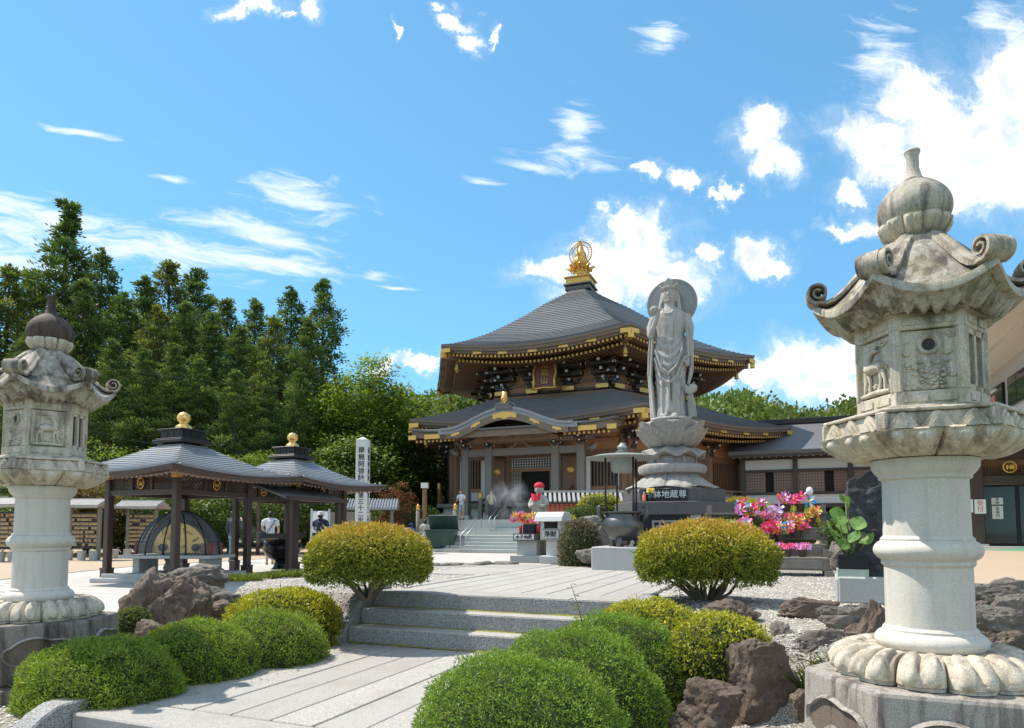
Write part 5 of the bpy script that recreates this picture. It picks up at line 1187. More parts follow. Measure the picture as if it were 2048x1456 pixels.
# ---------------------------------------------------------------- small red-capped statue and its offering stand
jp = gr(1058, 1124, ZU)
JP = thing('statue_pedestal', 'grey stone pedestal with a white name sign below the red-capped statue', 'pedestal', jp, -T)
m = MB(); m.box((0, .12, .07), (.66, .8, .16)); m.build('foot_slab', 'granite_plain', JP, bevel=.01); m = MB(); m.box((0, .15, .31), (.46, .6, .34)); m.build('pillar', 'granite_plain', JP, bevel=.01)
m = MB(); m.box((0, .12, .54), (.52, .7, .12)); m.build('table_slab', 'granite_dark', JP, bevel=.01)
m = MB(); m.box((0, -.26, .535), (.50, .05, .15)); sg = m.build('name_sign', 'granite_dark', JP); m = MB(); m.box((0, -.29, .535), (.44, .02, .10)); m.build('sign_face', 'white_paint', sg, bevel=.008)
link('lettering', text_mesh('水子地蔵', .095, 'ink', bold=.002), sg, (0, -.305, .535))
m = MB(); m.box((0, .12, .70), (.26, .3, .22)); m.build('incense_box', 'granite_black', JP, bevel=.01); m = MB(); m.box((0, .36, .75), (.5, .26, .34)); m.build('back_block', 'granite_plain', JP, bevel=.01)
for s in (-.2, .2): m = MB(); m.lathe([(.035, .6), (.035, .78)], 10, (s, .02, 0)); m.build('candle_cup', 'red_cloth', JP, smooth=True)
js = Vector((jp.x, jp.y, jp.z+.90))+U*.38+V*.10
JZ = thing('child_guardian_statue', 'small stone guardian statue wearing a red knitted cap and red bib', 'statue', js, -T-.15)
m = MB(); NTh = 40
prf = [(.15, 0), (.16, .05), (.165, .2), (.175, .35), (.185, .45), (.16, .53), (.08, .57), (.06, .60)]
m.lathe(prf, 40, mod=lambda th, t, r, z: (r*(1+.05*cos(th*9)*(1-t))*(1 if True else 1), z)); m.ball((0, -.01, .69), (.092, .098, .112), 20, 14); m.tube([(0, -.10, .70), (0, -.118, .67)], [.010, .016], 6); m.tube([(-.03, -.098, .63), (.03, -.098, .63)], .009, 6)
for s in (-1, 1): m.tube([(s*.16, .0, .48), (s*.20, -.04, .36), (s*.16, -.12, .30), (s*.05, -.17, .34)], [.055, .06, .05, .035], 10); m.ball((s*.035, -.185, .36), (.03, .025, .04), 8, 6); m.tube([(s*.095, .0, .72), (s*.10, -.005, .63)], [.016, .02], 6); m.ball((s*.035, -.092, .705), (.02, .012, .009), 6, 5)
remesh(m, 'figure', 'statue_stone', .009, 2, JZ)
m = MB(); m.lathe([(.105, .715), (.118, .735), (.118, .765), (.108, .79), (.07, .825), (.02, .84)], 24, mod=lambda th, t, r, z: (r*(1+.03*cos(th*16)), z)); m.build('knitted_cap', 'red_cloth', JZ, smooth=True)
m = MB(); m.grid(lambda i, j: ((-.13+.26*i)*(1-.15*j), -.145-.06*cos((i-.5)*PI)*(1-.0*j)-.03*j+.01*cos(i*20), .60-.15*j-.03*cos((i-.5)*PI)), 20, 8); m.grid(lambda i, j: ((.13-.26*i)*(1-.15*j), -.135-.06*cos((i-.5)*PI)-.03*j, .60-.15*j-.03*cos((i-.5)*PI)), 20, 8); m.build('bib', 'red_cloth', JZ, smooth=True)
# offering post with its little roof
dp = gr(1106, 1127, ZU)
DP = thing('offering_post', 'pale granite offering post with roof and two-character sign', 'offering box', dp, -T)
m = MB(); m.box((0, .05, .08), (.46, .46, .16)); m.build('foot_slab', 'granite_white', DP, bevel=.01); m = MB(); m.box((0, .05, .32), (.24, .24, .34)); m.build('post', 'granite_white', DP, bevel=.008)
m = MB(); m.box((0, .03, .60), (.44, .36, .24)); bx_ = m.build('box', 'granite_plain', DP, bevel=.01); m = MB(); m.box((0, -.155, .60), (.38, .012, .19)); m.build('sign_rim', 'granite_dark', bx_); m = MB(); m.box((0, -.163, .60), (.36, .012, .17)); m.build('sign_face', 'granite_white', bx_); link('lettering', text_mesh('浄財', .135, 'ink', bold=.002), bx_, (0, -.175, .60))
for s in (-1, 1): m = MB(); m.box((s*.18, .03, .79), (.07, .32, .14)); m.build('side_support', 'granite_white', DP)
m = MB(); m.ext([(-.34, 0), (0, .07), (.34, 0), (.34, .10), (.1, .19), (-.1, .19), (-.34, .10)], (0, -.3, .86), (0, 1, 0), (0, 0, 1), (0, 0, 0)) if False else m.ext([(-.34, 0), (.34, 0), (.30, .10), (.16, .20), (-.16, .20), (-.30, .10)], (-.30, .03, .86), (0, 1, 0), (0, 0, 1), (.60, 0, 0)); m.build('roof', 'granite_white', DP, bevel=.012)
m = MB(); m.box((0, .0, .79), (.26, .3, .12)); m.build('slot', 'dark_inside', DP)
# ---------------------------------------------------------------- pinwheels
def pinwheel_mesh(a, b, r=.092, nb=6):
    m = MB()
    for q in range(nb):
        t = 2*PI*q/nb; c, s = cos(t), sin(t); pts = [(0, 0, 0), (r*.9, .0, r*.15), (r, -.025, -r*.28), (r*.45, -.03, -r*.30)]
        m.add([(x*c-z*s, y, x*s+z*c) for x, y, z in pts], [(0, 1, 2), (0, 2, 3)], q % 2); m.add([(x*c-z*s, y+.004, x*s+z*c) for x, y, z in pts], [(2, 1, 0), (3, 2, 0)], (q+1) % 2)
    m.ball((0, -.02, 0), .014, 6, 4, mi=2); return m.mesh('pinwheel', [a, b, 'pw_yellow'])
PW = [pinwheel_mesh(a, b) for a, b in (('pw_pink', 'pw_hot'), ('pw_hot', 'pw_orange'), ('pw_rose', 'pw_lilac'), ('pw_blue', 'pw_white'), ('pw_pink', 'pw_rose'), ('pw_orange', 'pw_yellow'), ('pw_lilac', 'pw_white'), ('pw_green', 'pw_yellow'), ('pw_hot', 'pw_pink'))]
stick_me = MB().tube([(0, .01, 0), (0, .01, -.24)], .006, 5).mesh('stick', 'stick_yellow')
def bunch(label, p, n, w, d, h, kinds, seed, group='bunches of pinwheels', pot=True, sc=1.0, base=0):
    t = thing('pinwheel_bunch', label, 'pinwheels', p, -T, group); rn = random.Random(seed)
    if pot: m = MB(); m.lathe([(.055, 0), (.075, .12), (.08, .13), (.06, .13)], 14); m.build('pot', 'wood_dark', t, smooth=True, ang=40)
    for q in range(n):
        x, y, z = rn.uniform(-w, w), rn.uniform(-d, d), h*rn.uniform(.55, 1.1)+base
        o = link('pinwheel', PW[rn.choice(kinds)], t, (x, y, z)); o.rotation_euler = (rn.uniform(-.7, .35), rn.uniform(0, 1), rn.uniform(-.9, .9)); s_ = sc*rn.uniform(.75, 1.15); o.scale = (s_,)*3
        st2 = link('stick', stick_me, t, (x, y, z)); v = Vector((x*.2, y*.2, .10))-Vector((x, y, z)); st2.rotation_euler = Vector((0, 0, -1)).rotation_difference(v).to_euler(); st2.scale = (1, 1, max(.3, v.length/.24))
    return t
bunch('pink and orange pinwheels heaped before the red-capped statue', jp+Vector((0, 0, .72))+V*-.02+U*-.05, 30, .34, .10, .28, (0, 1, 2, 4, 5, 8, 7), 3, pot=False, sc=1.0)
# ---------------------------------------------------------------- incense pavilions
def sqr(th, r): return r*cos(PI/4)/cos(((th % (PI/2))-PI/4))
def make_pavilion(label, loc, group):
    P = thing('pavilion', label, 'pavilion', loc, -T, group)
    for sx in (-1, 1):
        for sy in (-1, 1):
            m = MB(); m.box((sx*1.03, sy*1.03, 1.2), (.145, .145, 2.3)); po = m.build('post', 'wood_pav', P, bevel=.012)
            m = MB(); m.box((sx*1.03, sy*1.03, .16), (.20, .20, .26)); m.box((sx*1.03, sy*1.03, .30), (.215, .215, .03)); m.box((sx*1.03, sy*1.03, .012), (.34, .34, .02)); m.build('post_shoe', 'wood_pav', po, bevel=.006)
            m = MB(); m.box((sx*1.03, sy*1.03, 2.345), (.17, .17, .12)); m.build('gold_cap', 'gold', po, bevel=.004)
    for q in range(4):
        a = PI/2*q; n = Vector((sin(a), -cos(a), 0)); tx = Vector((cos(a), sin(a), 0)); o = n*1.03
        for z, h in ((1.98, .11), (2.36, .08)): m = MB(); m.bar(o-tx*.95+Vector((0, 0, z)), o+tx*.95+Vector((0, 0, z)), .09, h); m.build('beam', 'wood_pav', P)
        m = MB(); hw, z0, z1 = .95, 2.035, 2.32; hgt = z1-z0
        for k in range(-4, 24):
            for s in (-1, 1):
                x0 = -hw+k*.09; x1 = x0+hgt
                a0, a1 = (x0, x1) if s > 0 else (x1, x0)
                b0, b1 = max(-hw, min(hw, a0)), max(-hw, min(hw, a1))
                if abs(b1-b0) < .02: continue
                za = z0+(b0-a0)*s if s > 0 else z0+(a0-b0); zb = z0+(b1-a0)*s if s > 0 else z0+(a0-b1)
                m.bar(o+tx*b0+Vector((0, 0, za)), o+tx*b1+Vector((0, 0, zb)), .022, .014, up=n)
        la = m.build('lattice', 'wood_pav', P, kind='stuff')
        for x in (-.3, .3): m = MB(); m.box(o+tx*x+Vector((0, 0, 2.18)), (.07, .07, .29), a); m.build('lattice_stile', 'wood_pav', P)
        m = MB(); c = o+n*.05+Vector((0, 0, 2.18)); N = 24; m.tube([c+tx*(.095*cos(2*PI*i/N))+Vector((0, 0, .115*sin(2*PI*i/N))) for i in range(N+1)], .013, 6); [m.tube([c+tx*(x*.03)+Vector((0, 0, -.05)), c+tx*(x*.05)+Vector((0, 0, .06))], .012, 5) for x in (-1, 0, 1)]
        m.build('gold_crest', 'gold', la, smooth=True); m = MB(); m.ext([(.09*cos(2*PI*i/N), .11*sin(2*PI*i/N)) for i in range(N)], c-n*.01, tx, (0, 0, 1), n*.008); m.build('crest_disc', 'wood_darker', la)
    E, NT_, NC = 1.92, 80, 15; rows = []
    def zz(t, th): c = abs(((th % (PI/2))/(PI/2))-.5)*2; return 3.16-.80*(1-(1-t)**1.35)*(.97)+.10*t**4*c**3-.02*t*(1-c)
    rT = .38
    for j in range(NC+1):
        t = j/NC
        if j: rows.append([(sqr(2*PI*i/NT_, (rT+(E*1.4142-rT*1.0)*t)), zz(t, 2*PI*i/NT_)+.020) for i in range(NT_)])
        rows.append([(sqr(2*PI*i/NT_, (rT+(E*1.4142-rT*1.0)*t)), zz(t, 2*PI*i/NT_)) for i in range(NT_)])
    e = rows[-1]; mi = [0]*(len(rows)-1)
    rows += [[(r, z-.05) for r, z in e], [(r*.99, z-.11) for r, z in e], [(r*.93, z-.10) for r, z in e], [(r*.3, z+.18) for r, z in e]]; mi += [1, 1, 1, 2]
    m = MB(); off = PI/4*0
    for row in rows: m.v += [(r*cos(2*PI*i/NT_), r*sin(2*PI*i/NT_), z) for i, (r, z) in enumerate(row)]
    for a in range(len(rows)-1): m.f += [(a*NT_+i, (a+1)*NT_+i, (a+1)*NT_+(i+1) % NT_, a*NT_+(i+1) % NT_) for i in range(NT_)]; m.m += [mi[a]]*NT_
    ro = m.build('roof', ['roof_pav', 'wood_pav', 'wood_pav'], P, ang=30, rz=PI/4)
    for v in ro.data.vertices: pass
    m = MB()
    for q in range(4):
        a = PI/2*q; n = Vector((sin(a), -cos(a), 0)); tx = Vector((cos(a), sin(a), 0))
        for k in range(26): x = -1.75+3.5*k/25; m.bar(n*1.80+tx*x+Vector((0, 0, 2.245+.06*(abs(x)/1.75)**3)), n*max(.5, abs(x)*.9)+tx*x+Vector((0, 0, 2.52)), .035, .045)
    m.build('rafters', 'wood_pav_light', ro, kind='stuff', rz=-PI/4)
    m = MB(); m.box((0, 0, 3.19), (.92, .92, .07)); m.box((0, 0, 3.24), (.80, .80, .05)); m.box((0, 0, 3.36), (.66, .66, .20)); m.box((0, 0, 3.47), (.78, .78, .035)); kb = m.build('ridge_box', 'wood_darker', P, bevel=.006)
    m = MB()
    for q in range(4):
        a = PI/2*q; n = Vector((sin(a), -cos(a), 0)); tx = Vector((cos(a), sin(a), 0))
        for s in (-.2, 0, .2): m.box(n*.333+tx*s+Vector((0, 0, 3.36)), (.17, .012, .13), a)
    m.build('ridge_box_panels', 'iron_black', kb)
    m = MB(); m.lathe([(.20, 3.485), (.205, 3.50), (.17, 3.58), (.09, 3.64), (.085, 3.66), (.135, 3.72), (.155, 3.78), (.13, 3.86), (.06, 3.91), (.01, 3.93)], 32); m.build('finial', 'gold_polished', P, smooth=True)
    return P
M1 = Vector((-7.72, 15.75, 0)); pg = 'pair of small incense pavilions'
P1 = make_pavilion('dark timber pavilion with grey roof over the golden half disc', M1, pg)
P2 = dup(P1, M1+U*3.75, -T, 'dark timber pavilion with grey roof over the black cauldron, farther back')
# low roof over the link between the two pavilions
LK = thing('link_roof', 'low dark pent roof linking the two timber pavilions', 'roof', M1+U*2.35+V*.95, -T)
m = MB(); m.shell(lambda i, j: ((-.1+1.1*j), -1.0+2.4*i, 2.30-.36*j), .05, 3, 8); rf = m.build('pent_roof', 'roof_pav', LK)
m = MB(); m.box((.97, .2, 1.93), (.1, 2.4, .1)); m.build('edge_beam', 'wood_pav', LK)
for y in (-.75, 1.15): m = MB(); m.box((.85, y, .95), (.12, .12, 1.9)); m.build('post', 'wood_pav', LK, bevel=.01)
# golden half disc in a black framed glass dome on a stone table
DC = thing('display_dome', 'black framed glass dome holding a golden half disc', 'display case', M1+Vector((.02, -.05, 0)), -T*.3)
Rm = .98; zt = .60
def dome_pt(a, b): return Vector((Rm*cos(a)*cos(b), .62*Rm*cos(a)*sin(b), zt+.0+1.0*sin(a)))
for b in (0, .55, 1.05, PI/2, 2.09, 2.59): 
    m = MB(); m.tube([(Rm*cos(t)*cos(b), .62*Rm*cos(t)*sin(b), zt+Rm*sin(t)) for t in [PI*k/28 for k in range(29)]], .03 if b == 0 else .018, 6); m.build('frame_arch', 'iron_black', DC, smooth=True)
m = MB(); m.grid(lambda i, j: tuple(dome_pt(j*PI/2*.99, 2*PI*i)), 40, 14, cu=True); m.build('glass', 'glass_clear', DC, smooth=True)
m = MB(); N = 36; m.X = Matrix.Translation((.03, -.08, 0)); m.ext([(.66*cos(PI*k/N), zt+.02+.70*sin(PI*k/N)) for k in range(N+1)], (0, 0, 0), (1, 0, 0), (0, 0, 1), (0, .14, 0)); gd = m.build('golden_half_disc', 'gold_dull', DC, bevel=.01)
m = MB(); N = 36; m.ext([(.92*cos(PI*k/N), zt+.01+.93*sin(PI*k/N)) for k in range(N+1)], (0, .12, 0), (1, 0, 0), (0, 0, 1), (0, .05, 0)); m.build('black_backing', 'wood_darker', DC)
m = MB(); rn = random.Random(3)
for q in range(9): x = rn.uniform(-.4, .4); z = rn.uniform(.1, .5); m.tube([(x, -.085, zt+z), (x+rn.uniform(-.15, .15), -.09, zt+z+rn.uniform(.05, .15)), (x+rn.uniform(-.2, .2), -.085, zt+z+.02)], .012, 5)
m.build('relief', 'gold', gd, smooth=True)
for x in (-.36, .46): m = MB(); m.ball((x, -.13, zt+.15), (.10, .03, .09), 10, 6); m.tube([(x, -.12, zt), (x, -.12, zt+.12)], .015, 6); m.build('fan_ornament', 'iron_black', DC)
for x in (-.8, .8): m = MB(); m.box((x, -.02, zt+.13), (.26, .5, .24)); m.build('side_panel', 'balcony_red', DC)
TB = thing('stone_table', 'low stone table under the glass dome on a stepped plinth', 'table', DC.location, -T*.3)
m = MB(); m.box((0, -.05, zt-.05), (2.2, 1.1, .07)); m.build('table_top', 'granite_plain', TB, bevel=.01)
for x in (-.8, .8): m = MB(); m.box((x, -.05, .36), (.16, .7, .38)); m.build('table_leg', 'granite_plain', TB, bevel=.01)
for k, (w, d) in enumerate(((2.9, 1.9), (2.6, 1.6))): m = MB(); m.box((0, -.05, .05+.09*k), (w, d, .10)); m.build('plinth_step', 'granite_plain', TB, bevel=.01)
m = MB(); m.lathe([(.14, .2), (.17, .3), (.12, .42), (.15, .5)], 14, (0, -.3, 0)); m.build('water_jar', 'rock_brown', TB, smooth=True)
# black cauldron in the second pavilion
BC = thing('black_cauldron', 'big black incense cauldron with gold crest under the farther pavilion', 'incense burner', M1+U*3.55+V*-.12, -T)
m = MB(); m.lathe([(.02, .28), (.25, .29), (.42, .40), (.52, .58), (.52, .72), (.46, .80), (.50, .84), (.50, .88), (.42, .88), (.4, .8), (.02, .78)], 44); bw = m.build('bowl', 'iron_gloss', BC, smooth=True, ang=45)
m = MB(); m.lathe([(.30, .05), (.22, .12), (.20, .28), (.26, .30)], 24); m.build('foot', 'iron_gloss', BC, smooth=True); m = MB(); m.box((0, 0, .96), (.86, .86, .10)); m.box((0, 0, 1.03), (.92, .92, .03)); m.build('incense_frame', 'wood_darker', BC)
m = MB(); m.X = Matrix.Translation((-.18, -.47, .62)) @ Matrix.Rotation(.25, 4, 'X') @ Matrix.Rotation(-.35, 4, 'Z'); N = 20; m.tube([(.09*cos(2*PI*i/N), 0, .09*sin(2*PI*i/N)) for i in range(N+1)], .012, 6); m.tube([(0, 0, -.05), (0, 0, .06)], .014, 6); m.build('gold_crest', 'gold', bw, smooth=True)
# ---------------------------------------------------------------- votive plaque racks
plq = MB(); plq.ext([(-.058, -.045), (.058, -.045), (.058, .028), (0, .055), (-.058, .028)], (0, 0, 0), (1, 0, 0), (0, 0, 1), (0, -.012, 0)); plq_me = plq.mesh('wooden_plaque', 'wood_pale')
def rack(label, px, Y, rz):
    p = at(px, 1116, Y); p.z = 0; t = thing('plaque_rack', label, 'rack', p, rz, 'roofed racks of wooden plaques'); rn = random.Random(int(px+50))
    for x in (-.55, .55): m = MB(); m.box((x, 0, 1.0), (.12, .12, 2.0)); m.build('post', 'wood_grey', t, bevel=.01)
    m = MB(); m.box((0, .05, 1.1), (1.0, .05, 1.35)); m.build('back_board', 'wood_dark', t)
    for k in range(8):
        z = 1.66-.155*k; m = MB(); m.box((0, -.01, z+.06), (1.0, .03, .03)); m.build('rail', 'wood_grey', t)
        for q in range(9):
            if rn.random() < .12: continue
            o = link('wooden_plaque', plq_me, t, (-.44+.11*q+rn.uniform(-.012, .012), -.035-.012*(q % 3), z+rn.uniform(-.01, .01))); o.rotation_euler = (rn.uniform(-.15, .1), rn.uniform(-.12, .12), 0)
    m = MB()
    for s in (-1, 1): m.shell(lambda i, j: (-.84+1.68*i, s*(.04+.52*j), 2.25-.24*j), .05, 2, 4)
    ro = m.build('roof', 'tile_light', t); m = MB()
    for k in range(24):
        x = -.8+1.6*k/23
        for s in (-1, 1): m.tube([(x, s*.04, 2.27), (x, s*.56, 2.03)], .028, 6)
    m.build('roof_ribs', 'tile_light', ro, kind='stuff'); m = MB(); m.bar((-.84, 0, 2.28), (.84, 0, 2.28), .12, .08); m.build('ridge', 'tile_light', ro)
    for x in (-.85, -.35, .15, .6): m = MB(); m.lathe([(.13, 0), (.15, .34), (.16, .36), (.13, .36)], 12, (x, -.35, 0)); m.build('stone_tub', 'granite_plain', t, smooth=True, ang=40)
    return t
rack('plaque rack with tiled roof just right of the left lantern shaft', 168, 25.5, -.05); rack('plaque rack with tiled roof behind the front pavilion post', 282, 27, .0); rack('plaque rack with tiled roof at the left picture edge', 8, 24.5, -.05)
# ---------------------------------------------------------------- inscribed stone pillar
pp = at(724, 1060, 27); pp.z = 0
IP = thing('inscribed_pillar', 'tall pale stone pillar with black brush characters behind the pavilions', 'pillar', pp, -T+.35)
zt_ = at(724, 880, 27).z
m = MB(); m.box((0, 0, zt_/2), (.46, .46, zt_)); m.add([(-.23, -.23, zt_), (.23, -.23, zt_), (.23, .23, zt_), (-.23, .23, zt_), (0, 0, zt_+.13)], [(0, 1, 4), (1, 2, 4), (2, 3, 4), (3, 0, 4)]); sh = m.build('shaft', 'granite_white', IP); m = MB(); m.box((0, 0, .15), (.9, .9, .3)); m.build('foot', 'granite_plain', IP, bevel=.02)
tm = text_mesh('南無阿弥陀仏', .27, 'ink', True, bold=.004); link('lettering', tm, sh, (0, -.236, zt_-1.15)); o = link('lettering', tm, sh, (.236, 0, zt_-1.15), PI/2)
tm = text_mesh('第三十二世修学', .24, 'ink', True, bold=.003); link('lettering', tm, sh, (0, -.236, zt_-3.0)); link('lettering', tm, sh, (.236, 0, zt_-3.0), PI/2)
# notice board, timber fence, lamp, railing and skip near the stairs
def simple_thing(name, label, cat, loc, rz, parts):
    t = thing(name, label, cat, loc, rz)
    for nm, mat, fn, bev in parts: m = MB(); fn(m); m.build(nm, mat, t, bevel=bev)
    return t
p = at(640, 1070, 28); simple_thing('notice_board', 'white notice board on grey posts behind the person in a sun hat', 'sign', (p.x, p.y, 0), .1, [('board', 'board_white', lambda m: m.box((0, 0, 1.45), (.62, .05, .8)), .01), ('frame', 'steel', lambda m: (m.box((0, .04, 1.88), (.74, .08, .05)), m.box((0, .04, 1.02), (.74, .08, .05))), 0), ('post', 'steel', lambda m: m.box((-.36, .04, 1.0), (.07, .07, 2.0)), 0), ('post', 'steel', lambda m: m.box((.36, .04, 1.0), (.07, .07, 2.0)), 0)])
FE = thing('timber_fence', 'weathered vertical board fence behind the farther pavilion', 'fence', (at(690, 1060, 30).x, 30, 0), .05)
for k in range(15): m = MB(); m.box((-1.1+.155*k, 0, .95+.01*random.random()), (.14, .03, 1.9)); m.build('fence_board', 'wood_grey', FE)
for z in (.5, 1.5): m = MB(); m.box((0, .05, z), (2.3, .05, .08)); m.build('fence_rail', 'wood_grey', FE)
GT = thing('small_tiled_roof', 'little grey tiled gate roof beside the inscribed pillar', 'gate', (at(740, 1010, 31).x, 31, 0), .1)
m = MB()
for s in (-1, 1): m.shell(lambda i, j: (-1.3+2.6*i, s*(.04+.8*j), 2.5-.42*j), .06, 2, 4)
ro = m.build('roof', 'roof_grey', GT); m = MB(); [m.tube([(-1.25+2.5*k/20, -.04, 2.53), (-1.25+2.5*k/20, -.84, 2.11)], .035, 6) for k in range(21)]; m.build('roof_ribs', 'roof_grey', ro, kind='stuff')
for x in (-1, 1): m = MB(); m.box((x, 0, 1.1), (.14, .14, 2.2)); m.build('post', 'wood_grey', GT)
lp = at(849, 1050, 38); LPz = at(849, 966, 38).z
simple_thing('lamp_post', 'short brown lamp post with a square white lamp beside the temple', 'lamp', (lp.x, lp.y, 0), 0, [('pole', 'wood_brown', lambda m: m.tube([(0, 0, 0), (0, 0, LPz-.3)], .13, 10), 0), ('lamp_head', 'board_white', lambda m: m.box((0, 0, LPz-.15), (.40, .40, .30)), .02)])
RL = thing('metal_railing', 'pale horizontal metal railing along the plaza left of the stairs', 'railing', (at(800, 1050, 35).x, 35.4, 0), 0)
for z in (.95, .5): m = MB(); m.bar((-2.6, 0, z), (2.3, 0, z), .05, .06); m.build('rail', 'rail_steel', RL)
for k in range(6): m = MB(); m.box((-2.5+.95*k, 0, .5), (.05, .05, 1.0)); m.build('baluster', 'rail_steel', RL)
SR = thing('ramp_railing', 'weathered timber ramp railing at the left side of the temple porch', 'railing', (at(880, 1040, 37.5).x, 37.5, 0), -T)
for k in range(12): m = MB(); m.box((-1.3+.19*k, 0, 1.1+.04*k), (.10, .05, 1.0)); m.build('railing_board', 'wood_grey', SR)
m = MB(); m.bar((-1.5, 0, 1.6), (1.0, 0, 2.1), .1, .1); m.build('top_rail', 'wood_grey', SR)
for x, z in ((-1.4, .0), (.95, .0)): m = MB(); m.tube([(x, 0, 0), (x, 0, 2.2)], .12, 10); m.build('newel_post', 'wood_grey', SR, smooth=True); m = MB(); m.lathe([(.13, 2.2), (.14, 2.28), (.08, 2.32), (.13, 2.42), (.02, 2.55)], 10, (x, 0, 0)); m.build('post_cap', 'gold', SR, smooth=True)
dpst = gr(884, 1103, 0); dq = Vector((dpst.x, dpst.y, 0))
DU = thing('waste_skip', 'dark green wheeled waste skip with its lid propped open', 'skip', dq, -.08)
m = MB(); m.prism([(-.62, -.5), (.62, -.5), (.62, .5), (-.62, .5)], .2, 1.05, top=[(-.74, -.6), (.74, -.6), (.74, .6), (-.74, .6)]); b_ = m.build('bin_body', 'dumpster', DU, bevel=.03); m = MB(); m.box((0, 0, 1.08), (1.6, 1.3, .08)); m.build('rim', 'dumpster', DU, bevel=.02)
m = MB(); m.bar((0, .6, 1.12), (0, .1, 1.85), 1.5, .06); m.build('lid', 'dumpster', DU); 
for x in (-.5, 0, .5): m = MB(); m.box((x, -.56, .62), (.05, .06, .8)); m.build('rib', 'dumpster', b_)
for x in (-.5, .5):
    for y in (-.4, .4): m = MB(); m.X = Matrix.Translation((x, y, .1)) @ Matrix.Rotation(PI/2, 4, 'Y'); m.lathe([(.1, -.04), (.1, .04)], 14); m.build('wheel', 'rubber', DU)
# roofed rack of red plaques behind the small statue
rp = at(1160, 1030, 24); RP = thing('roofed_plaque_wall', 'low tiled roof over a row of red plaques behind the offering post', 'rack', (rp.x, rp.y, 0), -.02); z9 = at(1160, 1002, 24).z
m = MB(); m.shell(lambda i, j: (-1.5+3.0*i, -.1-.5*j, z9+.28-.34*j), .06, 2, 4); m.shell(lambda i, j: (-1.5+3.0*i, -.1+.5*j, z9+.28-.34*j), .06, 2, 4); ro = m.build('roof', 'wood_darker', RP)
for k in range(18): m = MB(); x = -1.4+2.8*k/17; m.bar((x, -.1, z9+.31), (x-.0, -.62, z9-.04), .085, .05); m.build('roof_tile', 'tile_light', ro)
m = MB(); m.bar((-1.55, -.1, z9+.33), (1.55, -.1, z9+.33), .12, .07); m.build('ridge', 'tile_light', ro)
for k in range(17): m = MB(); x = -1.3+2.6*k/16; m.box((x, -.2, z9-.25), (.12, .03, .34)); m.build('red_plaque', 'plaque_red', RP)
m = MB(); m.box((0, .1, z9/2), (2.9, .1, z9)); m.build('back_wall', 'wood_grey', RP)
# ---------------------------------------------------------------- corridor wing beside the temple
CW = thing('corridor_wing', 'long white-walled timber corridor wing with lattice windows joined to the temple', 'building', site(46.6, -2.9), -T)
L_ = 19; ze, zr_ = 6.1, 8.35
m = MB(); m.shell(lambda i, j: (-.8+(L_+1.6)*i, -1.1+4.2*j, ze+(zr_-ze)*j**1.12), .22, 24, 8); m.shell(lambda i, j: (-.8+(L_+1.6)*i, 7.3-4.2*j, ze+(zr_-ze)*j**1.12), .22, 24, 8); ro = m.build('roof', 'roof_plain', CW, ang=40)
m = MB(); m.box((L_/2, 3.1, zr_+.12), (L_+1.6, .5, .36)); m.build('ridge', 'wood_darker', ro, bevel=.04)
m = MB(); m.box((L_/2, -1.0, ze-.28), (L_+1.6, .12, .22)); m.build('eave_board', 'wood_dark', ro); m = MB(); m2 = MB()
for k in range(46): x = -.5+.43*k; m.bar((x, -.9, ze-.36), (x, .3, ze-.1), .10, .12); m2.bar((x, -.92, ze-.36), (x, -.9, ze-.36), .105, .125)
e_ = m.build('rafters', 'wood_dark', ro, kind='stuff'); m2.build('rafter_tips', 'white_paint', e_, kind='stuff')
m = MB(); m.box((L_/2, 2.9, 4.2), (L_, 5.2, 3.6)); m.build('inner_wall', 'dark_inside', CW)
for z, h, d in ((5.75, .3, .34), (4.88, .16, .3), (3.42, .16, .34), (2.62, .26, .36)): m = MB(); m.box((L_/2, .12, z), (L_, d, h)); m.build('wall_beam', 'wood_dark', CW)
nb_ = 6; bw_ = L_/nb_
for k in range(nb_+1): m = MB(); m.box((k*bw_, .05, 3.0), (.28, .30, 6.0)); m.build('wall_post', 'wood_dark', CW)
for k in range(nb_):
    x = (k+.5)*bw_; m = MB(); m.box((x, .16, 5.28), (bw_-.3, .2, .64)); m.build('white_panel', 'plaster', CW); m = MB(); m.box((x, .16, 3.03), (bw_-.3, .2, .60)); m.build('white_panel', 'plaster', CW)
    pans = ((-.30, .46), (.30, .40)) if k % 2 == 0 else ((-.22, .5), (.34, .26))
    for f, w in pans:
        cx, ww = x+f*bw_, w*bw_; m = MB(); m.box((cx, .20, 4.15), (ww, .05, 1.3)); pa = m.build('window_panel', 'shoji', CW); m = MB(); lattice(m, Vector((cx, .15, 4.15)), Vector((1, 0, 0)), Vector((0, -1, 0)), ww, 1.3, 9, 7, .045); m.build('window_lattice', 'wood_brown', pa, kind='stuff')
m = MB(); m.box((L_/2, 2.6, 1.2), (L_, .3, 2.4)); m.build('ground_floor_dark', 'dark_inside', CW)  # near-black sheet paints the dark of the open ground floor
for k in range(5): m = MB(); m.box((2.2+3.6*k, 2.4, 1.25), (2.4, .08, 1.7)); m.build('ground_window', 'glass_dark', CW)
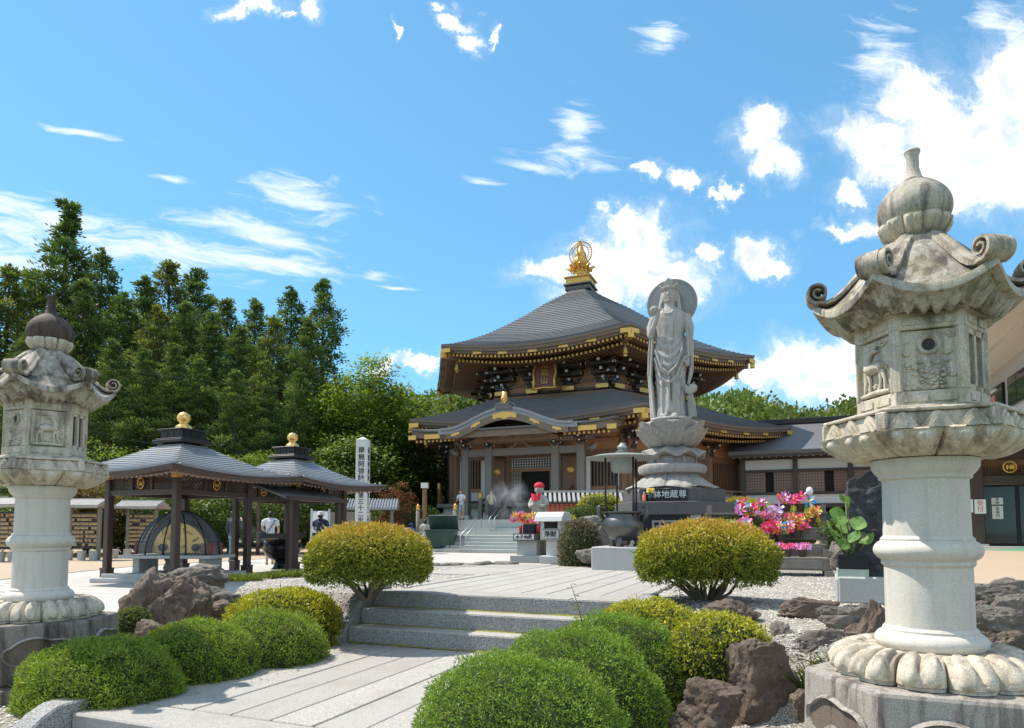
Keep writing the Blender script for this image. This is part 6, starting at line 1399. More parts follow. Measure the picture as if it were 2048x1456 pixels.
# ---------------------------------------------------------------- guest hall on the right with deep eaves
GH = thing('guest_hall', 'large beige two-storey hall with deep eaves, balcony and dark timber entrance', 'building', site(0, 0), -T)
def bx(name, mat, v0, v1, u0, u1, z0, z1, parent=None, bev=0): m = MB(); m.box(((v0+v1)/2, (u0+u1)/2, (z0+z1)/2), (v1-v0, u1-u0, z1-z0)); return m.build(name, mat, parent or GH, bevel=bev)
bx('upper_wall', 'plaster_beige', 8.5, 16, 30, 46, 4.4, 8.9); 
m = MB(); m.ext([(6.5, 8.40), (16, 8.95), (16, 9.2), (11, 10.5), (6.5, 8.72)], (0, 12, 0), (1, 0, 0), (0, 0, 1), (0, 35, 0)); ro = m.build('roof', 'wood_fascia', GH)
bx('soffit', 'plaster_beige', 6.62, 8.5, 12.1, 46.9, 8.28, 8.36, ro); bx('soffit_step', 'plaster_beige', 7.4, 8.5, 12.1, 46.9, 8.1, 8.28, ro); bx('eave_fascia', 'wood_dark', 6.40, 6.5, 12, 47, 8.36, 8.76, ro)
for u in (33, 37, 41): m = MB(); m.box((7.0, u-.6, 8.27), (.16, 1.2, .03)); m.build('soffit_vent', 'iron_black', ro)
for u in (31.0, 34.2, 37.4, 40.6): 
    f_ = bx('window_frame', 'iron_black', 8.40, 8.48, u, u+2.5, 6.2, 7.4)
    for a in (0, 1.22): bx('window_pane', 'glass_dark', 8.37, 8.395, u+.06+a, u+1.2+a, 6.28, 7.32, f_)
bx('balcony_slab', 'plaster_beige', 7.0, 8.5, 29.6, 46, 5.25, 5.42); bx('balcony_edge', 'white_paint', 6.94, 7.0, 29.5, 46, 5.22, 5.45); bx('balcony_panel', 'balcony_red', 7.02, 7.08, 29.6, 46, 5.5, 6.1); bx('balcony_rail', 'steel', 7.0, 7.1, 29.6, 46, 6.28, 6.34)
bx('canopy', 'plaster_beige', 6.5, 16, 17, 30, 4.05, 4.28); bx('canopy_fascia', 'wood_brown', 6.36, 6.5, 16.9, 46, 4.18, 4.52); bx('canopy_roof', 'wood_fascia', 6.4, 16, 16.9, 30, 4.28, 4.5); bx('side_canopy', 'plaster_beige', 6.5, 8.5, 30, 46, 4.05, 4.28)
# entrance front
bx('entrance_beam', 'wood_pav', 4.6, 16, 28.2, 28.7, 3.62, 4.04); bx('entrance_tie', 'wood_pav', 4.6, 16, 28.3, 28.6, 2.74, 3.02); bx('entrance_floor', 'granite_white', 4.3, 16, 27.6, 34, .3, .56)
for v in (4.75, 6.0, 9.6, 13): c_ = bx('entrance_column', 'wood_pav', v-.24, v+.24, 28.2, 28.7, .56, 3.62, bev=.02); bx('column_base', 'granite_plain', v-.32, v+.32, 28.1, 28.8, .5, .64, c_)
bx('transom_panel', 'wood_red', 6.24, 13, 28.75, 28.8, 3.02, 3.62)
m = MB()
for k in range(40): m.box((6.3+.085*k, 28.5, 3.2), (.035, .05, .36))
m.build('transom_bars', 'wood_pav', GH, kind='stuff')
m = MB(); N = 20; m.tube([Vector((7.05+.19*cos(2*PI*i/N), 28.25, 3.32+.19*sin(2*PI*i/N))) for i in range(N+1)], .03, 6); [m.ball((7.05+x, 28.25, 3.32), (.05, .03, .09), 8, 6) for x in (-.07, .03, .1)]; m.build('gold_crest', 'gold', GH, smooth=True); m = MB(); m.ball((5.35, 28.2, 3.3), (.1, .04, .16), 10, 8); m.build('gold_mount', 'gold', GH, smooth=True)
bx('back_wall', 'plaster_beige', 4.6, 16, 31.5, 31.7, .5, 4.0)
for v in (6.3, 7.35, 8.4): 
    f_ = bx('door_frame', 'iron_black', v, v+1.05, 28.78, 28.86, .56, 2.74); f2 = bx('door_glass', 'glass_door', v+.07, v+.98, 28.74, 28.77, .66, 2.66, f_)
bx('inner_counter', 'wood_grey', 6.4, 7.2, 29.6, 30.1, .56, 1.4); bx('inner_shelf', 'wood_pale', 8.6, 9.4, 29.8, 30.2, .56, 2.2)
bx('side_door', 'dark_inside', 5.0, 5.76, 28.74, 28.8, .56, 2.7)
def sheet(label, v, z, w, h, u, mat, marks=None):
    t = thing('notice_sheet', label, 'notice', site(u, v, z), -T); m = MB(); m.box((0, 0, 0), (w, .012, h)); pa = m.build('paper', mat, t)
    if marks: link('lettering', text_mesh(marks[0], marks[1], marks[2], True, ext=.002), t, (0, -.009, 0))
sheet('white notice with red print taped to the entrance column', 6.12, 1.95, .34, .50, 28.19, 'paper', ('受付', .2, 'poster_red')); sheet('narrow white notice at the edge of the entrance column', 5.84, 1.98, .14, .46, 28.19, 'paper'); sheet('orange-red poster on the glass entrance door', 7.72, 2.42, .34, .38, 28.72, 'poster_red', ('火', .22, 'ink')); sheet('white notice sheet on the glass door', 6.75, 1.75, .32, .46, 28.72, 'paper', ('御案内', .12, 'ink')); sheet('black lettering sheet above the notice on the glass door', 6.75, 2.15, .34, .24, 28.72, 'paper', ('休憩', .12, 'ink'))
# ---------------------------------------------------------------- wooden flower stand with pinwheels
fp = site(11.6, .12, ZU)
FS = thing('flower_stand', 'stepped weathered wooden stand full of pinwheels and flower pots', 'stand', fp, -T)
for k, z in enumerate((.26, .46, .72)): 
    m = MB(); m.box((-.55, .30*k-.1, z), (1.85, .32, .035)); m.build('shelf', 'wood_grey', FS, bevel=.004); m = MB(); m.box((-.55, .30*k-.25, z-.10), (1.8, .025, .16)); m.build('apron_board', 'wood_grey', FS)
m = MB(); m.box((-.55, .62, .98), (1.95, .18, .03)); m.build('top_shelf', 'wood_grey', FS)
for k, (y, h) in enumerate(((-.2, .26), (-.02, .40), (.16, .52), (.36, .72), (.62, 1.12))): m = MB(); m.box((.36, y, h/2), (.075, .075, h)); m.build('upright', 'wood_grey', FS); m = MB(); m.box((-1.45, y, h/2), (.075, .075, h)); m.build('upright', 'wood_grey', FS)
m = MB(); m.box((.38, .2, .03), (.12, 1.1, .09)); m.build('sled_foot', 'wood_grey', FS); m = MB(); m.box((-.55, -.28, .17), (1.7, .03, .12)); m.build('front_board', 'wood_grey', FS)
def onst(x, y, z): return fp+V*x+U*y+Vector((0, 0, z))
KM = (0, 1, 2, 4, 8)
for i, (x, y, z, n, w, h, kd, lb) in enumerate([(-.20, .60, 1.0, 5, .13, .26, KM, 'pink pinwheels on yellow sticks on the top shelf, beside the blue one'), (.02, .60, 1.0, 4, .10, .26, (0, 8), 'magenta pinwheels at the right of the top shelf'),
        (-.75, .5, .80, 13, .20, .34, KM+(6, 3), 'largest mixed heap of pinwheels next to the orange azalea'), (-.48, .50, .74, 12, .17, .30, (2, 6, 4), 'lilac and silver pinwheels behind the red ones'), (-.45, .22, .50, 12, .18, .30, (1, 0, 3, 8), 'red and blue pinwheels on the middle shelf'),
        (-.05, .25, .56, 15, .17, .32, (5, 0, 1, 8), 'orange and pink pinwheels fanned in a pot on the middle shelf'), (.18, .45, .78, 7, .12, .22, (5, 7), 'yellow pinwheels at the right end of the stand'),
        (-.28, .20, .50, 9, .15, .30, (3, 6, 1, 5), 'blue and orange pinwheels in the centre of the stand'), (-.95, .2, .52, 8, .16, .30, (3, 6, 4), 'white and blue pinwheels half hidden by the azalea')]):
    bunch(lb, onst(x, y, z), n, w, .10, h, kd, 30+i)
t = thing('balloon_pinwheel', 'silver toy balloon over a blue pinwheel on the stand', 'toy', onst(.16, .6, 1.0), -T)
m = MB(); m.ball((0, 0, .34), (.055, .055, .07), 14, 10); m.build('balloon', 'pw_white', t, smooth=True); m = MB(); m.tube([(0, 0, 0), (0, 0, .28)], .006, 5); m.build('stick', 'stick_yellow', t); o = link('pinwheel', PW[3], t, (0, -.02, .17)); o.scale = (1.2,)*3
def flowerpot(label, x, y, z, cols, seed):
    t = thing('flower_pot', label, 'flowers', onst(x, y, z), -T, 'potted flowers on the bottom shelf'); rn = random.Random(seed); m = MB(); m.lathe([(.05, 0), (.068, .10), (.072, .11), (.05, .11)], 14); m.build('pot', 'wood_dark', t, smooth=True, ang=40)
    for q in range(34):
        m = MB(); c = Vector((rn.gauss(0, .055), rn.gauss(0, .05), .16+rn.uniform(-.03, .05)))
        if q < 2: fl = None
        for k in range(5): a = 2*PI*k/5+q; d = Vector((cos(a)*.022, sin(a)*.012-.006, sin(a)*.018)); m.add([c, c+d+Vector((.006, 0, .006)), c+d*1.4, c+d-Vector((.006, 0, .006))], [(0, 1, 2, 3)])
        m.build('blossom', cols[q % len(cols)], t)
flowerpot('violet flower pot on the bottom shelf', -.40, -.10, .28, ('pw_lilac', 'pw_rose'), 1); flowerpot('red flower pot on the bottom shelf', -.20, -.10, .28, ('pw_hot', 'pw_pink'), 2); flowerpot('magenta-pink flower pot on the bottom shelf', .02, -.10, .28, ('pw_rose', 'pw_lilac', 'pw_pink'), 3)
# ---------------------------------------------------------------- rough stone stele with lotus pot
sp = gr(1742, 1203, ZU)
SL = thing('rough_stele', 'dark rough-hewn stone stele standing behind the closest lantern', 'stele', sp+U*.12+V*.10, -T)
me_ = MB(); 
def stele(i, j):
    th = 2*PI*i; z = .24+1.08*j; r = 1/max(abs(cos(th)), abs(sin(th))); x, y = .27*r*cos(th), .17*r*sin(th); n_ = mn.fractal((x*6, y*6, z*6), .6, 2, 4)*.035+abs(mn.noise((x*3, y*3, z*4)))*.03; k = 1 if .30 < z else 0; s = 1-.12*ss(z, 1.12, 1.24)
    return ((x+n_*cos(th)*k)*(1-.03*ss(z, 1.1, 1.24)), (y+n_*sin(th)*k)*s, z+(.10*(x/.27)*ss(z, 1.0, 1.24))+n_*.4)
m = MB(); m.grid(stele, 64, 60, cu=True); m.v.append((0, 0, 1.34)); kk = len(m.v)-1; b0 = kk-64
m.f += [(b0+i, b0+(i+1) % 64, kk) for i in range(64)]; m.m += [0]*64
m.build('hewn_stone', 'stele_stone', SL, smooth=True, ang=30)
m = MB(); m.box((0, 0, .12), (.80, .60, .26)); m.build('foot_block', 'granite_plain', SL, bevel=.015)
LPt = thing('lotus_pot', 'green lotus plant in a square stone trough beside the stele', 'plant', sp+V*-.16+U*.0, -T); LPt.scale = (.8, .8, .92)
m = MB(); m.box((0, 0, .12), (.38, .42, .26)); m.build('trough_foot', 'granite_plain', LPt, bevel=.01); m = MB(); m.box((0, 0, .30), (.34, .36, .10)); m.build('trough_band', 'mat_pale', LPt); m = MB(); m.box((0, 0, .43), (.33, .35, .16)); m.build('trough', 'granite_black', LPt, bevel=.01)
rn = random.Random(5)
def lotus_leaf(r, s):
    m = MB(); K = 22; vs = [(0, 0, -.02)]
    for ring, f in ((1, .5), (2, 1.0)): vs += [(f*r*cos(2*PI*i/K), f*r*sin(2*PI*i/K), (.045*f*f*r/.14*(.6+.4*sin(2*PI*i/K*3+s)))-.01) for i in range(K)]
    fs = [(0, 1+i, 1+(i+1) % K) for i in range(K)]+[(1+i, 1+K+i, 1+K+(i+1) % K, 1+(i+1) % K) for i in range(K)]; m.add(vs, fs); me = m.mesh('lotus_leaf', 'leaf_lotus', smooth=True); a = me.attributes.new('rnd', 'FLOAT', 'FACE'); v = rn.random(); a.data.foreach_set('value', [v]*len(me.polygons)); return me
for (x, y, z, r, tx_, tz) in ((-.14, -.05, .92, .12, .9, .4), (.10, .05, 1.04, .13, 1.1, -.2), (.07, -.16, .84, .10, .8, .1), (-.05, -.02, 1.10, .10, .7, .6), (-.24, -.1, .80, .09, 1.0, 1.2), (.02, -.22, .70, .085, .9, -.6), (.2, .1, .84, .09, .9, -.8), (-.06, .14, .80, .11, .6, .1), (-.18, .1, .74, .09, .6, .9), (.16, -.12, .68, .10, .8, -.4), (0, .1, .66, .10, .5, .2), (-.10, -.2, .62, .08, .9, .3)):
    o = link('lotus_leaf', lotus_leaf(r, rn.random()*6), LPt, (x, y, z)); o.rotation_euler = (tx_, tz*.4, tz); m = MB(); m.tube([(x*.3, y*.3, .5), (x*.8, y*.8, z*.6+.2), (x, y, z-.01)], .009, 6); m.build('stalk', 'leaf_stem2', LPt, smooth=True)
# ---------------------------------------------------------------- people
def person(label, loc, face, H, top, bottom, shorts=False, hair='hair', hat=None, arms='down', shoe='shoe_dark', lean=0.0, sleeve=.5, bag=False, step=.0, seat=False, head_pitch=0):
    """standing figure, local -y is forward; face = heading in radians"""
    t = thing('person', label, 'person', loc, face, 'visitors'); s = H/1.7
    def J(x, y, z): return Vector((x, y-lean*max(0, z-.9), z))*s
    hipz, shz = .90, 1.40
    A = dict(down=[(.205, 0, 1.38), (.25, .03, 1.12), (.24, -.06, .88)], up=[(.205, 0, 1.38), (.25, -.13, 1.16), (.10, -.24, 1.40)], fwd=[(.205, 0, 1.38), (.24, -.06, 1.14), (.17, -.30, 1.08)])
    ar = [A[arms if isinstance(arms, str) else arms[0]], A[arms if isinstance(arms, str) else arms[1]]]
    body = MB(); sh = MB(); bo = MB(); so_ = MB()
    body.ball(J(0, -.012, 1.585), (.075*s, .092*s, .112*s), 16, 12); body.tube([J(0, .01, 1.40), J(0, .005, 1.52)], [.058*s, .052*s], 10)
    body.tube([J(0, -.10, 1.60), J(0, -.115, 1.575)], [.010*s, .015*s], 6); body.tube([J(-.025, -.098, 1.535), J(.025, -.098, 1.535)], .008*s, 6)
    for sd in (-1, 1): body.tube([J(sd*.078, .0, 1.61), J(sd*.082, .0, 1.565)], .014*s, 6); body.ball(J(sd*.03, -.088, 1.60), (.012*s, .008*s, .007*s), 6, 5)
    body.tube([J(0, .0, .92), J(0, 0, 1.15), J(0, 0, 1.36)], [.12*s, .115*s, .12*s], 10)
    for i, sd in enumerate((-1, 1)):
        a, b, c = [J(sd*x, y, z) for x, y, z in ar[i]]
        body.tube([a, b], [.046*s, .040*s], 10); body.tube([b, b.lerp(c, .4), c], [.040*s, .040*s, .027*s], 10)
        d = (c-b).normalized(); body.tube([c, c+d*.08*s], [.03*s, .034*s], 8, sx=.6)
        q = d.orthogonal().normalized()
        for k in range(4): o = c+d*.075*s+q*((k-1.5)*.018*s); body.tube([o, o+d*(.045-.006*abs(k-1.3))*s, o+d*.07*s-Vector((0, .012*s, 0))], [.0095*s, .009*s, .007*s], 5)
        body.tube([c+d*.02*s-q*.03*s, c+d*.06*s-q*.05*s], [.012*s, .009*s], 5)
        sh.tube([a+Vector((-sd*.04*s, 0, .0)), a, a.lerp(b, sleeve*1.2 if sleeve < .9 else 1)], [.07*s, .068*s, .062*s], 10)
        if sleeve > .9: sh.tube([b, b.lerp(c, .9)], [.06*s, .045*s], 10)
        y0 = sd*step; hp_ = J(sd*.09, 0, .90); kn = J(sd*.10, -.03+y0*.5, .48); an = J(sd*.10, y0+.02, .08)
        body.tube([hp_, kn, kn.lerp(an, .3), an], [.075*s, .055*s, .056*s, .038*s], 10)
        if shorts: bo.tube([hp_, kn], [.10*s, .085*s], 10)
        else: bo.tube([hp_, kn, an], [.10*s, .075*s, .062*s], 10)
        so_.tube([an+Vector((0, .05, -.045))*s, an+Vector((0, -.05, -.045))*s, an+Vector((0, -.14, -.05))*s], [.045*s, .048*s, .04*s], 8)
    sh.tube([J(0, 0, .88), J(0, 0, 1.05), J(0, -.005, 1.25), J(0, 0, 1.39), J(0, .005, 1.45)], [.145*s, .135*s, .150*s, .145*s, .07*s], 14); sh.tube([J(-.19, 0, 1.38), J(0, 0, 1.41), J(.19, 0, 1.38)], [.075*s, .10*s, .075*s], 12)
    bo.tube([J(0, 0, .80), J(0, 0, .93), J(0, 0, 1.0)], [.13*s, .145*s, .13*s], 12)
    remesh(body, 'body', 'skin', .011*s, 2, t); remesh(sh, 'shirt', top, .014*s, 3, t); remesh(bo, 'trousers', bottom, .014*s, 3, t)
    so_.build('shoes', shoe, t, smooth=True)
    m = MB(); m.lathe([(.082*s*sin(PI*(.08+.5*i/7)) if False else .088*s*math.cos(PI/2*i/8), .0+.10*s*math.sin(PI/2*i/8)) for i in range(9)], 18, J(0, .018, 1.60)); m.ball(J(0, .03, 1.585), (.083*s, .08*s, .10*s), 14, 10); m.build('hair', hair, t, smooth=True)
    if hat:
        m = MB(); c = J(0, .0, 1.635); m.lathe([(.15*s, -.035*s), (.155*s, -.03*s), (.10*s, .0), (.098*s, .05*s), (.08*s, .085*s), (.01, .095*s)] if hat[0] == 'sun' else [(.098*s, -.005), (.10*s, .03*s), (.085*s, .075*s), (.01, .095*s)], 20, c); m.build('hat', hat[1], t, smooth=True)
        if hat[0] == 'cap': m = MB(); m.box(c+Vector((0, -.13*s, .0)), (.14*s, .12*s, .012*s)); m.build('cap_visor', hat[1], t)
    if bag:
        m = MB(); m.tube([J(-.14, .13, 1.40), J(-.02, .165, 1.2), J(.16, .12, .95)], .012*s, 6); m.tube([J(-.14, .13, 1.40), J(-.15, -.08, 1.44), J(0, -.155, 1.2), J(.16, -.10, .98)], .012*s, 6); b_ = m.build('bag_strap', 'cloth_dark', t, smooth=True)
        m = MB(); m.box(J(.20, .06, .88), (.09*s, .26*s, .20*s)); m.build('shoulder_bag', 'cloth_navy', t, bevel=.02)
    return t
def on(px, py, z=0): g = gr(px, py, z); return (g.x, g.y, z)
person('person in a dark jacket and jeans standing behind the front pavilion, hand raised to face', on(466, 1124), R(160), 1.78, 'cloth_dark', 'cloth_jeans', arms=('up', 'down'), sleeve=1)
person('person in white shirt and khaki shorts with shoulder bag walking past the black cauldron', on(539, 1128), R(205), 1.76, 'cloth_white', 'cloth_khaki', shorts=True, arms=('down', 'fwd'), shoe='shoe_yellow', bag=True, step=.16)
person('person in white sun hat and navy flowered blouse beside the farther pavilion', on(640, 1130), R(175), 1.72, 'cloth_flower', 'cloth_dark', hat=('sun', 'cloth_white'), arms='fwd')
person('person with grey-brown hair and beige top seen above the orange azalea', on(779, 1104), R(190), 1.42, 'cloth_beige', 'cloth_dark', hair='bark_pale')
person('person in a blue cap and bright blue shirt before the stairs', on(822, 1104), R(170), 1.42, 'cloth_blue', 'cloth_dark', hat=('cap', 'cloth_blue'))
person('person in cream blouse with crossbody strap beside the waste skip', on(849, 1101), R(200), 1.62, 'cloth_cream', 'cloth_cream', bag=True, arms=('down', 'fwd'))
pt = TC-U*14.0+V*-2.9; person('person in white shirt and grey shorts leaning at the timber stair rail', (pt.x, pt.y, PZ), R(-20), 1.66, 'cloth_white', 'cloth_grey', shorts=True, arms='fwd', lean=.22)
pt = TC-U*14.2+V*-1.0; person('person in dark trousers on the porch half hidden by drifting smoke', (pt.x, pt.y, PZ), R(20), 1.6, 'cloth_beige', 'cloth_dark', arms='fwd')
# ---------------------------------------------------------------- plants
def blades(P, D, L, W, up=None, rnd=None, bend=0.0):
    """leaf-shaped quads: P roots (n,3), D directions (n,3), length L, width W (arrays)"""
    n = len(P); r = RNG
    D = D/np.maximum(1e-6, np.linalg.norm(D, axis=1, keepdims=True))
    q = r.normal(size=(n, 3)) if up is None else np.cross(D, up)+.25*r.normal(size=(n, 3))
    q -= D*(q*D).sum(1, keepdims=True); q /= np.maximum(1e-6, np.linalg.norm(q, axis=1, keepdims=True))
    L = np.broadcast_to(np.asarray(L, float), (n,))[:, None]; W = np.broadcast_to(np.asarray(W, float), (n,))[:, None]
    mid = P+D*L*.5; tip = P+D*L
    if bend: mid[:, 2:] += bend*L*.4; tip[:, 2:] -= bend*L*.3
    v = np.stack([P, mid+q*W*.5, tip, mid-q*W*.5], 1).reshape(-1, 3)
    f = np.arange(n*4).reshape(n, 4); a = r.random(n) if rnd is None else rnd
    return v, f, a
def leafmesh(name, mat, parts):
    v = np.concatenate([p[0] for p in parts]); o = 0; fs = []
    for p in parts: fs.append(p[1]+o); o += len(p[0])
    return npmesh(name, v, np.concatenate(fs), mat, np.clip(np.concatenate([p[2] for p in parts]), 0, 1))
def sphere_pts(n, zmin=-1):
    z = RNG.uniform(zmin, 1, n); th = RNG.uniform(0, 2*PI, n); r = np.sqrt(1-z*z); return np.stack([r*np.cos(th), r*np.sin(th), z], 1)
def fbm(P, s, seed=0):
    return np.array([mn.fractal((p[0]*s+seed, p[1]*s, p[2]*s), .6, 2.0, 3) for p in P])
def dome(name, label, cat, loc, rx, ry, h, n, mat, leaf, group=None, zlow=-.25, power=2.4, lump=.075, rz=0, seed=0, hue=None, depth=.055, core=True, out=.9, under=0):
    """clipped shrub: leaf blades on and just under a lumpy dome; z is height above loc"""
    d = sphere_pts(n, zlow)
    def surf(d):
        e = (np.abs(d[:, 0])**power+np.abs(d[:, 1])**power+np.abs(d[:, 2])**power)**(-1/power)
        g = 1+lump*fbm(d, 2.2, seed+3.1); g += lump*.35*fbm(d, 7, seed+9)
        return d*(e*g)[:, None]
    base = surf(d); S = np.array([rx, ry, h])
    P = base*S; P[:, 2] += under*h
    Nn = d/S; Nn /= np.linalg.norm(Nn, axis=1, keepdims=True)
    ins = RNG.random(n)**2*depth; P -= Nn*ins[:, None]
    ln, wd = leaf; D = Nn*out*.45+RNG.normal(size=(n, 3))*.75; D[:, 2] += .15
    L = ln*RNG.uniform(.6, 1.25, n); W = wd*RNG.uniform(.7, 1.3, n)
    a = RNG.random(n)*.75+.12
    ks = RNG.random(n) < .004; L[ks] *= 1.9; P[ks] += Nn[ks]*.012; D[ks] = Nn[ks]*1.5+D[ks]*.5
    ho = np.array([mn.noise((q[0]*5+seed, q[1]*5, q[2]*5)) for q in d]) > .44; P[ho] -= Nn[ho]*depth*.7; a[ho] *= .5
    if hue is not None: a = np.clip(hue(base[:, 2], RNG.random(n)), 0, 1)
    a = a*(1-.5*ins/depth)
    t = thing(name, label, cat, loc, rz, group)
    me = leafmesh('foliage', mat, [blades(P, D, L, W, rnd=a)]); link('foliage', me, t)
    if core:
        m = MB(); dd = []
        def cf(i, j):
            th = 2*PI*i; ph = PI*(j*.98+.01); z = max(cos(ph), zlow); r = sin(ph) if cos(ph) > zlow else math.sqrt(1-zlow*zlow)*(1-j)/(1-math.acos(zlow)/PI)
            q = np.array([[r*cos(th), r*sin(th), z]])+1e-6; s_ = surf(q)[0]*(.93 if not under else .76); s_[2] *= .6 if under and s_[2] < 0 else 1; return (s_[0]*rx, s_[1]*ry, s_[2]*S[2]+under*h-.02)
        m.grid(cf, 28, 16, cu=True); m.build('dark_core', 'shrub_core', t, smooth=True)  # added solid dark core that blocks light through the leaves
    return t
yew = 'clipped fine-leaved shrubs flanking the lower path'
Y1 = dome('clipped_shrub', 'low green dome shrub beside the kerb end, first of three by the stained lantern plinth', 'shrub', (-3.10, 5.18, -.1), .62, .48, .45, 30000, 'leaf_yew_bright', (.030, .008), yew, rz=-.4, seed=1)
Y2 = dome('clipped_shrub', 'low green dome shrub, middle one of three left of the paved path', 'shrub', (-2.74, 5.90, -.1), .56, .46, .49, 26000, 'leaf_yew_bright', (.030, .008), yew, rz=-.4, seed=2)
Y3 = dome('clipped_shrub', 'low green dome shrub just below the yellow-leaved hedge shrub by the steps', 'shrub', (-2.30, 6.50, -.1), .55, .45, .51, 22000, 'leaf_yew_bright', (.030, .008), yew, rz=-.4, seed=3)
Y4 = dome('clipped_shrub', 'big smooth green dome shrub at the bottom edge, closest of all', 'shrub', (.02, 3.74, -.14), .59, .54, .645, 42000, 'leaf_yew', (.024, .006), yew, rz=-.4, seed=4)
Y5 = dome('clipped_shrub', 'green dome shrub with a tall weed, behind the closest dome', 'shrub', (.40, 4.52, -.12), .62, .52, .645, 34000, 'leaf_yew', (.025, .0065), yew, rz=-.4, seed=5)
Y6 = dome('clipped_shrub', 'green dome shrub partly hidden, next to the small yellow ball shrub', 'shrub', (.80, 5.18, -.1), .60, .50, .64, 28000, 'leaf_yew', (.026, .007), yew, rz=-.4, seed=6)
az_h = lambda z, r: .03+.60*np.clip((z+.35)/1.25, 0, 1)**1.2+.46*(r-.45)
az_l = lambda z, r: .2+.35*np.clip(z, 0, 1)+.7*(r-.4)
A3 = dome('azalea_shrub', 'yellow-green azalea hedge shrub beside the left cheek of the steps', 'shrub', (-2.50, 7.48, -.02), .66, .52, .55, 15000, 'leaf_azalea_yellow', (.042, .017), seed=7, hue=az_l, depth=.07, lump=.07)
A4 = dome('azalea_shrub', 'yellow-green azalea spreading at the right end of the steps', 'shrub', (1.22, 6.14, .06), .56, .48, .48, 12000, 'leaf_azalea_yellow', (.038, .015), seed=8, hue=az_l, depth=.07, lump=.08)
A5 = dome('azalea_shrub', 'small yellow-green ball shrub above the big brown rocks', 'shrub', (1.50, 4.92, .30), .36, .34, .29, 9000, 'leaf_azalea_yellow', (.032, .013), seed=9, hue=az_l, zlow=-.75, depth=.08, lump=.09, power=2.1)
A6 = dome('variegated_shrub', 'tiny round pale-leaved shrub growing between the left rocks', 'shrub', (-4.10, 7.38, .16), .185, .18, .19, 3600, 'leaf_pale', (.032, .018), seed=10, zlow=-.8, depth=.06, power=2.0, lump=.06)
def stemmed(label, loc, rx, ry, zc, h, n, seed, nb):
    """azalea clipped to a mushroom on bare twisting stems"""
    t = dome('azalea_bush', label, 'shrub', loc, rx, ry, h, n, 'leaf_azalea_orange', (.040, .016), 'orange-tipped azaleas on bare stems', zlow=-.55, power=2.35, lump=.075, seed=seed, hue=az_h, depth=.09, under=zc/h, core=True)
    rn = random.Random(seed); m = MB()
    for i in range(nb):
        a = 2*PI*i/nb+rn.uniform(-.3, .3); r1 = rn.uniform(.05, .16); r2 = rn.uniform(.45, .85)
        p0 = Vector((cos(a)*r1*.6, sin(a)*r1*.6, -.02)); p3 = Vector((cos(a)*rx*r2, sin(a)*ry*r2, zc*rn.uniform(.75, 1.2)))
        p1 = p0.lerp(p3, .33)+Vector((rn.uniform(-.06, .06), rn.uniform(-.06, .06), rn.uniform(-.03, .03))); p2 = p0.lerp(p3, .68)+Vector((rn.uniform(-.06, .06), rn.uniform(-.06, .06), rn.uniform(-.06, .0)))
        m.tube([p0, p1, p2, p3], [rn.uniform(.018, .03), .016, .012, .006], 6)
        for k in range(3): q = p2.lerp(p3, rn.uniform(-.3, .8)); m.tube([q, q+Vector((rn.uniform(-.12, .12), rn.uniform(-.12, .12), rn.uniform(.06, .16)))], [.008, .003], 4)
    m.build('stems', 'bark_pale', t, kind='stuff')
    # stray low sprays hanging below the clipped crown
    k = 3200; a = RNG.uniform(0, 2*PI, k); r = RNG.uniform(.35, 1.0, k)**.6
    P = np.stack([np.cos(a)*rx*r, np.sin(a)*ry*r, zc-h*RNG.uniform(.15, .95, k)*RNG.uniform(.3, 1, k)*(1.15-r*.5)], 1)
    link('low_sprays', leafmesh('low_sprays', 'leaf_azalea_low', [blades(P, RNG.normal(size=(k, 3)), .036, .015)]), t)
    return t
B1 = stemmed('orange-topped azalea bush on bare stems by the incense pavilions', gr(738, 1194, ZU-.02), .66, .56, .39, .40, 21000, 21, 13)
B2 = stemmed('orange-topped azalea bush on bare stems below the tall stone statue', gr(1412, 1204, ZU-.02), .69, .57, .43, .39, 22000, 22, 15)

def tuft(name, label, loc, n, r, h, mat='leaf_grass', group=None, spread=.8, w=.008):
    th = RNG.uniform(0, 2*PI, n); rr = np.sqrt(RNG.random(n))*r; P = np.stack([np.cos(th)*rr, np.sin(th)*rr, np.zeros(n)-.02], 1)
    D = np.stack([np.cos(th)*spread*rr/r+.3*RNG.normal(size=n), np.sin(th)*spread*rr/r+.3*RNG.normal(size=n), np.ones(n)], 1)
    L = h*RNG.uniform(.6, 1.3, n); D /= np.linalg.norm(D, axis=1, keepdims=True)
    q = np.cross(D, RNG.normal(size=(n, 3))); q /= np.linalg.norm(q, axis=1, keepdims=True); W = w*RNG.uniform(.6, 1.2, n)[:, None]
    p1 = P+D*L[:, None]*.5; p2 = p1+D*L[:, None]*.5; p2[:, 2] -= L*.22*spread; p2[:, :2] += D[:, :2]*L[:, None]*.35
    v = np.stack([P-q*W, P+q*W, p1+q*W*.8, p1-q*W*.8, p2], 1).reshape(-1, 3); b = 5*np.arange(n)[:, None]
    f = np.concatenate([b+np.array([[0, 1, 2, 2]]), b+np.array([[0, 2, 3, 3]]), b+np.array([[3, 2, 4, 4]])])
    f = np.concatenate([b+np.array([[0, 1, 2]]), b+np.array([[0, 2, 3]]), b+np.array([[3, 2, 4]])])
    a = np.tile(RNG.random(n), 3); o = link(name, npmesh(name, v, f, mat, a), None, loc); return tag(o, label, 'grass', group)
gt = 'tufts of ornamental grass'
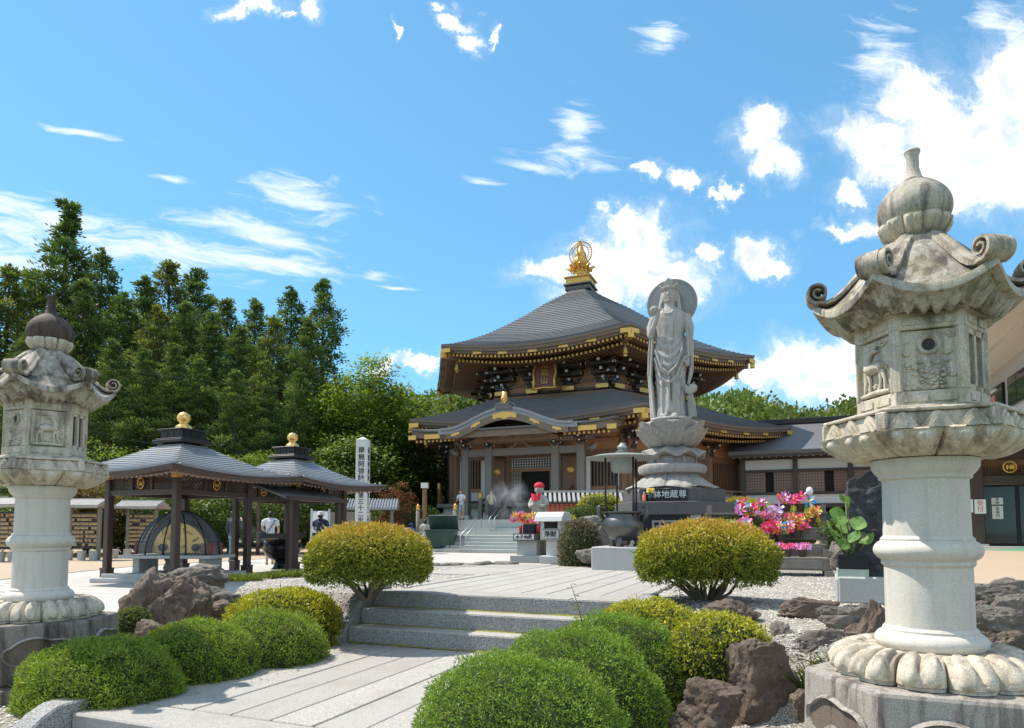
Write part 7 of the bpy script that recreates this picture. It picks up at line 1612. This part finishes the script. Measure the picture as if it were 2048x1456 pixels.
for i, (px, py, z, r, h, lb) in enumerate([(1620, 1372, 4.6, .20, .26, 'grass tuft against the plinth of the closest lantern'), (1688, 1350, 4.65, .17, .24, 'grass tuft right beside the lotus foot of the closest lantern'),
        (2035, 1345, 4.5, .26, .32, 'large yellow grass tuft at the right picture edge below the rocks'), (2052, 1262, 5.6, .28, .24, 'yellow grass tuft above the larger one at the right picture edge'),
        (452, 1158, 9.6, .20, .12, 'short grass tuft beside the upper left rock'), (490, 1158, 9.6, .22, .11, 'short grass tuft on the gravel left of the orange azalea'), (575, 1150, 10.4, .22, .13, 'short grass tuft nearest the black incense cauldron'), (530, 1153, 10.1, .22, .11, 'short grass tuft, middle of the strip behind the left gravel'),
        (245, 1300, 6.9, .16, .20, 'dry yellow grass tuft at the foot of the left rocks'), (215, 1285, 7.0, .15, .12, 'sparse yellow grass tuft next to the stained lantern plinth')]):
    g = at(px, py, z); tuft('grass_tuft', lb, g, 420, r, h, group=gt)
def sprig(label, loc, h, n, size, mat, lean=(0, 0), cat='weed', name='weed'):
    """an upright leafy shoot"""
    t = thing(name, label, cat, loc); m = MB(); pts = [Vector((lean[0]*(k/6)**1.5, lean[1]*(k/6)**1.5, h*k/6)) for k in range(7)]
    m.tube(pts, [.006*(1-.12*k) for k in range(7)], 5); m.build('stem', 'leaf_stem', t)
    me = None
    for k in range(n):
        f = (k+1)/n; i = min(5, int(f*6)); p = pts[i].lerp(pts[i+1], f*6-i if f < 1 else 1); a = k*2.4; s = size*(1.1-.5*f)
        mb = MB(); mb.add([(0, 0, 0), (.28*s, .5*s, .05*s), (0, s, -.12*s), (-.28*s, .5*s, .05*s)], [(0, 1, 2), (0, 2, 3)])
        if me is None or True:
            me = mb.mesh('leaf', mat); at_ = me.attributes.new('rnd', 'FLOAT', 'FACE'); vv = random.random(); at_.data.foreach_set('value', [vv, vv])
        link('leaf', me, t, p, a)
    return t
sprig('tall pale weed shoot sprouting from the green dome shrub', (.52, 4.86, .38), .42, 16, .085, 'leaf_grass', (-.10, .0))
sprig('narrow-leaved weed shoot between the two yellow shrubs', (1.25, 5.15, .2), .42, 22, .12, 'leaf_broad', (.06, 0))
sprig('small fern-like weed in front of the left rocks', gr(402, 1245, .1)+Vector((0, 0, -.12)), .38, 20, .11, 'leaf_grass', (.03, 0))
sprig('arching weed frond at the stems of the orange azalea under the statue', gr(1362, 1205, ZU), .26, 16, .08, 'leaf_grass', (-.05, 0))
sprig('short weed at the end of the upper granite step', gr(1270, 1208, ZU)+Vector((0, 0, -.1)), .20, 10, .05, 'leaf_grass', (.02, 0))

# litter on the paving and moss in the corners of the steps
k = 260; uu = RNG.uniform(3.2, 6.1, k); vv = np.where(RNG.random(k) < .5, PVL+.55*RNG.random(k)**2, PVR-.9*RNG.random(k)**2)
P = np.stack([uu*sin(T)+vv*cos(T), uu*cos(T)-vv*sin(T), np.full(k, ZL+.006)], 1); D = RNG.normal(size=(k, 3)); D[:, 2] = np.abs(D[:, 2])*.12
tag(link('fallen_leaves', leafmesh('fallen_leaves', 'leaf_litter', [blades(P, D, .028, .013, up=np.tile([[0, 0, 1.]], (k, 1)))])), 'dry fallen leaves and clippings scattered on the lower path', 'leaves', kind='stuff')
for i in range(3):
    m = MB(); u0 = 6.18+.235*i; z = ZL+.17*i+.004; K = 60
    vs = []
    for q in range(K+1):
        v_ = PVL+.02+(PVR-PVL-.04)*q/K; h_ = .006+.016*max(0, mn.noise((v_*3, i*7.0, 0))+.35); vs += [(v_, u0-.004-h_*.9, z), (v_, u0+.002, z+h_)]
    m.add(vs, [(2*q, 2*q+2, 2*q+3, 2*q+1) for q in range(K)]); m.build('moss_strip', 'moss', st_, kind='stuff')
# ---------------------------------------------------------------- trees, hedges, hills
def cedar_mesh(seed, mat, H=24.0, Rm=3.3, nbr=105):
    """drooping boughs that end in upturned tufts, dark gaps between them"""
    rg = np.random.default_rng(seed); C, S, O = [], [], []
    for k in range(nbr):
        f = ((k+rg.random())/nbr)**.92; z = 1.8+(H-2.0)*f; th = k*2.4+rg.uniform(-.6, .6)
        ln = (Rm*(1-f)**.80*(.3+.7*min(1, f*5+.3))+.15)*rg.uniform(.5, 1.25)*(.86+.2*sin(z*.9+seed))
        nc = 2+int(ln*1.15)
        for q in range(nc):
            g = .35+.65*(q+.6)/nc; r = ln*g
            C.append((cos(th)*r+rg.normal()*.18, sin(th)*r+rg.normal()*.18, z-.30*r+.45*max(0, g-.65)*ln+rg.normal()*.15)); S.append((.30+.20*ln**.5)*rg.uniform(.7, 1.2)*(1.15-.3*g)*(.55+.45*min(1, (1-f)*6))); O.append((th, g, f))
    C, S, O = np.array(C), np.array(S), np.array(O); n = len(C); nlf = max(24, int(27000/n)); K = n*nlf; ci = np.repeat(np.arange(n), nlf)
    d = rg.normal(size=(K, 3)); off = d*np.array([.60, .60, .42])*S[ci][:, None]
    ow = np.stack([np.cos(O[ci, 0]), np.sin(O[ci, 0]), np.full(K, .8)], 1); D = ow*.75+d*.7
    tone = np.clip(.17+.58*(O[ci, 1]-.35)+.22*d[:, 2]*.7+.14*rg.normal(size=n)[ci]+.10*rg.normal(size=K)+.12*O[ci, 2], 0, 1)  # paints lit tips and tops, dark inner boughs
    p1 = blades(C[ci]+off, D, .30*rg.uniform(.6, 1.3, K), .12*rg.uniform(.7, 1.3, K), rnd=tone)
    k2 = 200; zt = H-1.8*rg.random(k2); P = np.stack([rg.normal(size=k2)*.08*(H-zt), rg.normal(size=k2)*.08*(H-zt), zt], 1); p2 = blades(P, np.stack([rg.normal(size=k2)*.5, rg.normal(size=k2)*.5, np.ones(k2)], 1), .24, .08, rnd=.3+.4*rg.random(k2))
    return leafmesh('crown', mat, [p1, p2])
def trunk_mesh(H, r, mat='bark', seed=0, lean=0):
    m = MB(); m.tube([(0, 0, -.3), (.05, 0, H*.3), (-.05, .05, H*.65), (0, 0, H*.96)], [r, r*.75, r*.4, .04], 8); return m.mesh('trunk', mat, smooth=True)
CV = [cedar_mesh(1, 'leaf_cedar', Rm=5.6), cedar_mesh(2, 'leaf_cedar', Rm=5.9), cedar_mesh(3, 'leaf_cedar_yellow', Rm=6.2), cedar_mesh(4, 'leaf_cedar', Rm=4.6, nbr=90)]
CT = trunk_mesh(24, .38)
def cedar(px, py, Y, v, label, wide=1.0, rz=0, zb=0.0, group='cedar trees beyond the plaza'):
    p = at(px, py, Y); s = (p.z-zb)/24; t = thing('cedar_tree', label, 'tree', (p.x, p.y, zb), rz, group); t.scale = (s*wide, s*wide, s)
    link('crown', CV[v], t); link('trunk', CT, t)
CL = ['cedar at the left picture edge, left of the tallest cedar', 'cedar directly left of the tallest cedar', 'cedar crown just below and right of the tallest cedar', 'highest cedar of the middle cluster with a ragged top', 'cedar right beside the ragged highest one of the middle cluster', 'cedar at the left side of the middle cluster', 'cedar filling the gap between the second tallest and the middle cluster', 'yellowish cedar between the middle cluster and the pointed pair', 'cedar left of the pointed pair at the right end', "lower cedar in front of the middle cluster's right side", 'yellowish lower cedar before the pointed pair', "yellowish lower cedar before the middle cluster's left side", "lower cedar before the middle cluster's centre", 'low cedar right of the middle cluster, near the front', 'low cedar in front of the slim rightmost cedar', 'cedar cut off by the left picture edge', 'yellowish cedar behind the left lantern jewel', 'cedar beyond the left picture edge', 'front cedar right of the left lantern roof scroll', 'front cedar above the gap between lantern and front pavilion', 'front cedar straight above the front pavilion finial', "front cedar above the farther pavilion's left eave", 'front cedar between the two pavilion finials', 'front cedar behind the left lantern roof', 'front cedar left above the front pavilion finial', 'front cedar above the farther pavilion finial']
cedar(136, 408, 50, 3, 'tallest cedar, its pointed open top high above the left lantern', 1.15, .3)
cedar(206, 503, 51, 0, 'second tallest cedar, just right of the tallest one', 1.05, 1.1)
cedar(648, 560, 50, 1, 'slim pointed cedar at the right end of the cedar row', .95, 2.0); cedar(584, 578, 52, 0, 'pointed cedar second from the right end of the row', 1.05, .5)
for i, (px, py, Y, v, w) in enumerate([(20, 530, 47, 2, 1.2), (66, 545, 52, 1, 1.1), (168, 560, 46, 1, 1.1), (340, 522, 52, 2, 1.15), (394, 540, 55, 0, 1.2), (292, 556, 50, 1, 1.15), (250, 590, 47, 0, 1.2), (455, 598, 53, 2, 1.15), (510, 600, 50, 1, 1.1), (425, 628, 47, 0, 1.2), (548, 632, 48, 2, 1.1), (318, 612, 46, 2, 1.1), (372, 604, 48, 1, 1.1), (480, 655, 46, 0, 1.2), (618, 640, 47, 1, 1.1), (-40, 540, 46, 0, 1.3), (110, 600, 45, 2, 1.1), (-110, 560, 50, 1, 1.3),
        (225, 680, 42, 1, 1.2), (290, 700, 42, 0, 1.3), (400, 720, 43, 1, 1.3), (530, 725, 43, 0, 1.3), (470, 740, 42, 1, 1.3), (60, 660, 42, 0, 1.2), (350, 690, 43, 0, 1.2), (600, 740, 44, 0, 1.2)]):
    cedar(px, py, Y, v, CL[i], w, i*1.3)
def broad(name, label, px, py, Y, W, zbot, n_cl, n_lf, mat, leaf, seed, trunk=.25, flat=.55, group=None, bark='bark', ground=0, zc=None):
    """rounded tree of layered leaf sprays; W crown width in metres, top at the pixel"""
    rg = np.random.default_rng(seed); p = at(px, py, Y); H = p.z-ground; t = thing(name, label, 'tree', (p.x, p.y, ground), seed*.7, group)
    d = rg.normal(size=(n_cl, 3)); d /= np.linalg.norm(d, axis=1, keepdims=True); r = rg.random(n_cl)**.42
    half = (H-zbot)/2; lump = 1+.22*np.array([mn.fractal((x*1.6+seed, y*1.6, z*1.6), .6, 2, 3) for x, y, z in d])
    C = d*(r*lump)[:, None]*np.array([W/2, W/2, half]); C[:, 2] += zbot+half; cs = (W*.085)*rg.uniform(.6, 1.3, n_cl)
    K = n_cl*n_lf; ci = np.repeat(np.arange(n_cl), n_lf); off = rg.normal(size=(K, 3))*np.array([1, 1, flat*.5])*cs[ci][:, None]; off[:, 2] -= .22*(off[:, 0]**2+off[:, 1]**2)/cs[ci]
    D = off*np.array([1, 1, .3])/cs[ci][:, None]+rg.normal(size=(K, 3))*.45; D[:, 2] -= .15; up = np.tile(np.array([[0, 0, 1.]]), (K, 1))
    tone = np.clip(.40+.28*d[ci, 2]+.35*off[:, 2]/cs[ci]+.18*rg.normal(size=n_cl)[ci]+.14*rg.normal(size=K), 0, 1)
    link('crown', leafmesh('crown', mat, [blades(C[ci]+off, D, leaf[0]*rg.uniform(.6, 1.3, K), leaf[1]*rg.uniform(.7, 1.3, K), up=up, rnd=tone)]), t)
    m = MB(); rn = random.Random(seed); m.tube([(0, 0, -.3), (.1*trunk, 0, zbot*.6), (-.2*trunk, .1*trunk, zbot+half*.6), (0, 0, zbot+half*1.4)], [trunk, trunk*.8, trunk*.5, .03], 8); m.build('trunk', bark, t, smooth=True)
    for q in range(8):
        a = q*2.4; z0 = zbot*.75+half*.14*q; e = Vector((cos(a)*W*.34, sin(a)*W*.34, z0+half*.5)); m = MB(); m.tube([(0, 0, z0), e*.5+Vector((0, 0, z0*.45)), e], [trunk*.4, trunk*.25, .02], 6); m.build('limb', bark, t, smooth=True)
    return t
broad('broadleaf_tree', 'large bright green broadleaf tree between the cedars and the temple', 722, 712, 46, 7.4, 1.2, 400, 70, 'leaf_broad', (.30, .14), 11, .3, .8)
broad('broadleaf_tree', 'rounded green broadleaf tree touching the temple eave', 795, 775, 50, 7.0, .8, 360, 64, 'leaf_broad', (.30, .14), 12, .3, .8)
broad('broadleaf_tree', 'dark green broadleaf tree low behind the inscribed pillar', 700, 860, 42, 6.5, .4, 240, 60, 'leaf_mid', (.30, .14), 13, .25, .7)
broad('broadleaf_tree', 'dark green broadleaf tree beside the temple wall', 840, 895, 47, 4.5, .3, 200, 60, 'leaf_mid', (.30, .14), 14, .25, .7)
sg_ = 'garden trees along the far side of the plaza'
for i, (px, py, Y, W, mat, lb) in enumerate([(185, 872, 32, 4.2, 'leaf_broad', 'light green garden tree just right of the left lantern firebox'), (290, 880, 33, 4.0, 'leaf_broad', 'light green garden tree left of the front pavilion finial'), (430, 884, 34, 3.6, 'leaf_broad', 'light green garden tree right of the front pavilion finial'),
        (175, 940, 29, 2.8, 'leaf_bronze', 'bronze-leaved maple above the plaque rack'), (60, 960, 30, 3.2, 'leaf_mid', 'dark garden tree behind the left lantern shaft'), (250, 965, 31, 3.6, 'leaf_mid', 'dark garden tree behind the plaque racks'), (360, 960, 31, 3.4, 'leaf_mid', 'dark garden tree behind the glass dome'), (460, 965, 31, 3.2, 'leaf_mid', 'dark garden tree behind the person in the dark jacket'), (560, 965, 32, 3.2, 'leaf_mid', 'dark garden tree behind the white-shirted walker'), (640, 950, 33, 3.0, 'leaf_mid', 'dark garden tree behind the notice board'), (5, 900, 33, 4.0, 'leaf_mid', 'dark garden tree at the left picture edge'), (110, 985, 28.5, 2.2, 'leaf_broad', 'small light green tree between lantern and plaque rack')]):
    broad('garden_tree', lb, px, py, Y, W, .25, 110, 46, mat, (.17, .085), 40+i, .09, .7, sg_)
broad('clipped_pine', 'cloud-clipped bright green tree top rising between the two pavilions', 520, 902, 30, 1.9, 3.35, 70, 60, 'leaf_broad', (.10, .05), 60, .09, .9)
broad('maple_tree', 'small red-leaved maple beside the stairs railing', 792, 962, 32.5, 1.8, .75, 90, 50, 'leaf_maple', (.09, .06), 61, .07, .6)
def hedge(label, px, py, Y, w, h, mat='leaf_mid', n=7000, leaf=(.10, .05), d=.7, seed=1, group=None):
    p = at(px, py, Y); q = Y/FPX; return dome('round_hedge', label, 'shrub', (p.x, p.y, p.z-h*q*.5), w*q*.5, d*w*q*.5, h*q, n, mat, leaf, group, seed=seed, lump=.08, power=2.6, depth=.15)
hedge('long dark hedge at the foot of the temple left of the stairs', 800, 1040, 41, 190, 60, n=9000, leaf=(.16, .08), d=.4, seed=70); hedge('dark hedge under the maple tree', 740, 1050, 38, 120, 50, n=6000, leaf=(.14, .07), d=.5, seed=71)
hg = 'clipped shrubs on the statue mound'
for i, (px, py, Y, w, h, mat, lf, lb) in enumerate([(1200, 1012, 16.5, 95, 48, 'leaf_azalea_yellow', (.05, .022), 'yellow-green clipped shrub left of the statue pedestal'), (1165, 1035, 15.8, 95, 45, 'leaf_mid', (.05, .022), 'dark green clipped shrub behind the offering post'), (1130, 1060, 14.6, 70, 60, 'leaf_azalea_yellow', (.05, .02), 'yellow-green shrub beside the offering post'),
        (1480, 1012, 17.5, 75, 34, 'leaf_azalea_orange', (.05, .022), 'orange-tipped clipped shrub right of the statue pedestal'), (1470, 1030, 16.2, 110, 45, 'leaf_mid', (.05, .022), 'dark clipped shrub right of the statue pedestal'), (1515, 1026, 16.6, 70, 50, 'leaf_azalea_yellow', (.05, .022), 'round yellow-green shrub behind the pinwheel heap'), (1580, 1036, 16.5, 110, 45, 'leaf_azalea_yellow', (.05, .022), 'yellow-green shrub behind the flower stand'), (1455, 1070, 15.2, 70, 60, 'leaf_azalea_yellow', (.045, .02), 'low yellow-green shrub between statue base and flower stand'), (1690, 1085, 13.5, 90, 60, 'leaf_mid', (.06, .03), 'dark shrub behind the lotus plant')]):
    hedge(lb, px, py, Y, w, h, mat, 5200, lf, .8, 80+i, hg)
t = hedge('dry grey-leaved plant on the rockery by the cauldron', 1160, 1078, 13.2, 84, 74, 'leaf_grey', 4200, (.06, .028), .8, 95)
rk('rounded grey rock at the foot of the grey-leaved plant', 1180, 1112, 12.7, 60, 26, 40, mat='rock_grey', group='statue base rocks')
broad('leafy_shrub', 'loose green shrub growing between stele and flower stand', 1697, 1030, 10.5, .75, .55, 70, 26, 'leaf_mid', (.075, .038), 97, .02, .8, ground=ZU)
# hills with far woods
def hill(name, pts, Y0, Y1, seed, n, label):
    xs = [(at(px, 900, Y1).x, at(px, py, Y1).z) for px, py in pts]; x0, x1 = xs[0][0], xs[-1][0]
    def hz(x, y): f = ss(y, Y0, Y1) if y < Y1 else 1-.5*ss(y, Y1, Y1*1.5); return -1+(interp(x, xs)+1-3.0)*f**.8
    m = MB(); m.grid(lambda i, j: (x0+(x1-x0)*i, Y0+(Y1*1.35-Y0)*j, hz(x0+(x1-x0)*i, Y0+(Y1*1.35-Y0)*j)), 50, 24); m.build(name, 'ground_sheet', kind='structure', smooth=True)
    rg = np.random.default_rng(seed); x = rg.uniform(x0, x1, n); y = Y0+(Y1*1.06-Y0)*rg.random(n)**.7; z = np.array([hz(a, b) for a, b in zip(x, y)]); nl = 80
    cs = rg.uniform(1.3, 2.9, n); ci = np.repeat(np.arange(n), nl); K = n*nl; d = rg.normal(size=(K, 3)); d /= np.linalg.norm(d, axis=1, keepdims=True)
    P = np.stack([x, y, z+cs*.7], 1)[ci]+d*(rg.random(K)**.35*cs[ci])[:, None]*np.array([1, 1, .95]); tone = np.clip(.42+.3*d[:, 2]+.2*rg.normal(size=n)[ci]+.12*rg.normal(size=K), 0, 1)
    o = link('hillside_wood', leafmesh('hillside_wood', 'leaf_hill', [blades(P, d+rg.normal(size=(K, 3))*.6, .95*rg.uniform(.6, 1.3, K), .55, rnd=tone)])); tag(o, label, 'wood', kind='stuff'); return hz
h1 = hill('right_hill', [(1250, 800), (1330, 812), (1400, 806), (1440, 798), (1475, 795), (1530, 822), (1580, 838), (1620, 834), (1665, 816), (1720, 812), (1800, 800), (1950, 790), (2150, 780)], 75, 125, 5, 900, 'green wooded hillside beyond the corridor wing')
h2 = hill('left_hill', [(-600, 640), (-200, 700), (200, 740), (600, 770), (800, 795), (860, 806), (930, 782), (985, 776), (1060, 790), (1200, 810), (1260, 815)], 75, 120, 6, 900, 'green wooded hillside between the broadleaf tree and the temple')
fc_ = 'single cedars standing out on the ridge'
for px, py, Y, v, lb in ((1458, 793, 118, 1, 'dark pointed cedar on the ridge right of the statue'), (1513, 803, 119, 0, 'dark cedar on the ridge, middle of three'), (1546, 812, 120, 0, 'dark cedar on the ridge nearest the big cloud'), (832, 795, 112, 0, 'tiny cedar on the left ridge nearest the broadleaf tree'), (842, 794, 112, 3, 'tiny cedar on the left ridge beside its twin')):
    p = at(px, py, Y); hz = h1 if px > 1200 else h2; zb = hz(p.x, p.y)-1; hh = max(4, p.z-zb); t = thing('ridge_cedar', lb, 'tree', (p.x, p.y, zb), px*.1, fc_); s = hh/24; t.scale = (s*1.6, s*1.6, s); link('crown', CV[v], t); link('trunk', CT, t)
# two thin overhead wires crossing in front of the cedars
for a, b, lb in (((100, 838), (420, 905), 'lower thin overhead wire in front of the cedars'), ((200, 735), (900, 800), 'upper thin overhead wire in front of the cedars')):
    p, q = at(*a, 38), at(*b, 40); mid = (p+q)/2-Vector((0, 0, .25)); m = MB(); m.tube([p, p.lerp(mid, .5)-Vector((0, 0, .06)), mid, mid.lerp(q, .5)-Vector((0, 0, .06)), q], .006, 5); tag(m.build('overhead_wire', 'wire_grey'), lb, 'wire')
# drifting incense smoke
def smoke(label, c, s, dens, seed):
    m = MB(); m.ball((0, 0, 0), s, 16, 10); mt = bpy.data.materials.new('smoke'); mt.use_nodes = True; nt = mt.node_tree; nt.nodes.clear(); q = NT(nt)
    o = q.N('ShaderNodeOutputMaterial'); pv = q.N('ShaderNodeVolumePrincipled'); pv.inputs['Color'].default_value = (.9, .92, .95, 1)
    tc = q.obj(); d = q.N('ShaderNodeVectorMath', operation='LENGTH'); q.L.new(q.map(tc, (1/s[0], 1/s[1], 1/s[2])), d.inputs[0])
    f = q.ramp(d.outputs['Value'], 1.0, .25); n = q.ramp(q.noise(2.6, 5, .62, q.map(tc, (1, 1, .7), (seed, 0, 0)), 1.2), .46, .72)
    q.L.new(q.math('MULTIPLY', q.math('MULTIPLY', f, n), dens), pv.inputs['Density']); q.L.new(pv.outputs[0], o.inputs['Volume']); MAT['smoke%d' % seed] = mt
    tag(m.build('smoke', 'smoke%d' % seed, loc=c), label, 'smoke', kind='stuff')
smoke('thin grey incense smoke drifting left of the red-capped statue', at(1020, 1000, 15.2), (.55, .4, .62), 3.2, 1); smoke('bluish incense smoke around the black cauldron', at(520, 1062, 19.5), (.75, .5, .5), 1.1, 2)
